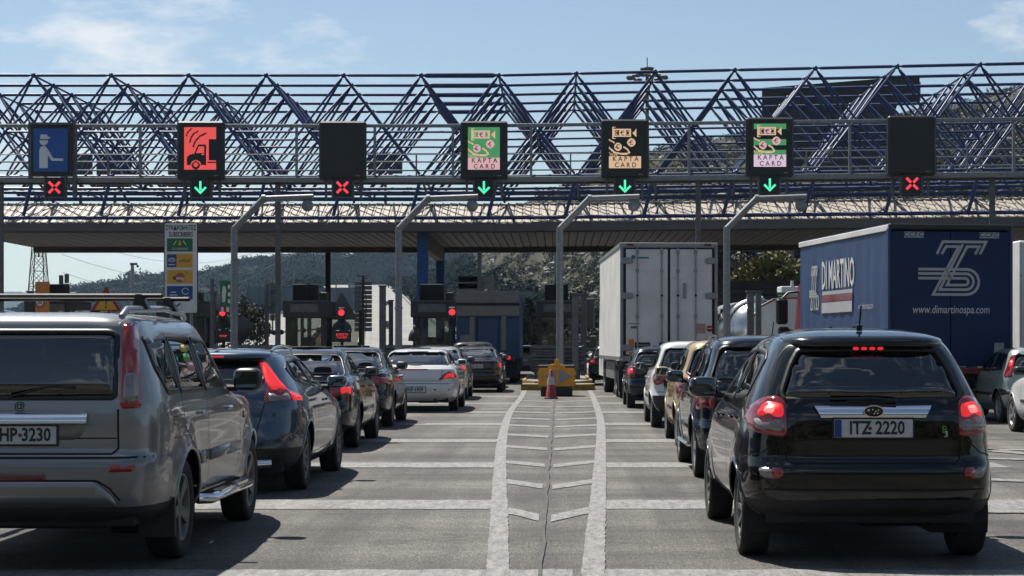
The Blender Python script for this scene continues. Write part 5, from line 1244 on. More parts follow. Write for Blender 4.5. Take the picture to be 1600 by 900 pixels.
        one('axle_beam', M_MATTE, s.t, lambda b: (b.tube((-s.track, 0, s.tr - .04), (s.track, 0, s.tr - .04), .05, 8), b.tube((-s.track, s.wb, s.tr - .04), (s.track, s.wb, s.tr - .04), .05, 8)))
    def mirrors(s, y, z, m=None, w=.21, h=.145, only=None):
        for sx in (1, -1):
            hp, nm = s.hit('S', y, z - .05); x = hp.x; cx = x + .06 + w / 2
            o = one('mirror', m or s.P, s.t, lambda b: b.sell((sx * cx, y + .02, z), (w, .17, h), 3.6, -sx * .12))
            one('mirror_arm', M_BLACK, o, lambda b: b.box((sx * (x + .03), y + .02, z - h * .38), (.14, .07, .05), bev=.015))
            one('mirror_glass', MATS.get('mirror') or mat('mirror', (.30, .34, .34), .05, 1.0), o, lambda b: b.box((sx * cx, y - .062, z), (w * .80, .008, h * .72), bev=.003, rz=-sx * .12))
    def handle(s, y, z, m=None, L=.17):
        h, n = s.hit('S', y, z)
        for sx in (1, -1): one('door_handle', m or s.P, s.t, lambda b: b.box((sx * (h.x + .02), y, z), (.028, L, .032), bev=.012)); 
    def plate(s, z, txt, w=.52, h=.115, tilt=0, blue=True):
        hy = min(s.hit('R', 0, z)[0].y, s.hit('R', 0, z + h / 2)[0].y, s.hit('R', 0, z - h / 2)[0].y) - .012
        o = one('number_plate', M_PLATE, s.t, lambda b: b.box((0, hy, z), (w, .012, h), bev=.003)); one('plate_surround', M_BLACK, o, lambda b: b.box((0, hy + .006, z), (w + .025, .010, h + .025), bev=.003))
        if blue: one('blue_band', mat('eu blue', (.02, .06, .32), .4), o, lambda b: b.box((-w / 2 + .024, hy - .0065, z), (.046, .003, h * .96)))
        if not txt: return
        text(txt, M_INK, o, (.022 if blue else 0, hy - .0085, z), h * 1.02, sx=.80, bold=.003)
        one('plate_seal', mat('plate seal', (.22, .05, .04), .5), o, lambda b: b.lathe([(.001, -.002), (.013, 0)], (-.024 if txt[0] == 'I' else .022, hy - .0075, z), 'y', 12))
    def arches(s):
        for yc in (0, s.wb):
            pts = []
            for a in np.linspace(-.25, math.pi + .25, 40):
                y, z = yc + (s.arch + .004) * math.cos(a), s.tr + (s.arch + .004) * math.sin(a)
                if z < s.zb + .015: continue
                h, n = s.hit('S', y, z); pts.append(h + n * -.003)
            for sx in (1, -1):
                one('wheel_arch', s.arch_m or s.P, s.t, lambda b: b.pipe([(p.x * sx, p.y, p.z) for p in pts], .013, 6))
                def lin(b):
                    v = []; A = np.linspace(-.35, math.pi + .35, 20)
                    for a in A:
                        for x in (s.hw - .03, s.hw - .42): v.append((sx * x, yc + s.arch * 1.0 * math.cos(a), s.tr + s.arch * 1.0 * math.sin(a)))
                    b.add(v, [(2 * i, 2 * i + 1, 2 * i + 3, 2 * i + 2) for i in range(len(A) - 1)]); k = len(A); b.add([v[2 * i + 1] for i in range(k)], [tuple(range(k))])
                one('wheel_well', M_MATTE, s.t, lin, fix=False)
    def spoiler(s, z, w, ext=.09, m=None, th=.03, run=.14):
        """Roof lip above the tailgate glass, lofted across the car from the roof surface."""
        xs = np.linspace(-w, w, 25); v = []
        for x in xs:
            h, n = s.hit('R', x, z); f = max(0.0, 1 - abs(x / w) ** 5); y0 = h.y; tz = s.hit('T', x, y0 + run)[0].z
            v += [(x, y0 + run, tz + .003), (x, y0 + run * .3, (tz * .55 + (z + .012) * .45) + .006), (x, y0 - ext * f, z + .010), (x, y0 - ext * f, z + .010 - th), (x, y0 + .03, z - th * 1.3)]
        k = 5; f = [(i * k + j, i * k + j + 1, (i + 1) * k + j + 1, (i + 1) * k + j) for i in range(len(xs) - 1) for j in range(k - 1)]
        b = MB(); b.add(v, f, True); return b.build('spoiler', m or s.P, s.t)
    def region(s, name, m, pred): s.regions.append((name, m, pred))
    def finish(s):
        s.arches(); V, F = s.V.copy(), s.F; C = V[F].mean(1); keep = np.ones(len(F), bool)
        e1 = V[F[:, 1]] - V[F[:, 0]]; e2 = V[F[:, 3]] - V[F[:, 0]]; N = np.cross(e1, e2); N /= np.linalg.norm(N, axis=1)[:, None] + 1e-9
        for yc in (0, s.wb): keep &= ~((np.hypot(C[:, 1] - yc, C[:, 2] - s.tr) < s.arch) & (abs(C[:, 0]) > s.hw - .42))
        cut = np.unique(F[~keep]); 
        for yc in (0, s.wb):
            q = cut[abs(V[cut, 1] - yc) < .8]; q = np.intersect1d(q, np.unique(F[keep])); d = V[q, 1:] - np.array([yc, s.tr]); L = np.linalg.norm(d, axis=1)[:, None]; V[q, 1:] = np.array([yc, s.tr]) + d / L * s.arch
        for d, p in s.holes:
            if d == 'S': k = in_poly(C[:, 1:], p) & (abs(N[:, 0]) > .3)
            elif d == 'R': k = in_poly(C[:, [0, 2]], p) & (C[:, 1] < s.ym) & (abs(N[:, 0]) < .8)
            elif d == 'F': k = in_poly(C[:, [0, 2]], p) & (C[:, 1] > s.ym) & (abs(N[:, 0]) < .8)
            else: continue
            keep &= ~k
        lab = np.zeros(len(F), int)
        for i, (nm, m, pred) in enumerate(s.regions): lab[pred(C[:, 0], C[:, 1], C[:, 2])] = i + 1
        bodies = []
        for i, (nm, m, _) in enumerate([('body', s.P, None)] + s.regions):
            ff = F[keep & (lab == i)].tolist() + ([s.top] if i == 0 else [])
            if not ff: continue
            used = np.unique(np.concatenate([np.array(f) for f in ff])); mp = np.full(len(V), -1); mp[used] = np.arange(len(used))
            me = mesh_from(nm, V[used], [[int(mp[q]) for q in f] for f in ff], m, True); link(nm, me, s.t)
        if s.lin:
            me = mesh_from('x', V, F.tolist() + [s.top], None, True); nv = np.empty(len(V) * 3); me.vertices.foreach_get('normal', nv); nv = nv.reshape(-1, 3)
            sg = np.sign((nv * (V - np.array([0, s.ym, .8]))).sum(1).mean()); VL = V - nv * sg * .022; bpy.data.meshes.remove(me)
            link('cabin_lining', mesh_from('cabin_lining', VL, F[keep].tolist() + [s.top], M_CABIN, True), s.t)
        return s.t

def doors(c, ys, zb, zt, zroof=None):
    for y, z1 in ys: c.seam('door_gap', 'S', [(y, zb), (y, z1)])

# ---- silver off-roader, front left
P_SILV = paint('silver grey paint', (.34, .348, .357), .6, .30, .10); P_SILVL = paint('dull silver bumper', (.26, .265, .27), .4, .42, .15)
c = Car('off_roader', 'dirty silver off-roader with roof bars at the front of the left queue', (-3.44, 12.1, 0), 0, P_SILV, [
    (.30, -.78, 3.36, .78, 7, 5), (.40, -.93, 3.5, .855, 8, 5), (.55, -.975, 3.55, .875, 9, 5), (.70, -.985, 3.55, .885, 9, 5), (.735, -.97, 3.54, .885, 9, 5), (.755, -.91, 3.5, .884, 10, 5), (.95, -.905, 3.38, .886, 10, 5), (1.03, -.90, 3.1, .880, 10, 5), (1.08, -.895, 2.45, .872, 10, 5), (1.12, -.89, 2.25, .862, 10, 5),
    (1.35, -.85, 1.86, .80, 10, 5), (1.55, -.80, 1.5, .735, 10, 5), (1.61, -.77, 1.37, .70, 9, 5), (1.645, -.70, 1.2, .63, 8, 5), (1.67, -.5, 1.0, .48, 6, 5), (1.682, -.1, .7, .25, 4, 4), (1.685, .3, .5, .06, 3, 3)],
    2.625, .65, .345, .036, .03, .405, tw=.215, rim=('five', M_ALLOYD))
c.region('rear_bumper', P_SILVL, lambda x, y, z: (z < .745) & (y < -.45)); c.region('lower_valance', M_TRIM, lambda x, y, z: (z < .44) & (y < -.45)); c.region('sill_cladding', M_TRIM, lambda x, y, z: (z < .40) & (y >= -.45))
c.window('rear_window', 'R', [(0, 1.56), (.57, 1.56), (.625, 1.52), (.63, 1.13), (.60, 1.105), (0, 1.105), (-.60, 1.105), (-.63, 1.13), (-.625, 1.52), (-.57, 1.56)], M_GLASSD, .03)
c.patch('pillar_trim', 'S', chaikin([(-.66, 1.515), (-.10, 1.545), (1.19, 1.515), (1.95, 1.13), (1.93, 1.10), (-.46, 1.125), (-.62, 1.30)]), M_BLACK, .0025)
c.window('quarter_window', 'S', [(-.64, 1.50), (-.10, 1.53), (-.12, 1.13), (-.46, 1.14), (-.60, 1.30)], M_GLASSD); c.holes.append(('S', [(-.04, 1.52), (-.04, 1.14), (-.05, 1.13)])); c.window('rear_side_window', 'S', [(-.07, 1.53), (.66, 1.53), (.72, 1.12), (-.09, 1.13)], M_GLASSD); c.window('front_side_window', 'S', [(.70, 1.53), (1.18, 1.50), (1.92, 1.13), (1.90, 1.11), (.76, 1.12)], M_GLASS)
c.window('windscreen', 'F', [(-.6, 1.52), (.6, 1.52), (.76, 1.16), (-.76, 1.16)])
lp = c.lamp('R', [(.63, 1.60), (.695, 1.585), (.725, 1.45), (.75, 1.25), (.77, 1.08), (.76, 1.055), (.65, 1.05), (.64, 1.12), (.638, 1.4)], M_REDL, mirror=True)
c.lamp('R', [(.66, 1.275), (.735, 1.28), (.752, 1.10), (.665, 1.09)], M_CLEARL, 'reversing_lens', .014, parent=lp, mirror=True)
c.seam('tailgate_gap', 'R', [(.635, 1.05), (.64, .80), (.60, .765), (.0, .765), (-.60, .765), (-.64, .80), (-.635, 1.05)], .012); c.seam('bumper_gap', 'R', [(.84, .745), (.62, .742), (-.62, .742), (-.84, .745)], .012)
c.seam('crease', 'R', [(.63, .865), (-.63, .865)], .008); c.seam('bumper_crease', 'R', [(.52, .60), (.60, .55), (.66, .47)], .012, mirror=True); c.seam('bumper_crease', 'R', [(-.52, .60), (.52, .60)], .012)
c.patch('skid_panel', 'R', chaikin([(-.52, .595), (.52, .595), (.62, .50), (.64, .44), (-.64, .44), (-.62, .50)]), P_SILV, .018)
c.patch('plate_recess', 'R', chaikin([(-.43, 1.03), (.43, 1.03), (.44, .93), (.38, .855), (-.38, .855), (-.44, .93)], 2), P_SILVL, .002)
yy = c.hit('R', 0, 1.0)[0].y; one('chrome_bar', M_CHROME, c.t, lambda b: (b.prism([(yy + .02, .955), (yy - .036, .955), (yy - .040, .968), (yy - .030, 1.0), (yy - .008, 1.028), (yy + .02, 1.032)], 'yz', -.445, .445, True))); c.plate(.885, 'ZHP 3230', .50, .115, blue=True)
c.lamp('R', [(.60, .70), (.76, .70), (.74, .655), (.59, .655)], M_REDL, 'reflector', .006, mirror=True); c.lamp('R', [(-.20, .645), (.20, .645), (.20, .585), (-.20, .585)], M_REDD, 'fog_light', .006)
c.seam('door_gap', 'S', [(-.09, 1.12), (-.06, .90), (.36, .62), (.45, .42), (.80, .42)]); c.seam('door_gap', 'S', [(.73, 1.11), (.80, .42), (1.90, .42), (2.06, .65), (2.05, 1.05)]); c.seam('fuel_flap', 'S', [(-.42, .98), (-.24, .98), (-.24, .84), (-.42, .84), (-.42, .98)], .005)
c.patch('side_moulding', 'S', [(.30, .70), (.72, .70), (.72, .62), (.34, .62)], P_SILVL, .014); c.patch('side_moulding', 'S', [(.80, .70), (2.02, .70), (2.05, .62), (.80, .62)], P_SILVL, .014)
c.handle(.52, .98, M_CHROME); c.handle(1.48, .98, M_CHROME); c.mirrors(1.80, 1.19, M_BLACK, .22, .18); c.lamp('S', [(2.20, .93), (2.30, .93), (2.30, .87), (2.20, .87)], M_AMB, 'side_indicator', .008)
for sx in (1, -1):
    one('roof_rail', P_SILV, c.t, lambda b: b.pipe([(sx * .63, -.78, 1.64), (sx * .645, -.70, 1.69), (sx * .645, .4, 1.715), (sx * .63, 1.05, 1.69), (sx * .62, 1.15, 1.66)], .022, 8))
    one('side_step', M_CHROME, c.t, lambda b: (b.pipe([(sx * .86, .48, .36), (sx * .95, .54, .36), (sx * .95, 2.06, .36), (sx * .86, 2.13, .36)], .038, 10), b.box((sx * .945, .95, .392), (.07, .4, .02)), b.box((sx * .945, 1.65, .392), (.07, .4, .02))))
    one('mud_flap', M_BLACK, c.t, lambda b: b.box((sx * .78, -.44, .32), (.24, .02, .26)))
for y in (-.25, .62):
    rb = one('roof_bar', M_BLACK, c.t, lambda b: b.box((0, y, 1.79), (1.56, .06, .03), bev=.01))
    for sx in (1, -1): one('bar_foot', M_BLACK, rb, lambda b: b.prism([(sx * .58, 1.70), (sx * .69, 1.70), (sx * .64, 1.80), (sx * .60, 1.80)], 'xz', y - .045, y + .045))
for y in (-.35, .75):
    pass
one('exhaust', M_TRIM, c.t, lambda b: (b.tube((.46, -.66, .34), (.66, -.76, .335), .038, 12), b.tube((.30, -.50, .36), (.46, -.66, .34), .036, 10))); one('tow_beam', M_MATTE, c.t, lambda b: b.box((0, -.72, .36), (1.1, .2, .16), bev=.03))
one('wiper', M_BLACK, c.t, lambda b: b.pipe([(-.05, c.hit('R', .0, 1.13)[0].y - .012, 1.13), (.20, c.hit('R', .2, 1.19)[0].y - .02, 1.195), (.36, c.hit('R', .36, 1.185)[0].y - .015, 1.185)], .008, 6))
M_STK = [mat('sticker green', (.10, .45, .05), .5), mat('sticker yellow', (.6, .5, .06), .5), mat('sticker pink', (.6, .25, .35), .5)]
for k, p in enumerate(([(.28, 1.40), (.50, 1.40), (.50, 1.34), (.28, 1.34)], [(.30, 1.46), (.46, 1.46), (.49, 1.41), (.27, 1.41)], [(.32, 1.335), (.56, 1.345), (.56, 1.27), (.34, 1.28)])): c.patch('window_sticker', 'S', chaikin(p, 2), M_STK[k], .006, mirror=False, depth=.001)
text('@', M_SEAM, c.t, (-.02 + .03, c.hit('R', 0, 1.07)[0].y - .004, 1.07), .07, name='badge')
c.finish()

# ---- blue grey hatchback with tall tail lights
P_VOL = paint('blue grey paint', (.060, .098, .150), .5, .25, .08)
c = Car('hatchback', 'blue grey hatchback with tall lit tail lights second in the left queue', (-3.44, 17.9, 0), 0, P_VOL, [
    (.22, -.60, 3.4, .78, 6, 5), (.34, -.76, 3.52, .85, 6, 5), (.50, -.82, 3.56, .885, 6.5, 5), (.62, -.80, 3.55, .895, 6.5, 5), (.72, -.775, 3.5, .90, 6.5, 5), (.80, -.765, 3.35, .90, 6.5, 5), (.88, -.755, 2.9, .888, 6.5, 5), (.95, -.74, 2.4, .87, 6.5, 5), (1.0, -.715, 2.15, .845, 6.5, 5),
    (1.15, -.60, 1.75, .755, 6, 5), (1.30, -.46, 1.35, .665, 6, 5), (1.37, -.40, 1.15, .60, 5.5, 5), (1.40, -.30, 1.0, .52, 5, 5), (1.425, 0, .85, .33, 4, 4), (1.432, .4, .6, .06, 3, 3)],
    2.647, .6, .325, .04, .02, .375, drop=((1.0, 1.4), [(-.6, -.01), (.3, 0), (2, 0)]), tw=.21, rim=('multi', M_ALLOYD))
c.region('rear_diffuser', M_TRIM, lambda x, y, z: (z < .47) & (y < -.35))
c.window('rear_window', 'R', [(0, 1.345), (.50, 1.33), (.56, 1.25), (.55, 1.10), (.46, 1.03), (0, 1.02), (-.46, 1.03), (-.55, 1.10), (-.56, 1.25), (-.50, 1.33)], M_GLASSD, .03)
c.spoiler(1.355, .55, .13, th=.035, run=.2)
lp = c.lamp('D', [(.48, -.47, 1.31), (.56, -.44, 1.30), (.66, -.5, 1.12), (.74, -.52, 1.02), (.80, -.38, .98), (.84, -.25, .955), (.84, -.25, .905), (.58, -.74, .90), (.575, -.74, .94), (.60, -.66, 1.06)], M_REDL)
c.lamp('D', [(.50, -.47, 1.285), (.555, -.45, 1.275), (.66, -.5, 1.09), (.72, -.5, 1.02), (.63, -.66, 1.015), (.60, -.66, 1.08)], M_REDLIT, 'brake_lamp', .013, parent=lp); c.lamp('D', [(.74, -.52, 1.0), (.80, -.38, .965), (.83, -.26, .945), (.83, -.26, .915), (.77, -.5, .915)], M_REDLIT, 'side_lamp', .013, parent=lp)
c.lamp('D', [(.615, -.72, .985), (.75, -.56, .985), (.755, -.55, .915), (.61, -.735, .912)], M_CLEARL, 'reversing_lens', .014, parent=lp)
c.lamp('D', [(.66, -.66, .60), (.74, -.55, .60), (.74, -.55, .55), (.65, -.69, .55)], M_REDD, 'reflector', .006)
c.window('rear_quarter_window', 'S', [(-.22, 1.23), (-.02, 1.30), (.04, 1.08), (-.14, 1.11)], M_GLASSD, .025); c.window('rear_side_window', 'S', [(.02, 1.305), (.62, 1.335), (.70, 1.03), (.10, 1.075)], M_GLASSD, .03); c.window('front_side_window', 'S', [(.68, 1.335), (1.05, 1.315), (1.72, 1.02), (1.72, .985), (.76, 1.025)], M_GLASS, .03)
c.window('windscreen', 'F', [(-.52, 1.33), (.52, 1.33), (.74, 1.03), (-.74, 1.03)])
c.seam('door_gap', 'S', [(.04, 1.06), (.10, .86), (.38, .62), (.44, .36), (.78, .34)]); c.seam('door_gap', 'S', [(.72, 1.02), (.78, .34), (1.92, .36), (2.0, .6), (1.86, .95)]); c.seam('fuel_flap', 'S', [(-.36, .93), (-.2, .93), (-.2, .79), (-.36, .79), (-.36, .93)], .005)
c.seam('tailgate_gap', 'R', [(.575, .90), (.50, .60), (-.50, .60), (-.575, .90)], .009)
c.handle(.42, .90); c.handle(1.36, .88); c.mirrors(1.62, 1.06, P_VOL)
for sx in (1, -1): one('roof_rail', M_CHROME, c.t, lambda b: b.pipe([(sx * .56, -.25, 1.40), (sx * .575, -.16, 1.435), (sx * .575, .4, 1.455), (sx * .57, .95, 1.43), (sx * .56, 1.1, 1.39)], .014, 8))
one('exhaust', M_CHROME, c.t, lambda b: b.tube((.42, -.80, .30), (.62, -.70, .31), .055, 12)); one('shark_fin', P_VOL, c.t, lambda b: b.prism([(-.30, 1.425), (-.10, 1.43), (-.24, 1.47), (-.29, 1.47)], 'yz', -.02, .02)); one('third_brake_light', M_REDLIT, c.t, lambda b: b.box((0, c.hit('R', 0, 1.355)[0].y - .133, 1.348), (.28, .008, .014))); c.plate(.72, '', .5, .11)
c.finish()

# ---- saloon builder (three-box cars)
def saloon(label, loc, P, W=.865, H=1.42, ro=1.02, wb=2.65, deck=.98, lights='low', lit=True, spoiler=False, plate='', rim=('six', None), res=.05, coupe=False, rz=0, name='saloon', glassm=None, red=None):
    yr, yf = -ro, wb + .88; s = H / 1.42; cb = .22 if not coupe else .05
    c = Car(name, label, loc, rz, P, [
        (.22, yr + .22, yf - .2, W - .12, 6, 5), (.36, yr + .04, yf - .05, W - .03, 7, 5), (.50, yr, yf, W - .005, 7, 5), (.60, yr + .005, yf, W, 7, 5), (.63, yr + .045, yf - .03, W, 7, 5), (.78, yr + .055, yf - .2, W, 7, 5), (deck - .09, yr + .075, yf - .75, W - .01, 6.5, 5), (deck - .02, yr + .12, 2.0, W - .035, 6, 5), (deck + .005, yr + .42, 1.95, W - .07, 5, 5), (deck + .035, yr + .52 + cb * .3, 1.85, W - .11, 5.5, 5),
        (deck + .16 * s, yr + .74 + cb * .5, 1.6, W - .185, 6, 5), (deck + .32 * s, yr + 1.02 + cb, 1.28, W - .27, 6, 5), (H - .045, yr + 1.2 + cb, 1.1, W - .34, 5.5, 5), (H - .018, yr + 1.42 + cb, .95, W - .45, 5, 5), (H - .004, yr + 1.75 + cb, .75, W - .66, 4, 4), (H, yr + 1.85 + cb, .65, .05, 3, 3)],
        wb, .75, .315, res, .018, .365, tw=.20, rim=rim)
    zt = deck + .32 * s - .01; zb_ = deck + .045; yb = yr + 1.02 + cb
    c.window('rear_window', 'R', [(0, zt + .045), (W - .36, zt + .035), (W - .29, zt - .01), (W - .185, zb_ + .03), (W - .215, zb_ - .012), (0, zb_ - .018), (-(W - .215), zb_ - .012), (-(W - .185), zb_ + .03), (-(W - .29), zt - .01), (-(W - .36), zt + .035)], M_GLASSR, .018)
    c.window('rear_side_window', 'S', [(yb - .02, zt - .06), (yb + .25, zt + .01), (.62, zt + .02), (.70, deck + .03), (yb - .22, deck + .06)], glassm or M_GLASS, .03); c.window('front_side_window', 'S', [(.68, zt + .02), (1.02, zt), (1.68, deck + .05), (1.66, deck + .01), (.76, deck + .02)], M_GLASS, .03)
    c.window('windscreen', 'F', [(-W + .34, zt), (W - .34, zt), (W - .16, zb_ + .02), (-W + .16, zb_ + .02)])
    rd = red or (M_REDLIT if lit else M_REDL)
    if lights == 'low': lp = c.lamp('D', [(W - .30, yr + .08, deck - .06), (W - .02, yr + .42, deck - .09), (W - .01, yr + .44, deck - .22), (W - .30, yr + .05, deck - .23)], M_REDL); c.lamp('D', [(W - .19, yr + .14, deck - .10), (W - .07, yr + .30, deck - .10), (W - .07, yr + .30, deck - .19), (W - .19, yr + .12, deck - .19)], rd, 'lamp', .015, parent=lp)
    elif lights == 'wedge': lp = c.lamp('D', [(W - .40, yr + .06, deck - .28), (W - .27, yr + .08, deck - .15), (W - .14, yr + .18, deck - .08), (W - .02, yr + .42, deck - .12), (W, yr + .46, deck - .21), (W - .04, yr + .36, deck - .27)], M_REDL); c.lamp('D', [(W - .30, yr + .08, deck - .25), (W - .2, yr + .13, deck - .14), (W - .08, yr + .28, deck - .14), (W - .07, yr + .3, deck - .24)], rd, 'lamp', .015, parent=lp)
    else: lp = c.lamp('D', [(W - .15, yr + .15, deck - .03), (W - .03, yr + .36, deck - .06), (W - .02, yr + .38, deck - .30), (W - .16, yr + .12, deck - .30)], M_REDL); c.lamp('D', [(W - .12, yr + .19, deck - .10), (W - .05, yr + .3, deck - .10), (W - .05, yr + .3, deck - .24), (W - .12, yr + .18, deck - .24)], rd, 'lamp', .015, parent=lp)
    c.seam('boot_gap', 'R', [(W - .30, deck - .05), (W - .33, deck - .30), (-(W - .33), deck - .30), (-(W - .30), deck - .05)], .010); c.seam('bumper_gap', 'R', [(W - .1, .63), (-(W - .1), .63)], .012)
    c.seam('door_gap', 'S', [(.36, .62), (.44, .34), (.76, .33)]); c.seam('door_gap', 'S', [(.72, deck), (.76, .33), (1.9, .34), (1.95, .6), (1.8, deck - .02)]); c.seam('door_gap', 'S', [(yb - .22, deck + .03), (.02, .80), (.36, .62)])
    c.patch('side_moulding', 'S', [(.42, .56), (1.9, .56), (1.9, .50), (.42, .50)], P, .012)
    c.handle(.45, deck - .11); c.handle(1.4, deck - .12); c.mirrors(1.62, deck + .09, P if coupe else M_BLACK); c.plate(.50 if lights == 'wedge' else deck - .20, plate)
    if spoiler:
        yy = yr + .17; sp = one('boot_spoiler', P, c.t, lambda b: (b.box((0, yy, deck + .085), (1.32, .16, .035), bev=.015), b.box((-.55, yy + .03, deck + .03), (.08, .12, .12), bev=.02), b.box((.55, yy + .03, deck + .03), (.08, .12, .12), bev=.02)))
        one('brake_strip', M_REDL, sp, lambda b: b.box((0, yy - .08, deck + .085), (.3, .01, .015)))
    one('exhaust', M_TRIM, c.t, lambda b: (b.tube((.46, yr + .06, .27), (.46, yr + .3, .27), .032, 10), b.box((.3, yr + .35, .27), (.5, .2, .14), bev=.05)))
    return c
P_NAVY = paint('black blue paint', (.008, .011, .019), .4, .22, .07); P_BLK = paint('black paint', (.005, .0055, .0065), .3, .2, .06)
c = saloon('black blue saloon with boot spoiler and lit lamps behind the blue grey hatchback', (-3.72, 25.3, 0), P_NAVY, .865, 1.43, .98, 2.62, .98, 'low', True, True, '', ('six', M_ALLOYD), .045); c.finish()
c = saloon('black saloon with unlit lamps, fourth in the left queue', (-3.84, 31.9, 0), P_BLK, .86, 1.45, 1.0, 2.62, 1.0, 'low', False, True, '', ('six', M_ALLOYD), .05); c.finish()
P_WHI = paint('silver white paint', (.88, .88, .87), .1, .3, .12)
c = saloon('silver white coupe with lit red wedge lamps in the left queue', (-3.17, 39.6, 0), P_WHI, .92, 1.40, 1.12, 2.78, .99, 'wedge', True, False, 'ΙΗΡ 1959', ('twin', None), .045, True, glassm=M_GLASSD)
c.lamp('R', [(-.30, .952), (.30, .952), (.30, .93), (-.30, .93)], M_REDL, 'third_brake_light', .006); c.lamp('R', [(.44, .52), (.80, .52), (.76, .485), (.44, .485)], M_REDD, 'reflector', .006, mirror=True); c.finish()
P_SIL2 = paint('pale silver paint', (.36, .37, .38), .5, .3, .3)
c = saloon('pale silver saloon mostly hidden beyond the white coupe', (-3.35, 48.3, 0), P_SIL2, .87, 1.46, 1.05, 2.7, 1.0, 'low', True, False, '', ('six', None), .055); c.finish()
P_MAR = paint('dark maroon paint', (.022, .008, .012), .3, .25, .12)
c = saloon('dark maroon saloon with one red lamp ahead of the coupe', (-2.63, 56.0, 0), P_MAR, .875, 1.47, 1.03, 2.6, 1.02, 'tall', True, False, 'ΝΚΕ 2010', ('six', None), .055); c.finish()
P_GRN = paint('grey estate paint', (.05, .05, .052), .4, .3, .3)

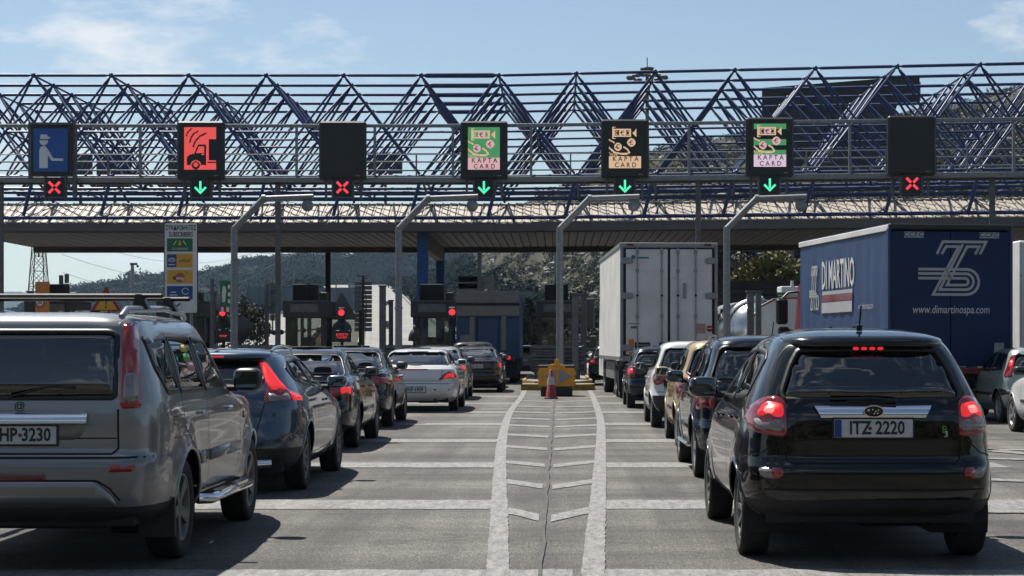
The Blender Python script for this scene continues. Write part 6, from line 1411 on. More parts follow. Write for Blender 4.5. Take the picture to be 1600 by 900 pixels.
# ---- hatchback builder (two-box cars)
def hatch(label, loc, P, W=.84, H=1.45, ro=.62, wb=2.5, belt=.95, name='hatchback', lights='mid', lit=True, rim=('six', None), res=.05, rz=0, glassm=None, plate='', lower=None, roofm=None, slope=.28, tr=.305, mirror_m=None, fo=.80):
    yr, yf = -ro, wb + fo; k = H - .05
    c = Car(name, label, loc, rz, P, [
        (.22, yr + .18, yf - .2, W - .12, 6, 5), (.36, yr + .02, yf - .04, W - .03, 6.5, 5), (.50, yr, yf, W - .005, 6.5, 5), (.60, yr + .01, yf, W, 6.5, 5), (.64, yr + .045, yf - .03, W, 6.5, 5), (.78, yr + .05, yf - .18, W, 6.5, 5), (belt - .07, yr + .06, yf - .65, W - .008, 6.5, 5), (belt, yr + .075, wb - .35, W - .03, 6.5, 5), (belt + .05, yr + .10, wb - .5, W - .06, 6.5, 5),
        (belt + .20, yr + .10 + slope * .38, wb - .85, W - .13, 6.5, 5), (H - .12, yr + .10 + slope * .85, wb - 1.3, W - .205, 6.5, 5), (H - .06, yr + .12 + slope, wb - 1.48, W - .26, 6, 5), (H - .025, yr + .26 + slope, wb - 1.62, W - .36, 5, 5), (H - .005, yr + .6 + slope, wb - 1.8, W - .58, 4, 4), (H, yr + .8 + slope, wb - 1.9, .06, 3, 3)],
        wb, .62, tr, res, .018, tr + .05, tw=.19, rim=rim)
    zt = H - .12; xb, xt = W - .14, W - .26; g = glassm or M_GLASSD
    c.window('rear_window', 'R', [(0, zt), (xt - .06, zt), (xt, zt - .04), (xb, belt + .09), (xb - .05, belt + .05), (0, belt + .04), (-xb + .05, belt + .05), (-xb, belt + .09), (-xt, zt - .04), (-xt + .06, zt)], g, .028)
    ya = yr + .34 + slope * .6
    c.window('rear_side_window', 'S', [(ya + .05, zt - .02), (.60, zt + .02), (.66, belt + .03), (ya + .02, belt + .06)], g, .03); c.window('front_side_window', 'S', [(.66, zt + .02), (.98, zt), (wb - .92, belt + .05), (wb - .95, belt + .02), (.73, belt + .03)], M_GLASS, .03); c.window('windscreen', 'F', [(-xt, zt), (xt, zt), (W - .15, belt + .08), (-W + .15, belt + .08)])
    rd = M_REDLIT if lit else M_REDD; b0 = belt
    if lights == 'mid': pl = [(W - .20, yr + .10, b0 + .04), (W - .06, yr + .26, b0 + .02), (W - .01, yr + .40, b0 - .10), (W - .02, yr + .34, b0 - .24), (W - .18, yr + .08, b0 - .22)]; pi = [(W - .15, yr + .14, b0 - .04), (W - .06, yr + .28, b0 - .04), (W - .06, yr + .28, b0 - .13), (W - .15, yr + .12, b0 - .13)]
    elif lights == 'tall': pl = [(W - .27, yr + .36, H - .14), (W - .20, yr + .42, H - .18), (W - .07, yr + .32, b0 + .06), (W - .05, yr + .3, b0 - .06), (W - .16, yr + .13, b0 - .08), (W - .19, yr + .18, b0 + .1)]; pi = [(W - .19, yr + .28, b0 + .25), (W - .14, yr + .34, b0 + .25), (W - .11, yr + .28, b0 + .12), (W - .16, yr + .2, b0 + .12)]
    else: pl = [(W - .16 + .10 * math.cos(a), yr + .18 + .10 * math.cos(a), b0 - .10 + .13 * math.sin(a)) for a in np.linspace(0, 6.28, 16)[:-1]]; pi = [(W - .16 + .05 * math.cos(a), yr + .18 + .05 * math.cos(a), b0 - .10 + .06 * math.sin(a)) for a in np.linspace(0, 6.28, 12)[:-1]]
    lp = c.lamp('D', pl, M_REDL); c.lamp('D', pi, rd, 'lamp', .015, parent=lp)
    c.seam('tailgate_gap', 'R', [(W - .22, b0 - .2), (W - .24, .68), (-(W - .24), .68), (-(W - .22), b0 - .2)], .010); c.seam('bumper_gap', 'R', [(W - .1, .64), (-(W - .1), .64)], .010)
    c.seam('door_gap', 'S', [(ya, belt + .04), (.02, .78), (.36, .60), (.42, .33), (.72, .32)]); c.seam('door_gap', 'S', [(.69, belt + .02), (.72, .32), (wb - .62, .33), (wb - .6, .6), (wb - .75, belt)])
    c.patch('side_moulding', 'S', [(.38, .57), (wb - .66, .57), (wb - .66, .52), (.40, .52)], M_BLACK, .012)
    c.handle(.42, belt - .10); c.handle(1.28, belt - .10); c.mirrors(wb - 1.0, belt + .09, mirror_m or M_BLACK); c.plate(.77, plate)
    one('exhaust', M_GALVD, c.t, lambda b: b.tube((-.4, yr + .02, .26), (-.4, yr + .3, .26), .03, 8)); one('antenna', M_BLACK, c.t, lambda b: b.tube((0, yr + .35 + slope, H - .03), (0, yr + .2 + slope, H + .14), .006, 6)); one('wiper', M_BLACK, c.t, lambda b: b.pipe([(0, c.hit('R', 0, belt + .08)[0].y - .015, belt + .08), (.3, c.hit('R', .3, belt + .11)[0].y - .02, belt + .11)], .008, 6))
    if lower: c.region('lower_panel', lower, lambda x, y, z: (z < .50) & (y < 0))
    return c
# estate ahead of the maroon saloon
c = hatch('dark estate car roof showing ahead of the maroon saloon', (-3.0, 61.9, 0), P_GRN, .88, 1.62, .95, 2.65, 1.05, 'estate_car', 'tall', False, res=.06, slope=.22); c.finish()

# ---- black compact car, right front
P_SUB = paint('deep black green paint', (.0035, .0045, .0055), .3, .18, .035)
c = Car('compact_car', 'black compact car with lit brake lamps and chrome strip at right front', (2.09, 12.3, 0), 0, P_SUB, [
    (.27, -.42, 3.1, .70, 6, 5), (.36, -.58, 3.22, .81, 6.5, 5), (.48, -.64, 3.25, .845, 7, 5), (.60, -.645, 3.25, .853, 7, 5), (.66, -.635, 3.24, .855, 7, 5), (.685, -.60, 3.22, .855, 7, 5), (.80, -.60, 3.1, .853, 6.5, 5), (.92, -.595, 2.85, .838, 6.5, 5), (1.0, -.585, 2.5, .818, 6.5, 5), (1.06, -.565, 2.25, .795, 6.5, 5),
    (1.20, -.50, 1.95, .735, 6.5, 5), (1.38, -.40, 1.5, .65, 6.5, 5), (1.47, -.35, 1.25, .597, 6, 5), (1.51, -.31, 1.1, .555, 5.5, 5), (1.54, -.20, .95, .465, 5, 5), (1.565, .1, .8, .30, 4, 4), (1.572, .4, .6, .06, 3, 3)],
    2.55, .65, .305, .034, .018, .352, drop=((1.06, 1.55), [(-.5, -.012), (.4, .012), (1.5, -.02)]), tw=.20, rim=('multi', M_ALLOYD))
c.region('bumper_valance', M_TRIM, lambda x, y, z: (z < .415) & (y < -.2))
c.patch('tailgate_glass_surround', 'R', chaikin([(-.53, 1.46), (.53, 1.46), (.61, 1.36), (.69, 1.12), (.67, 1.03), (-.67, 1.03), (-.69, 1.12), (-.61, 1.36)]), M_BLACK, .003, ring=chaikin([(-.455, 1.425), (.455, 1.425), (.52, 1.32), (.585, 1.15), (.575, 1.10), (-.575, 1.10), (-.585, 1.15), (-.52, 1.32)]))
c.window('rear_window', 'R', [(0, 1.445), (.475, 1.44), (.54, 1.33), (.61, 1.15), (.595, 1.08), (0, 1.07), (-.595, 1.08), (-.61, 1.15), (-.54, 1.33), (-.475, 1.44)], glass('hatch glass', (.55, .60, .59)), .03)
c.spoiler(1.475, .545, .085, th=.035, run=.2)
for k in range(4): one('third_brake_light', M_REDLIT, c.t, lambda b: b.sell((-.083 + k * .055, c.hit('R', 0, 1.475)[0].y - .07, 1.435), (.042, .014, .022), 2.5))
lp = c.lamp('D', [(.60, -.57, 1.075), (.66, -.52, 1.12), (.72, -.42, 1.10), (.80, -.28, 1.03), (.82, -.2, .985), (.80, -.28, .93), (.72, -.45, .87), (.585, -.60, .845)], M_REDL)
c.lamp('D', [(.615, -.57, 1.06), (.70, -.47, 1.08), (.73, -.42, .985), (.605, -.585, .975)], M_REDLIT, 'brake_lamp', .016, parent=lp); c.lamp('D', [(.645, -.54, 1.045), (.69, -.49, 1.05), (.695, -.48, 1.005), (.65, -.535, 1.0)], M_REDHOT, 'bulb', .021, parent=lp); c.lamp('D', [(.605, -.585, .96), (.745, -.40, .965), (.72, -.45, .895), (.60, -.59, .88)], M_CLEARL, 'reversing_lens', .016, parent=lp)
c.lamp('R', [(.60, .645), (.76, .64), (.73, .575), (.60, .572)], M_CLEARL, 'reflector', .006, mirror=True); c.lamp('R', [(.60, .645), (.672, .643), (.672, .573), (.60, .572)], M_REDL, 'reflector', .009, mirror=True)
yy = c.hit('R', 0, 1.0)[0].y
one('chrome_strip', M_CHROME, c.t, lambda b: b.add([(sx_ * w_, yy + d_, z_) for z_, w_, d_ in ((.972, .345, -.016), (.985, .352, -.028), (1.02, .371, -.020), (1.055, .39, -.002), (1.06, .392, .03)) for sx_ in (-1, 1)], [(2 * i, 2 * i + 1, 2 * i + 3, 2 * i + 2) for i in range(4)], True), fix=False)
one('badge', M_BLACK, c.t, lambda b: b.lathe([(.001, -.034), (.06, -.033), (.066, -.022)], (0, yy, 0), 'y', 24)).location = (0, 0, 1.018)
bd = one('badge_ring', M_CHROME, c.t, lambda b: ribbon(b, [(.066 * math.cos(a), 1.018 + .038 * math.sin(a)) for a in np.linspace(0, 6.283, 25)[:-1]], .007, 'xz', yy - .037, True), fix=False)
for o in c.t.children:
    if o.name.startswith('badge') and 'ring' not in o.name: o.scale = (1, 1, .58)
one('badge_stars', M_CHROME, c.t, lambda b: [b.box((x, yy - .038, 1.018 + z), (s_, .003, s_)) for x, z, s_ in ((-.035, .008, .014), (-.008, .012, .009), (.012, .0, .009), (.03, .008, .009), (.004, -.014, .009), (.025, -.013, .009))])
c.plate(.905, 'ITZ 2220', .52, .12)
c.seam('tailgate_gap', 'R', [(.59, 1.0), (.575, .70), (.54, .672), (-.54, .672), (-.575, .70), (-.59, 1.0)], .010); c.seam('bumper_gap', 'D', [(.60, -.57, .84), (.70, -.50, .74), (.82, -.3, .70)], .008)
c.seam('bumper_crease', 'R', [(-.75, .50), (.75, .50)], .010)
st = text('B', MATS['sticker green'], c.t, (.475, c.hit('R', .47, .88)[0].y - .006, .895), .07, name='sticker'); text('3', M_WHITEP, c.t, (.485, c.hit('R', .47, .88)[0].y - .007, .865), .06, name='sticker'); 
c.window('rear_side_window', 'S', [(-.10, 1.36), (.02, 1.42), (.58, 1.45), (.64, 1.07), (-.02, 1.10)], M_GLASSD, .032); c.window('front_side_window', 'S', [(.65, 1.45), (1.02, 1.43), (1.72, 1.08), (1.70, 1.045), (.72, 1.065)], M_GLASS, .032); c.window('windscreen', 'F', [(-.56, 1.45), (.56, 1.45), (.72, 1.10), (-.72, 1.10)])
c.seam('door_gap', 'S', [(-.05, 1.08), (.04, .84), (.34, .62), (.42, .36), (.72, .34)]); c.seam('door_gap', 'S', [(.68, 1.05), (.72, .34), (1.88, .36), (1.96, .6), (1.85, 1.02)]); c.seam('crease', 'S', [(-.3, .93), (2.2, .86)], .006)
c.handle(.38, .95, P_SUB); c.handle(1.38, .93, P_SUB); c.mirrors(1.62, 1.13, P_SUB, .23, .16)
one('antenna', M_BLACK, c.t, lambda b: (b.tube((0.0, -.05, 1.57), (.0, -.13, 1.73), .007, 6), b.tube((0.0, -.05, 1.56), (0, -.06, 1.60), .022, 8))); one('exhaust', M_TRIM, c.t, lambda b: (b.tube((.36, -.50, .30), (.36, -.3, .30), .035, 10), b.box((.2, -.1, .30), (.55, .3, .17), bev=.06)))
one('wiper', M_BLACK, c.t, lambda b: b.pipe([(.16, yy + .0, 1.085), (.02, c.hit('R', .0, 1.10)[0].y - .02, 1.105), (-.28, c.hit('R', -.28, 1.10)[0].y - .02, 1.10)], .009, 6))
c.finish()

# ---- right queue
P_PEU = paint('dark steel blue paint', (.012, .022, .038), .5, .22, .08)
c = hatch('dark steel blue car with wide mirror directly ahead of the black compact', (2.36, 19.6, 0), P_PEU, .875, 1.58, .72, 2.54, 1.0, 'crossover_car', 'mid', False, ('five', None), .042, slope=.26, tr=.33, mirror_m=P_PEU, plate='')
for sx in (1, -1): one('side_step', M_CHROME, c.t, lambda b: b.box((sx * .87, 1.25, .33), (.08, 1.4, .05), bev=.02)); one('roof_rail', M_CHROME, c.t, lambda b: b.pipe([(sx * .60, -.15, 1.545), (sx * .61, .5, 1.575), (sx * .60, 1.0, 1.54)], .014, 8))
c.finish()
P_CRM = paint('cream yellow paint', (.55, .38, .17), .1, .35, .2)
c = hatch('cream yellow small car squeezed between two darker cars in the right queue', (2.50, 25.4, 0), P_CRM, .83, 1.55, .58, 2.40, .98, 'city_car', 'mid', False, ('cap', None), .05, slope=.20, fo=.7, plate='', mirror_m=P_CRM); c.finish()
P_WH2 = paint('white paint', (.92, .92, .91), .0, .3, .15)
c = hatch('white city car with black tailgate and round dark lamps', (2.47, 31.6, 0), P_WH2, .83, 1.55, .50, 2.40, .99, 'city_car', 'round', False, ('cap', None), .05, slope=.24, fo=.6, plate='')
c.patch('black_tailgate', 'R', chaikin([(-.60, .99), (.60, .99), (.62, .78), (.5, .62), (-.5, .62), (-.62, .78)], 2), M_BLACK, .004); c.region('black_valance', M_BLACK, lambda x, y, z: (z < .56) & (y < -.05) ); c.finish()
c = hatch('black hatchback with red lamps close behind the white refrigerated truck', (2.42, 41.5, 0), P_NAVY, .83, 1.45, .62, 2.44, .96, 'hatchback', 'mid', True, ('six', M_ALLOYD), .05, slope=.34, plate=''); c.finish()
c = hatch('black car partly hidden left of the white refrigerated truck', (2.0, 66.0, 0), P_BLK, .85, 1.5, .62, 2.5, .98, 'hatchback', 'mid', True, res=.06, plate=''); c.finish()
# ---- right edge
P_MINT = paint('pale mint paint', (.42, .50, .47), .35, .35, .22)
c = hatch('pale mint hatchback with upright tail lamp before the blue trailer', (9.13, 33.4, 0), P_MINT, .82, 1.44, .62, 2.49, .94, 'hatchback', 'tall', True, ('six', None), .045, slope=.30, plate='', rz=R(1.0))
c.patch('bumper_strip', 'D', s_ := chaikin(c.flat('D', [(.55, -.60, .64), (.83, -.2, .66), (.83, -.2, .50), (.55, -.60, .50)]), 1), M_TRIM, .012); c.finish()
c = hatch('white hatchback cut off by the right picture edge', (8.52, 27.35, 0), P_WH2, .85, 1.47, .62, 2.55, .96, 'hatchback', 'mid', False, ('twin', None), .055, plate=''); c.finish()
# ---- beyond the booths
P_BRZ = paint('bronze paint', (.16, .13, .10), .5, .3, .3)
c = hatch('bronze hatchback beyond the booths right of the blue truck', (-1.75, 86.5, 0), P_BRZ, .86, 1.50, .62, 2.5, .98, 'hatchback', 'mid', False, res=.07, plate=''); c.finish()
c = hatch('small white car seen between blue truck and centre booth', (-1.9, 122, 0), P_WH2, .86, 1.5, .62, 2.5, .98, 'hatchback', 'mid', False, res=.07, rz=R(-28), plate=''); far_white = c.finish()
for k, (x, y, rz, lb) in enumerate(((-4.2, 146, 60, 'distant white car at the left end of the parking beyond'), (-1.0, 147, 95, 'distant white car below the cypress in the parking'), (5.6, 146, 80, 'distant white car right of the centre booth'))):
    o = copy_tree(far_white); o.location = (x, y, 0); o.rotation_euler = (0, 0, R(rz)); o['label'] = lb; o['group'] = 'cars parked beyond the plaza'
for k, (dx, Y, P, lb) in enumerate(((-3.6, 344, P_BLK, 'nearest dark car driving up the motorway'), (-.6, 590, P_BLK, 'second dark car higher on the motorway'))):
    c = hatch(lb, (float(road_x(Y)) + dx, Y, float(road_z(Y)) + .34), P, .88, 1.5, .7, 2.6, .98, 'hatchback', 'mid', False, res=.12, rz=math.atan2(-(float(road_x(Y + 50)) - float(road_x(Y))), -50) + math.pi); o = c.finish(); o['group'] = 'cars on the climbing motorway'; o.rotation_euler = (math.atan(.04), 0, o.rotation_euler[2])

# ================================================================ TRUCKS
def twheel(parent, x, y, r=.5, w=.30):
    o = one('wheel', M_MATTE, parent, lambda b: b.lathe([(.001, 0), (r * .55, 0), (r * .55, -.05)], axis='x', n=20)); o.location = (x, y, r)
    if x < 0: o.rotation_euler = (0, 0, math.pi)
    one('tyre', M_RUB, o, lambda b: b.lathe([(r * .56, -w * .45), (r * .9, -w * .5), (r, -w * .4), (r, w * .4), (r * .9, w * .5), (r * .56, w * .45)], axis='x', n=32)); one('rim', M_GALVD, o, lambda b: b.lathe([(r * .56, w * .45), (r * .5, w * .3), (r * .45, .02), (r * .2, .02), (r * .18, w * .3), (.001, w * .32)], axis='x', n=24))
M_TWHITE = mat('white truck panel', (.80, .80, .78), .45, var=.18, vscale=1.0, dark=(.62, .61, .58)); M_TRED = mat('red cab paint', (.30, .02, .025), .3, coat=.6, var=.3)
# --- white refrigerated truck
t = thing('refrigerated_truck', 'white refrigerated truck with double rear doors in the right lane', 'truck', (2.98, 47.6, 0), R(2.2)); W2, H0, H1, L = 1.31, 1.06, 4.24, 9.0
one('box', M_TWHITE, t, lambda b: b.box((0, L / 2 + .06, (H0 + H1) / 2), (2 * W2, L, H1 - H0), bev=.03))
M_TFR = mat('aluminium frame', (.45, .46, .46), .4, .6, var=.2)
one('door_frame', M_TFR, t, lambda b: (b.box((0, .02, H1 - .06), (2 * W2 + .02, .10, .14), bev=.015), b.box((-W2 + .03, .02, (H0 + H1) / 2), (.08, .10, H1 - H0 - .14)), b.box((W2 - .03, .02, (H0 + H1) / 2), (.08, .10, H1 - H0 - .14)), b.box((0, .02, H0 + .06), (2 * W2 - .14, .10, .14))))
one('side_rail', M_TFR, t, lambda b: [b.box((s * (W2 + .005), L / 2 + .1, z), (.04, L, .12), bev=.01) for s in (-1, 1) for z in (H0 + .06, H1 - .05)])
one('door_seal', M_MATTE, t, lambda b: b.box((0, .022, (H0 + H1) / 2), (2 * W2 - .15, .06, H1 - H0 - .26)))
for s in (-1, 1):
    d = one('rear_door', M_TWHITE, t, lambda b: b.box((s * .60, -.01, (H0 + H1) / 2), (1.13, .05, H1 - H0 - .34), bev=.012))
    for rx in ((.24, .72) if s > 0 else (.20, .86)):
        one('lock_rod', M_TFR, d, lambda b: (b.tube((s * rx, -.055, H0 + .12), (s * rx, -.055, H1 - .1), .018, 8), [b.box((s * rx, -.045, z), (.09, .035, .10), bev=.01) for z in (H0 + .3, H0 + 1.2, H1 - .75, H1 - .25)]))
        one('rod_knob', M_MATTE, d, lambda b: b.box((s * rx, -.075, H1 - 1.42), (.07, .06, .06), bev=.02)); one('lock_handle', M_TFR, d, lambda b: b.box((s * (rx - .14), -.06, H0 + .42), (.36, .03, .035), bev=.01)); one('handle_box', M_MATTE, d, lambda b: b.box((s * (rx - .14), -.04, H0 + .42), (.42, .012, .15), bev=.01))
    for z in (H0 + .35, H0 + 1.75, H1 - .48): one('hinge', M_TFR, d, lambda b: (b.box((s * 1.17, -.045, z), (.30, .05, .17), bev=.015), b.box((s * 1.0, -.06, z), (.05, .03, .12))))
    one('marker_light', M_AMB, t, lambda b: b.box((s * 1.03, -.045, 1.53), (.14, .03, .24), bev=.01)); one('top_light', M_REDD, t, lambda b: b.box((s * 1.05, -.04, H1 - .05), (.18, .03, .05)))
one('placard', mat('pink placard', (.60, .32, .33), .5, var=.3, vscale=30), t, lambda b: b.box((.86, -.042, 1.93), (.25, .01, .26))); one('no_entry_disc', M_SRED, t, lambda b: b.lathe([(.001, -.008), (.085, -.006), (.085, .0)], (1.10, -.04, 1.93), 'y', 20)); one('no_entry_bar', M_WHITEP, t, lambda b: b.box((1.10, -.051, 1.93), (.12, .004, .03)))
one('amber_plate', M_AMB, t, lambda b: b.box((-.98, -.045, 1.24), (.2, .02, .12))); one('door_holder', M_TFR, t, lambda b: b.box((.42, -.05, 2.95), (.09, .03, .42), bev=.02))
one('teal_mark', mat('teal print', (.05, .22, .25), .5), t, lambda b: (b.box((-.72, -.038, 3.84), (.34, .006, .045)), b.lathe([(.001, -.004), (.06, 0)], (-.97, -.037, 3.86), 'y', 12))); one('small_mark', M_GREY, t, lambda b: (b.box((-.95, -.038, 2.06), (.3, .006, .02)), b.box((-.95, -.038, 1.96), (.18, .006, .06))))
one('chassis', M_MATTE, t, lambda b: (b.box((-.45, 4.6, .86), (.12, 9, .26)), b.box((.45, 4.6, .86), (.12, 9, .26)), b.box((0, .35, .72), (2.3, .12, .18)), b.box((0, 3.0, .6), (.9, 1.2, .4)))); one('bumper_bar', M_MATTE, t, lambda b: b.box((0, .1, .56), (2.4, .12, .16), bev=.02))
for s in (-1, 1):
    for y in (1.7, 3.0, 8.2): twheel(t, s * 1.08, y)
    one('side_guard', M_TFR, t, lambda b: b.box((s * 1.2, 5.5, .75), (.05, 3.6, .5), bev=.01)); one('tail_light', M_REDD, t, lambda b: b.box((s * .95, .02, .8), (.4, .06, .14), bev=.01)); one('mud_flap', M_BLACK, t, lambda b: b.box((s * 1.05, .95, .5), (.5, .03, .6)))
one('cab', M_TWHITE, t, lambda b: b.prism([(9.15, .5), (9.15, 3.0), (9.4, 3.3), (10.7, 3.2), (11.2, 2.0), (11.25, .5)], 'yz', -1.2, 1.2)); one('mirror', M_BLACK, t, lambda b: (b.box((-1.52, 10.6, 2.55), (.26, .16, 1.0), bev=.05), b.box((-1.42, 10.6, 1.65), (.24, .12, .34), bev=.05), b.tube((-1.2, 10.6, 3.0), (-1.5, 10.6, 3.0), .03, 6)))
# --- blue box trailer
M_TARP = mat('blue tarpaulin', (.032, .080, .22), .45, var=.3, vscale=1.0, bump=.25, bscale=3, aniso=(1, 6, .35)); M_TBLUE = mat('dark blue doors', (.012, .036, .125), .5, spec=.25, var=.25, vscale=1)
t = thing('box_trailer', 'dark blue truck trailer with silver stripe emblem and lettering', 'truck', (7.72, 34.75, 0), R(8.6)); HW, z0, z1, L = 1.25, 1.02, 3.82, 6.1
def tarp(b):
    n, m = 60, 14; v = []
    for i in range(n + 1):
        for j in range(m + 1):
            y = .08 + (L - .12) * i / n; z = z0 + .1 + (z1 - z0 - .22) * j / m; w = .012 * math.sin(i * 1.05) * math.sin(math.pi * j / m) + .012 * noise.noise(Vector((i * .3, j * .2, 1))) ; v.append((-HW - .012 - w, y, z))
    b.add(v, [(i * (m + 1) + j, i * (m + 1) + j + 1, (i + 1) * (m + 1) + j + 1, (i + 1) * (m + 1) + j) for i in range(n) for j in range(m)], True)
one('box', M_TBLUE, t, lambda b: b.box((0, L / 2, (z0 + z1) / 2), (2 * HW - .02, L - .1, z1 - z0 - .06))); one('side_curtain', M_TARP, t, tarp, fix=False)
one('top_rail', M_TWHITE, t, lambda b: (b.box((-HW, L / 2, z1 - .04), (.07, L + .05, .12), bev=.01), b.box((HW, L / 2, z1 - .04), (.07, L + .05, .12), bev=.01))); one('top_header', M_BLACK, t, lambda b: b.box((0, -.03, z1 - .02), (2 * HW + .04, .1, .12), bev=.02)); one('roof', M_TARP, t, lambda b: b.box((0, L / 2, z1 + .03), (2 * HW - .06, L - .04, .04)))
one('corner_post', M_TARP, t, lambda b: (b.box((-HW - .01, .0, 2.42), (.06, .10, 2.7), bev=.01), b.box((HW + .01, .0, 2.42), (.06, .10, 2.7), bev=.01)))
for s in (-1, 1): one('rear_door', M_TBLUE, t, lambda b: b.box((s * .615, -.02, (z0 + z1) / 2 - .04), (1.215, .06, z1 - z0 - .14), bev=.008))
FY = -.055; M_PRT = mat('silver print', (.59, .595, .595), .45, var=.15, vscale=4)
def lx(px): return ((1230 + px / 3.213) - 873) * 34.75 / 2750 - 7.72 - .02
def lz(py): return 1.45 + (541 - (340 + py / 3.213)) * 34.75 / 2750
def S(pts): return [(lx(a), lz(b)) for a, b in pts]
def arc(cx, cy, r, a0, a1, n=10): return [(cx + r * math.cos(R(a)), cy - r * math.sin(R(a))) for a in np.linspace(a0, a1, n)]
def logo(b, w=.052):
    ribbon(b, S([(748, 184), (779, 122), (1006, 122), (974, 184)]), w, 'xz', FY); ribbon(b, S([(773, 184), (796, 146), (862, 146), (728, 386), (905, 386)] + arc(905, 323, 63 - 31 + 31, 270, 450)[1:] + [(650, 260)]), w, 'xz', FY - .001)
    ribbon(b, S([(884, 134), (762, 362), (900, 362)] + arc(900, 322, 40, 270, 450)[1:] + [(650, 282)]), w, 'xz', FY - .002); ribbon(b, S([(948, 184), (970, 146), (906, 146), (800, 339), (895, 339)] + arc(895, 322, 17, 270, 450)[1:] + [(650, 305)]), w, 'xz', FY - .003)
one('emblem', M_PRT, t, logo, fix=False)
text('www.dimartinospa.com', M_WHITEP, t, (lx(822), FY, lz(463)), .225, shear=.18, sx=.74 )
for px in (628, 1024):
    one('plaque', mat('pale blue plaque', (.45, .57, .59), .5), t, lambda b: b.box((lx(px), FY + .003, lz(88)), (.40, .01, .115), bev=.003)); text('C.C.F.C.', mat('plaque ink', (.02, .08, .12), .5), t, (lx(px), FY - .005, lz(88)), .12, bold=.004)
one('rear_sill', M_TRED, t, lambda b: b.box((0, -.02, z0 - .06), (2 * HW, .1, .12), bev=.01)); one('underrun_bar', M_TRED, t, lambda b: (b.box((0, .1, .52), (2.3, .1, .12)), b.box((1.0, .02, .80), (.3, .06, .3)))); one('grey_flap', M_TFR, t, lambda b: b.prism([(.86, 1.0), (1.06, 1.0), (1.10, 1.52), (.90, 1.52)], 'xz', FY - .012, FY - .002))
one('chassis', M_MATTE, t, lambda b: (b.box((0, 3.2, .82), (1.0, 6.4, .24)), b.box((0, .5, .7), (2.2, .4, .2)))); 
for s in (-1, 1):
    for y in (1.1, 2.4): twheel(t, s * 1.0, y)
    one('tail_light', M_REDD, t, lambda b: b.box((s * .85, -.02, .84), (.5, .06, .12), bev=.01))
# lettering on the curtain
SXX = -HW - .034; rt = (R(90), 0, R(-90))
def sy(px): # photo column of the flank -> metres from the rear
    px = 1230 + px / 3.213; a = 7.72 - HW * math.cos(R(8.6)); k = (px - 873) / 2750; return (a - k * (34.75 - HW * math.sin(R(8.6)))) / (k * math.cos(R(8.6)) + math.sin(R(8.6)))
one('side_stripe', M_PRT, t, lambda b: b.box((SXX, (sy(183) + sy(335)) / 2, 2.61), (.006, sy(183) - sy(335), .08))); one('side_stripe', M_TRED, t, lambda b: b.box((SXX, (sy(183) + sy(335)) / 2, 2.49), (.006, sy(183) - sy(335), .14))); one('side_stripe', M_PRT, t, lambda b: b.box((SXX, (sy(180) + sy(333)) / 2, 2.29), (.006, sy(180) - sy(333), .23)))
text('DI MARTINO', M_WHITEP, t, (SXX - .004, (sy(183) + sy(342)) / 2, 2.97), .86, rt, bold=.012, sx=.46); text('www.dimartinospa.com', M_PRT, t, (SXX - .004, sy(402), 2.27), .2, rt, sx=.5)
one('emblem', M_PRT, t, lambda b: [ribbon(b, [(sy(129) - q, 3.02), (sy(132) - q, 3.22 - q * .3), (sy(158) + q, 3.22 - q * .3), (sy(156) + q, 3.02)], .05, 'yz', SXX - .002) for q in (0, .14)] + [ribbon(b, [(sy(147) + q, 3.15), (sy(143) + q, 2.7), (sy(138) + q, 2.28), (sy(150) - q, 2.28), (sy(154) - q, 2.45), (sy(150) - q, 2.64 - q * .4), (sy(119), 2.64 - q * .4)], .05, 'yz', SXX - .003) for q in (-.10, .04, .18)], fix=False)
for px in (95, 130, 430, 470): one('strap', M_PRT, t, lambda b: b.box((SXX, sy(px), 1.28), (.012, .07, .30)))
one('cab', M_TRED, t, lambda b: b.prism([(L + .25, .6), (L + .25, 2.7), (L + .5, 3.0), (L + 1.2, 2.9), (L + 1.5, 1.9), (L + 1.55, .6)], 'yz', -.95, 1.24)); one('cab_mirror', M_BLACK, t, lambda b: (b.box((-1.35, L + 1.2, 2.28), (.28, .16, .62), bev=.05), b.box((-1.31, L + 1.2, 1.78), (.26, .16, .26), bev=.04), b.pipe([(-.9, L + 1.2, 2.75), (-1.2, L + 1.2, 2.72), (-1.37, L + 1.2, 2.55)], .03, 6), b.pipe([(-.9, L + 1.2, 1.8), (-1.31, L + 1.2, 1.85)], .03, 6)))
for s in (-1, 1): twheel(t, s * 1.0, L + 1.3)
# --- blue tipper truck under the canopy
t = thing('tipper_truck', 'dark blue tipper truck with tailboard under the canopy', 'truck', (-2.78, 69.2, 0)); M_TIP = mat('tipper blue', (.020, .075, .20), .5, var=.35, vscale=1.2)
M_TIPG = mat('tipper tarp grey', (.27, .26, .245), .7, var=.3, vscale=2)
one('body', M_TIP, t, lambda b: b.box((0, 3.2, 2.25), (2.5, 6.2, 2.5), bev=.02)); one('tailboard', M_TIPG, t, lambda b: (b.box((0, .04, 2.85), (2.46, .16, .44), bev=.03), b.box((0, .06, 3.38), (2.5, .14, .50), bev=.04))); one('tailboard_lip', M_MATTE, t, lambda b: b.box((0, .02, 3.10), (2.5, .2, .07)))
for k in range(3): one('rear_panel', M_TIP, t, lambda b: b.box((-.84 + k * .84, .06, 1.75), (.78, .08, 1.6), bev=.01))
for s in (-.62, .62): one('rib', M_TIPG, t, lambda b: b.box((s, .03, 1.95), (.2, .12, 1.35), bev=.02))
one('plate_board', M_TIPG, t, lambda b: b.box((-.9, -.02, 1.72), (.38, .02, .36))); one('number_plate', mat('amber plate', (.45, .30, .08), .5), t, lambda b: b.box((.05, -.02, 1.30), (.42, .02, .2)))
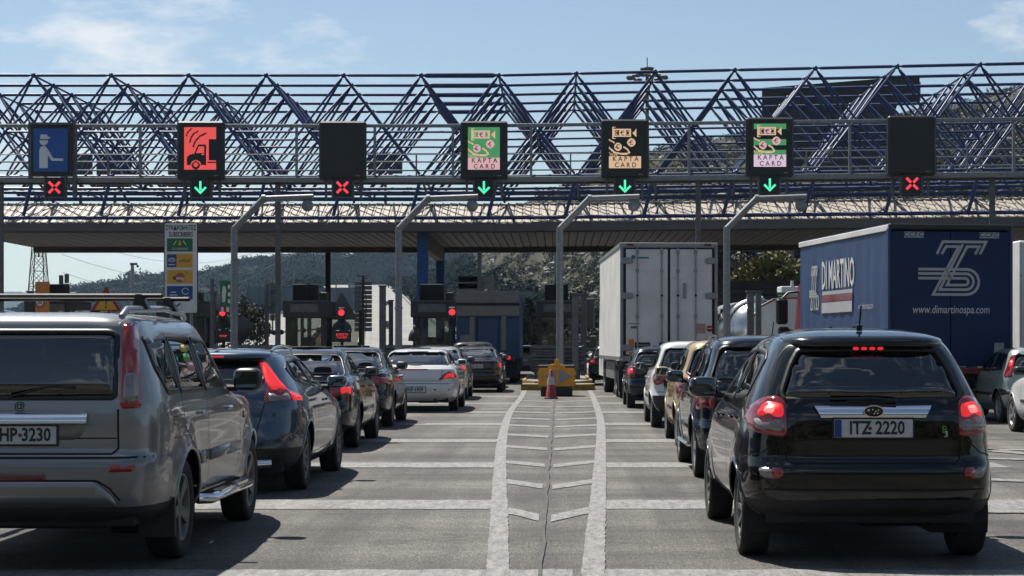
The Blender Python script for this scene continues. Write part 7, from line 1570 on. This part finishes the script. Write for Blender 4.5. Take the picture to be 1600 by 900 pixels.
one('chassis', M_MATTE, t, lambda b: (b.box((0, 3.4, .85), (1.0, 6.6, .3)), b.box((0, .1, .95), (2.4, .15, .22)))); one('mud_flap', M_MATTE, t, lambda b: (b.box((-.85, .25, .62), (.6, .03, .8)), b.box((.85, .25, .62), (.6, .03, .8))))
for s in (-1, 1):
    for y in (.95, 2.3, 6.4): twheel(t, s * .98, y)
    lamp_ = one('tail_light', M_REDD, t, lambda b: b.box((s * .9, -.0, .96), (.4, .05, .14), bev=.02))
one('brake_lamp', M_REDLIT, t, lambda b: b.lathe([(.001, -.03), (.07, -.025), (.08, 0)], (.82, -.02, 1.0), 'y', 14))
one('cab', M_TIP, t, lambda b: b.prism([(6.5, .6), (6.5, 2.7), (7.9, 2.8), (8.4, 1.8), (8.45, .6)], 'yz', -1.2, 1.2)); one('mirror', M_BLACK, t, lambda b: (b.box((1.5, 7.9, 2.25), (.24, .14, .7), bev=.05), b.tube((1.2, 7.9, 2.6), (1.5, 7.9, 2.55), .03, 6)))
# --- silver tanker in the lane beyond
t = thing('tanker_truck', 'silver white tanker with red edging beyond the mast arm', 'truck', (8.85, 66.5, 0), R(3)); M_TANK = mat('polished tank', (.55, .56, .57), .22, .9, var=.2, vscale=2)
one('tank', M_TANK, t, lambda b: b.lathe([(.001, -1.15), (.35, -1.12), (.75, -.95), (1.05, -.6), (1.18, -.1), (1.2, .4), (1.2, 6)], (-1.45, 0, 2.0), 'y', 40)); one('front_wall', M_TWHITE, t, lambda b: b.prism([(-2.0, .9), (-2.0, 2.0), (-1.86, 2.5), (-1.5, 2.95), (-1.05, 3.2), (-.65, 3.28), (1.6, 3.34), (1.6, .9)], 'xz', -1.62, -1.5))
one('red_edge', M_SRED, t, lambda b: ribbon(b, [(-1.97, .9), (-1.97, 2.0), (-1.83, 2.48), (-1.48, 2.92), (-1.03, 3.15), (-.65, 3.22), (1.0, 3.25)], .06, 'xz', -1.63), fix=False); one('collar', M_TANK, t, lambda b: b.lathe([(1.22, -.4), (1.27, -.35), (1.27, -.2), (1.22, -.15)], (-1.45, 0, 2.0), 'y', 40))
one('top_box', M_TWHITE, t, lambda b: (b.box((.1, -1.0, 3.50), (1.6, 1.0, .34), bev=.03), b.box((-.3, -1.45, 3.75), (.1, .1, .25)), b.box((.6, -1.45, 3.75), (.1, .1, .25)), b.box((-1.4, .3, 3.25), (.6, .5, .2), bev=.05))); one('green_plate', mat('green plate', (.05, .22, .15), .5), t, lambda b: b.box((-.7, -1.65, 3.38), (.4, .02, .12)))
one('chassis', M_MATTE, t, lambda b: b.box((.3, 3, .8), (2.2, 7, .5)))
for s in (-1, 1):
    for y in (1.0, 2.3): twheel(t, .2 + s * 1.0, y)
t = thing('lane_lamp', 'small lit green lane lamp right of the white truck', 'signal', (6.35, 68.5, 0)); one('post', M_BLACK, t, lambda b: b.tube((0, .1, 0), (0, .1, 2.9), .06, 8)); one('housing', M_BLACK, t, lambda b: b.box((-.05, .0, 2.35), (.62, .2, .75), bev=.05)); one('lamp', M_LEDGRN, t, lambda b: b.box((.0, -.11, 2.43), (.2, .02, .08)))
# --- white trailer at the right edge
t = thing('white_trailer', 'white trailer end at the right picture edge beside the blue one', 'truck', (12.35, 42.5, 0), R(5)); 
one('box', M_TWHITE, t, lambda b: b.box((0, 4, 2.45), (2.5, 8, 3.1), bev=.03)); one('seam', M_SEAM, t, lambda b: b.box((-.9, -.003, 2.45), (.02, .01, 3.0))); one('panel_line', M_GREY, t, lambda b: b.box((0, -.004, 3.15), (2.48, .01, .03))); one('chassis', M_MATTE, t, lambda b: b.box((0, 4, .75), (2.0, 7.6, .3)))
for s in (-1, 1): twheel(t, s * 1.0, 1.5); twheel(t, s * 1.0, 2.8)
for s in (-1, 1): one('rear_door', M_TWHITE, t, lambda b: b.box((s * .61, -.015, 2.45), (1.2, .03, 3.0), bev=.006))

# ================================================================ HAZE
def haze_box():
    m = bpy.data.materials.new('summer haze'); m.use_nodes = True; n, l = m.node_tree.nodes, m.node_tree.links; n.clear()
    o = n.new('ShaderNodeOutputMaterial'); v = n.new('ShaderNodeVolumePrincipled'); v.inputs['Color'].default_value = (.50, .74, 1.0, 1); v.inputs['Density'].default_value = 6e-5; v.inputs['Anisotropy'].default_value = .2
    l.new(v.outputs[0], o.inputs['Volume'])
    return tagit(one('haze', m, None, lambda b: b.box((0, 4400, 160), (13000, 9800, 330))), kind='stuff')
haze_box()
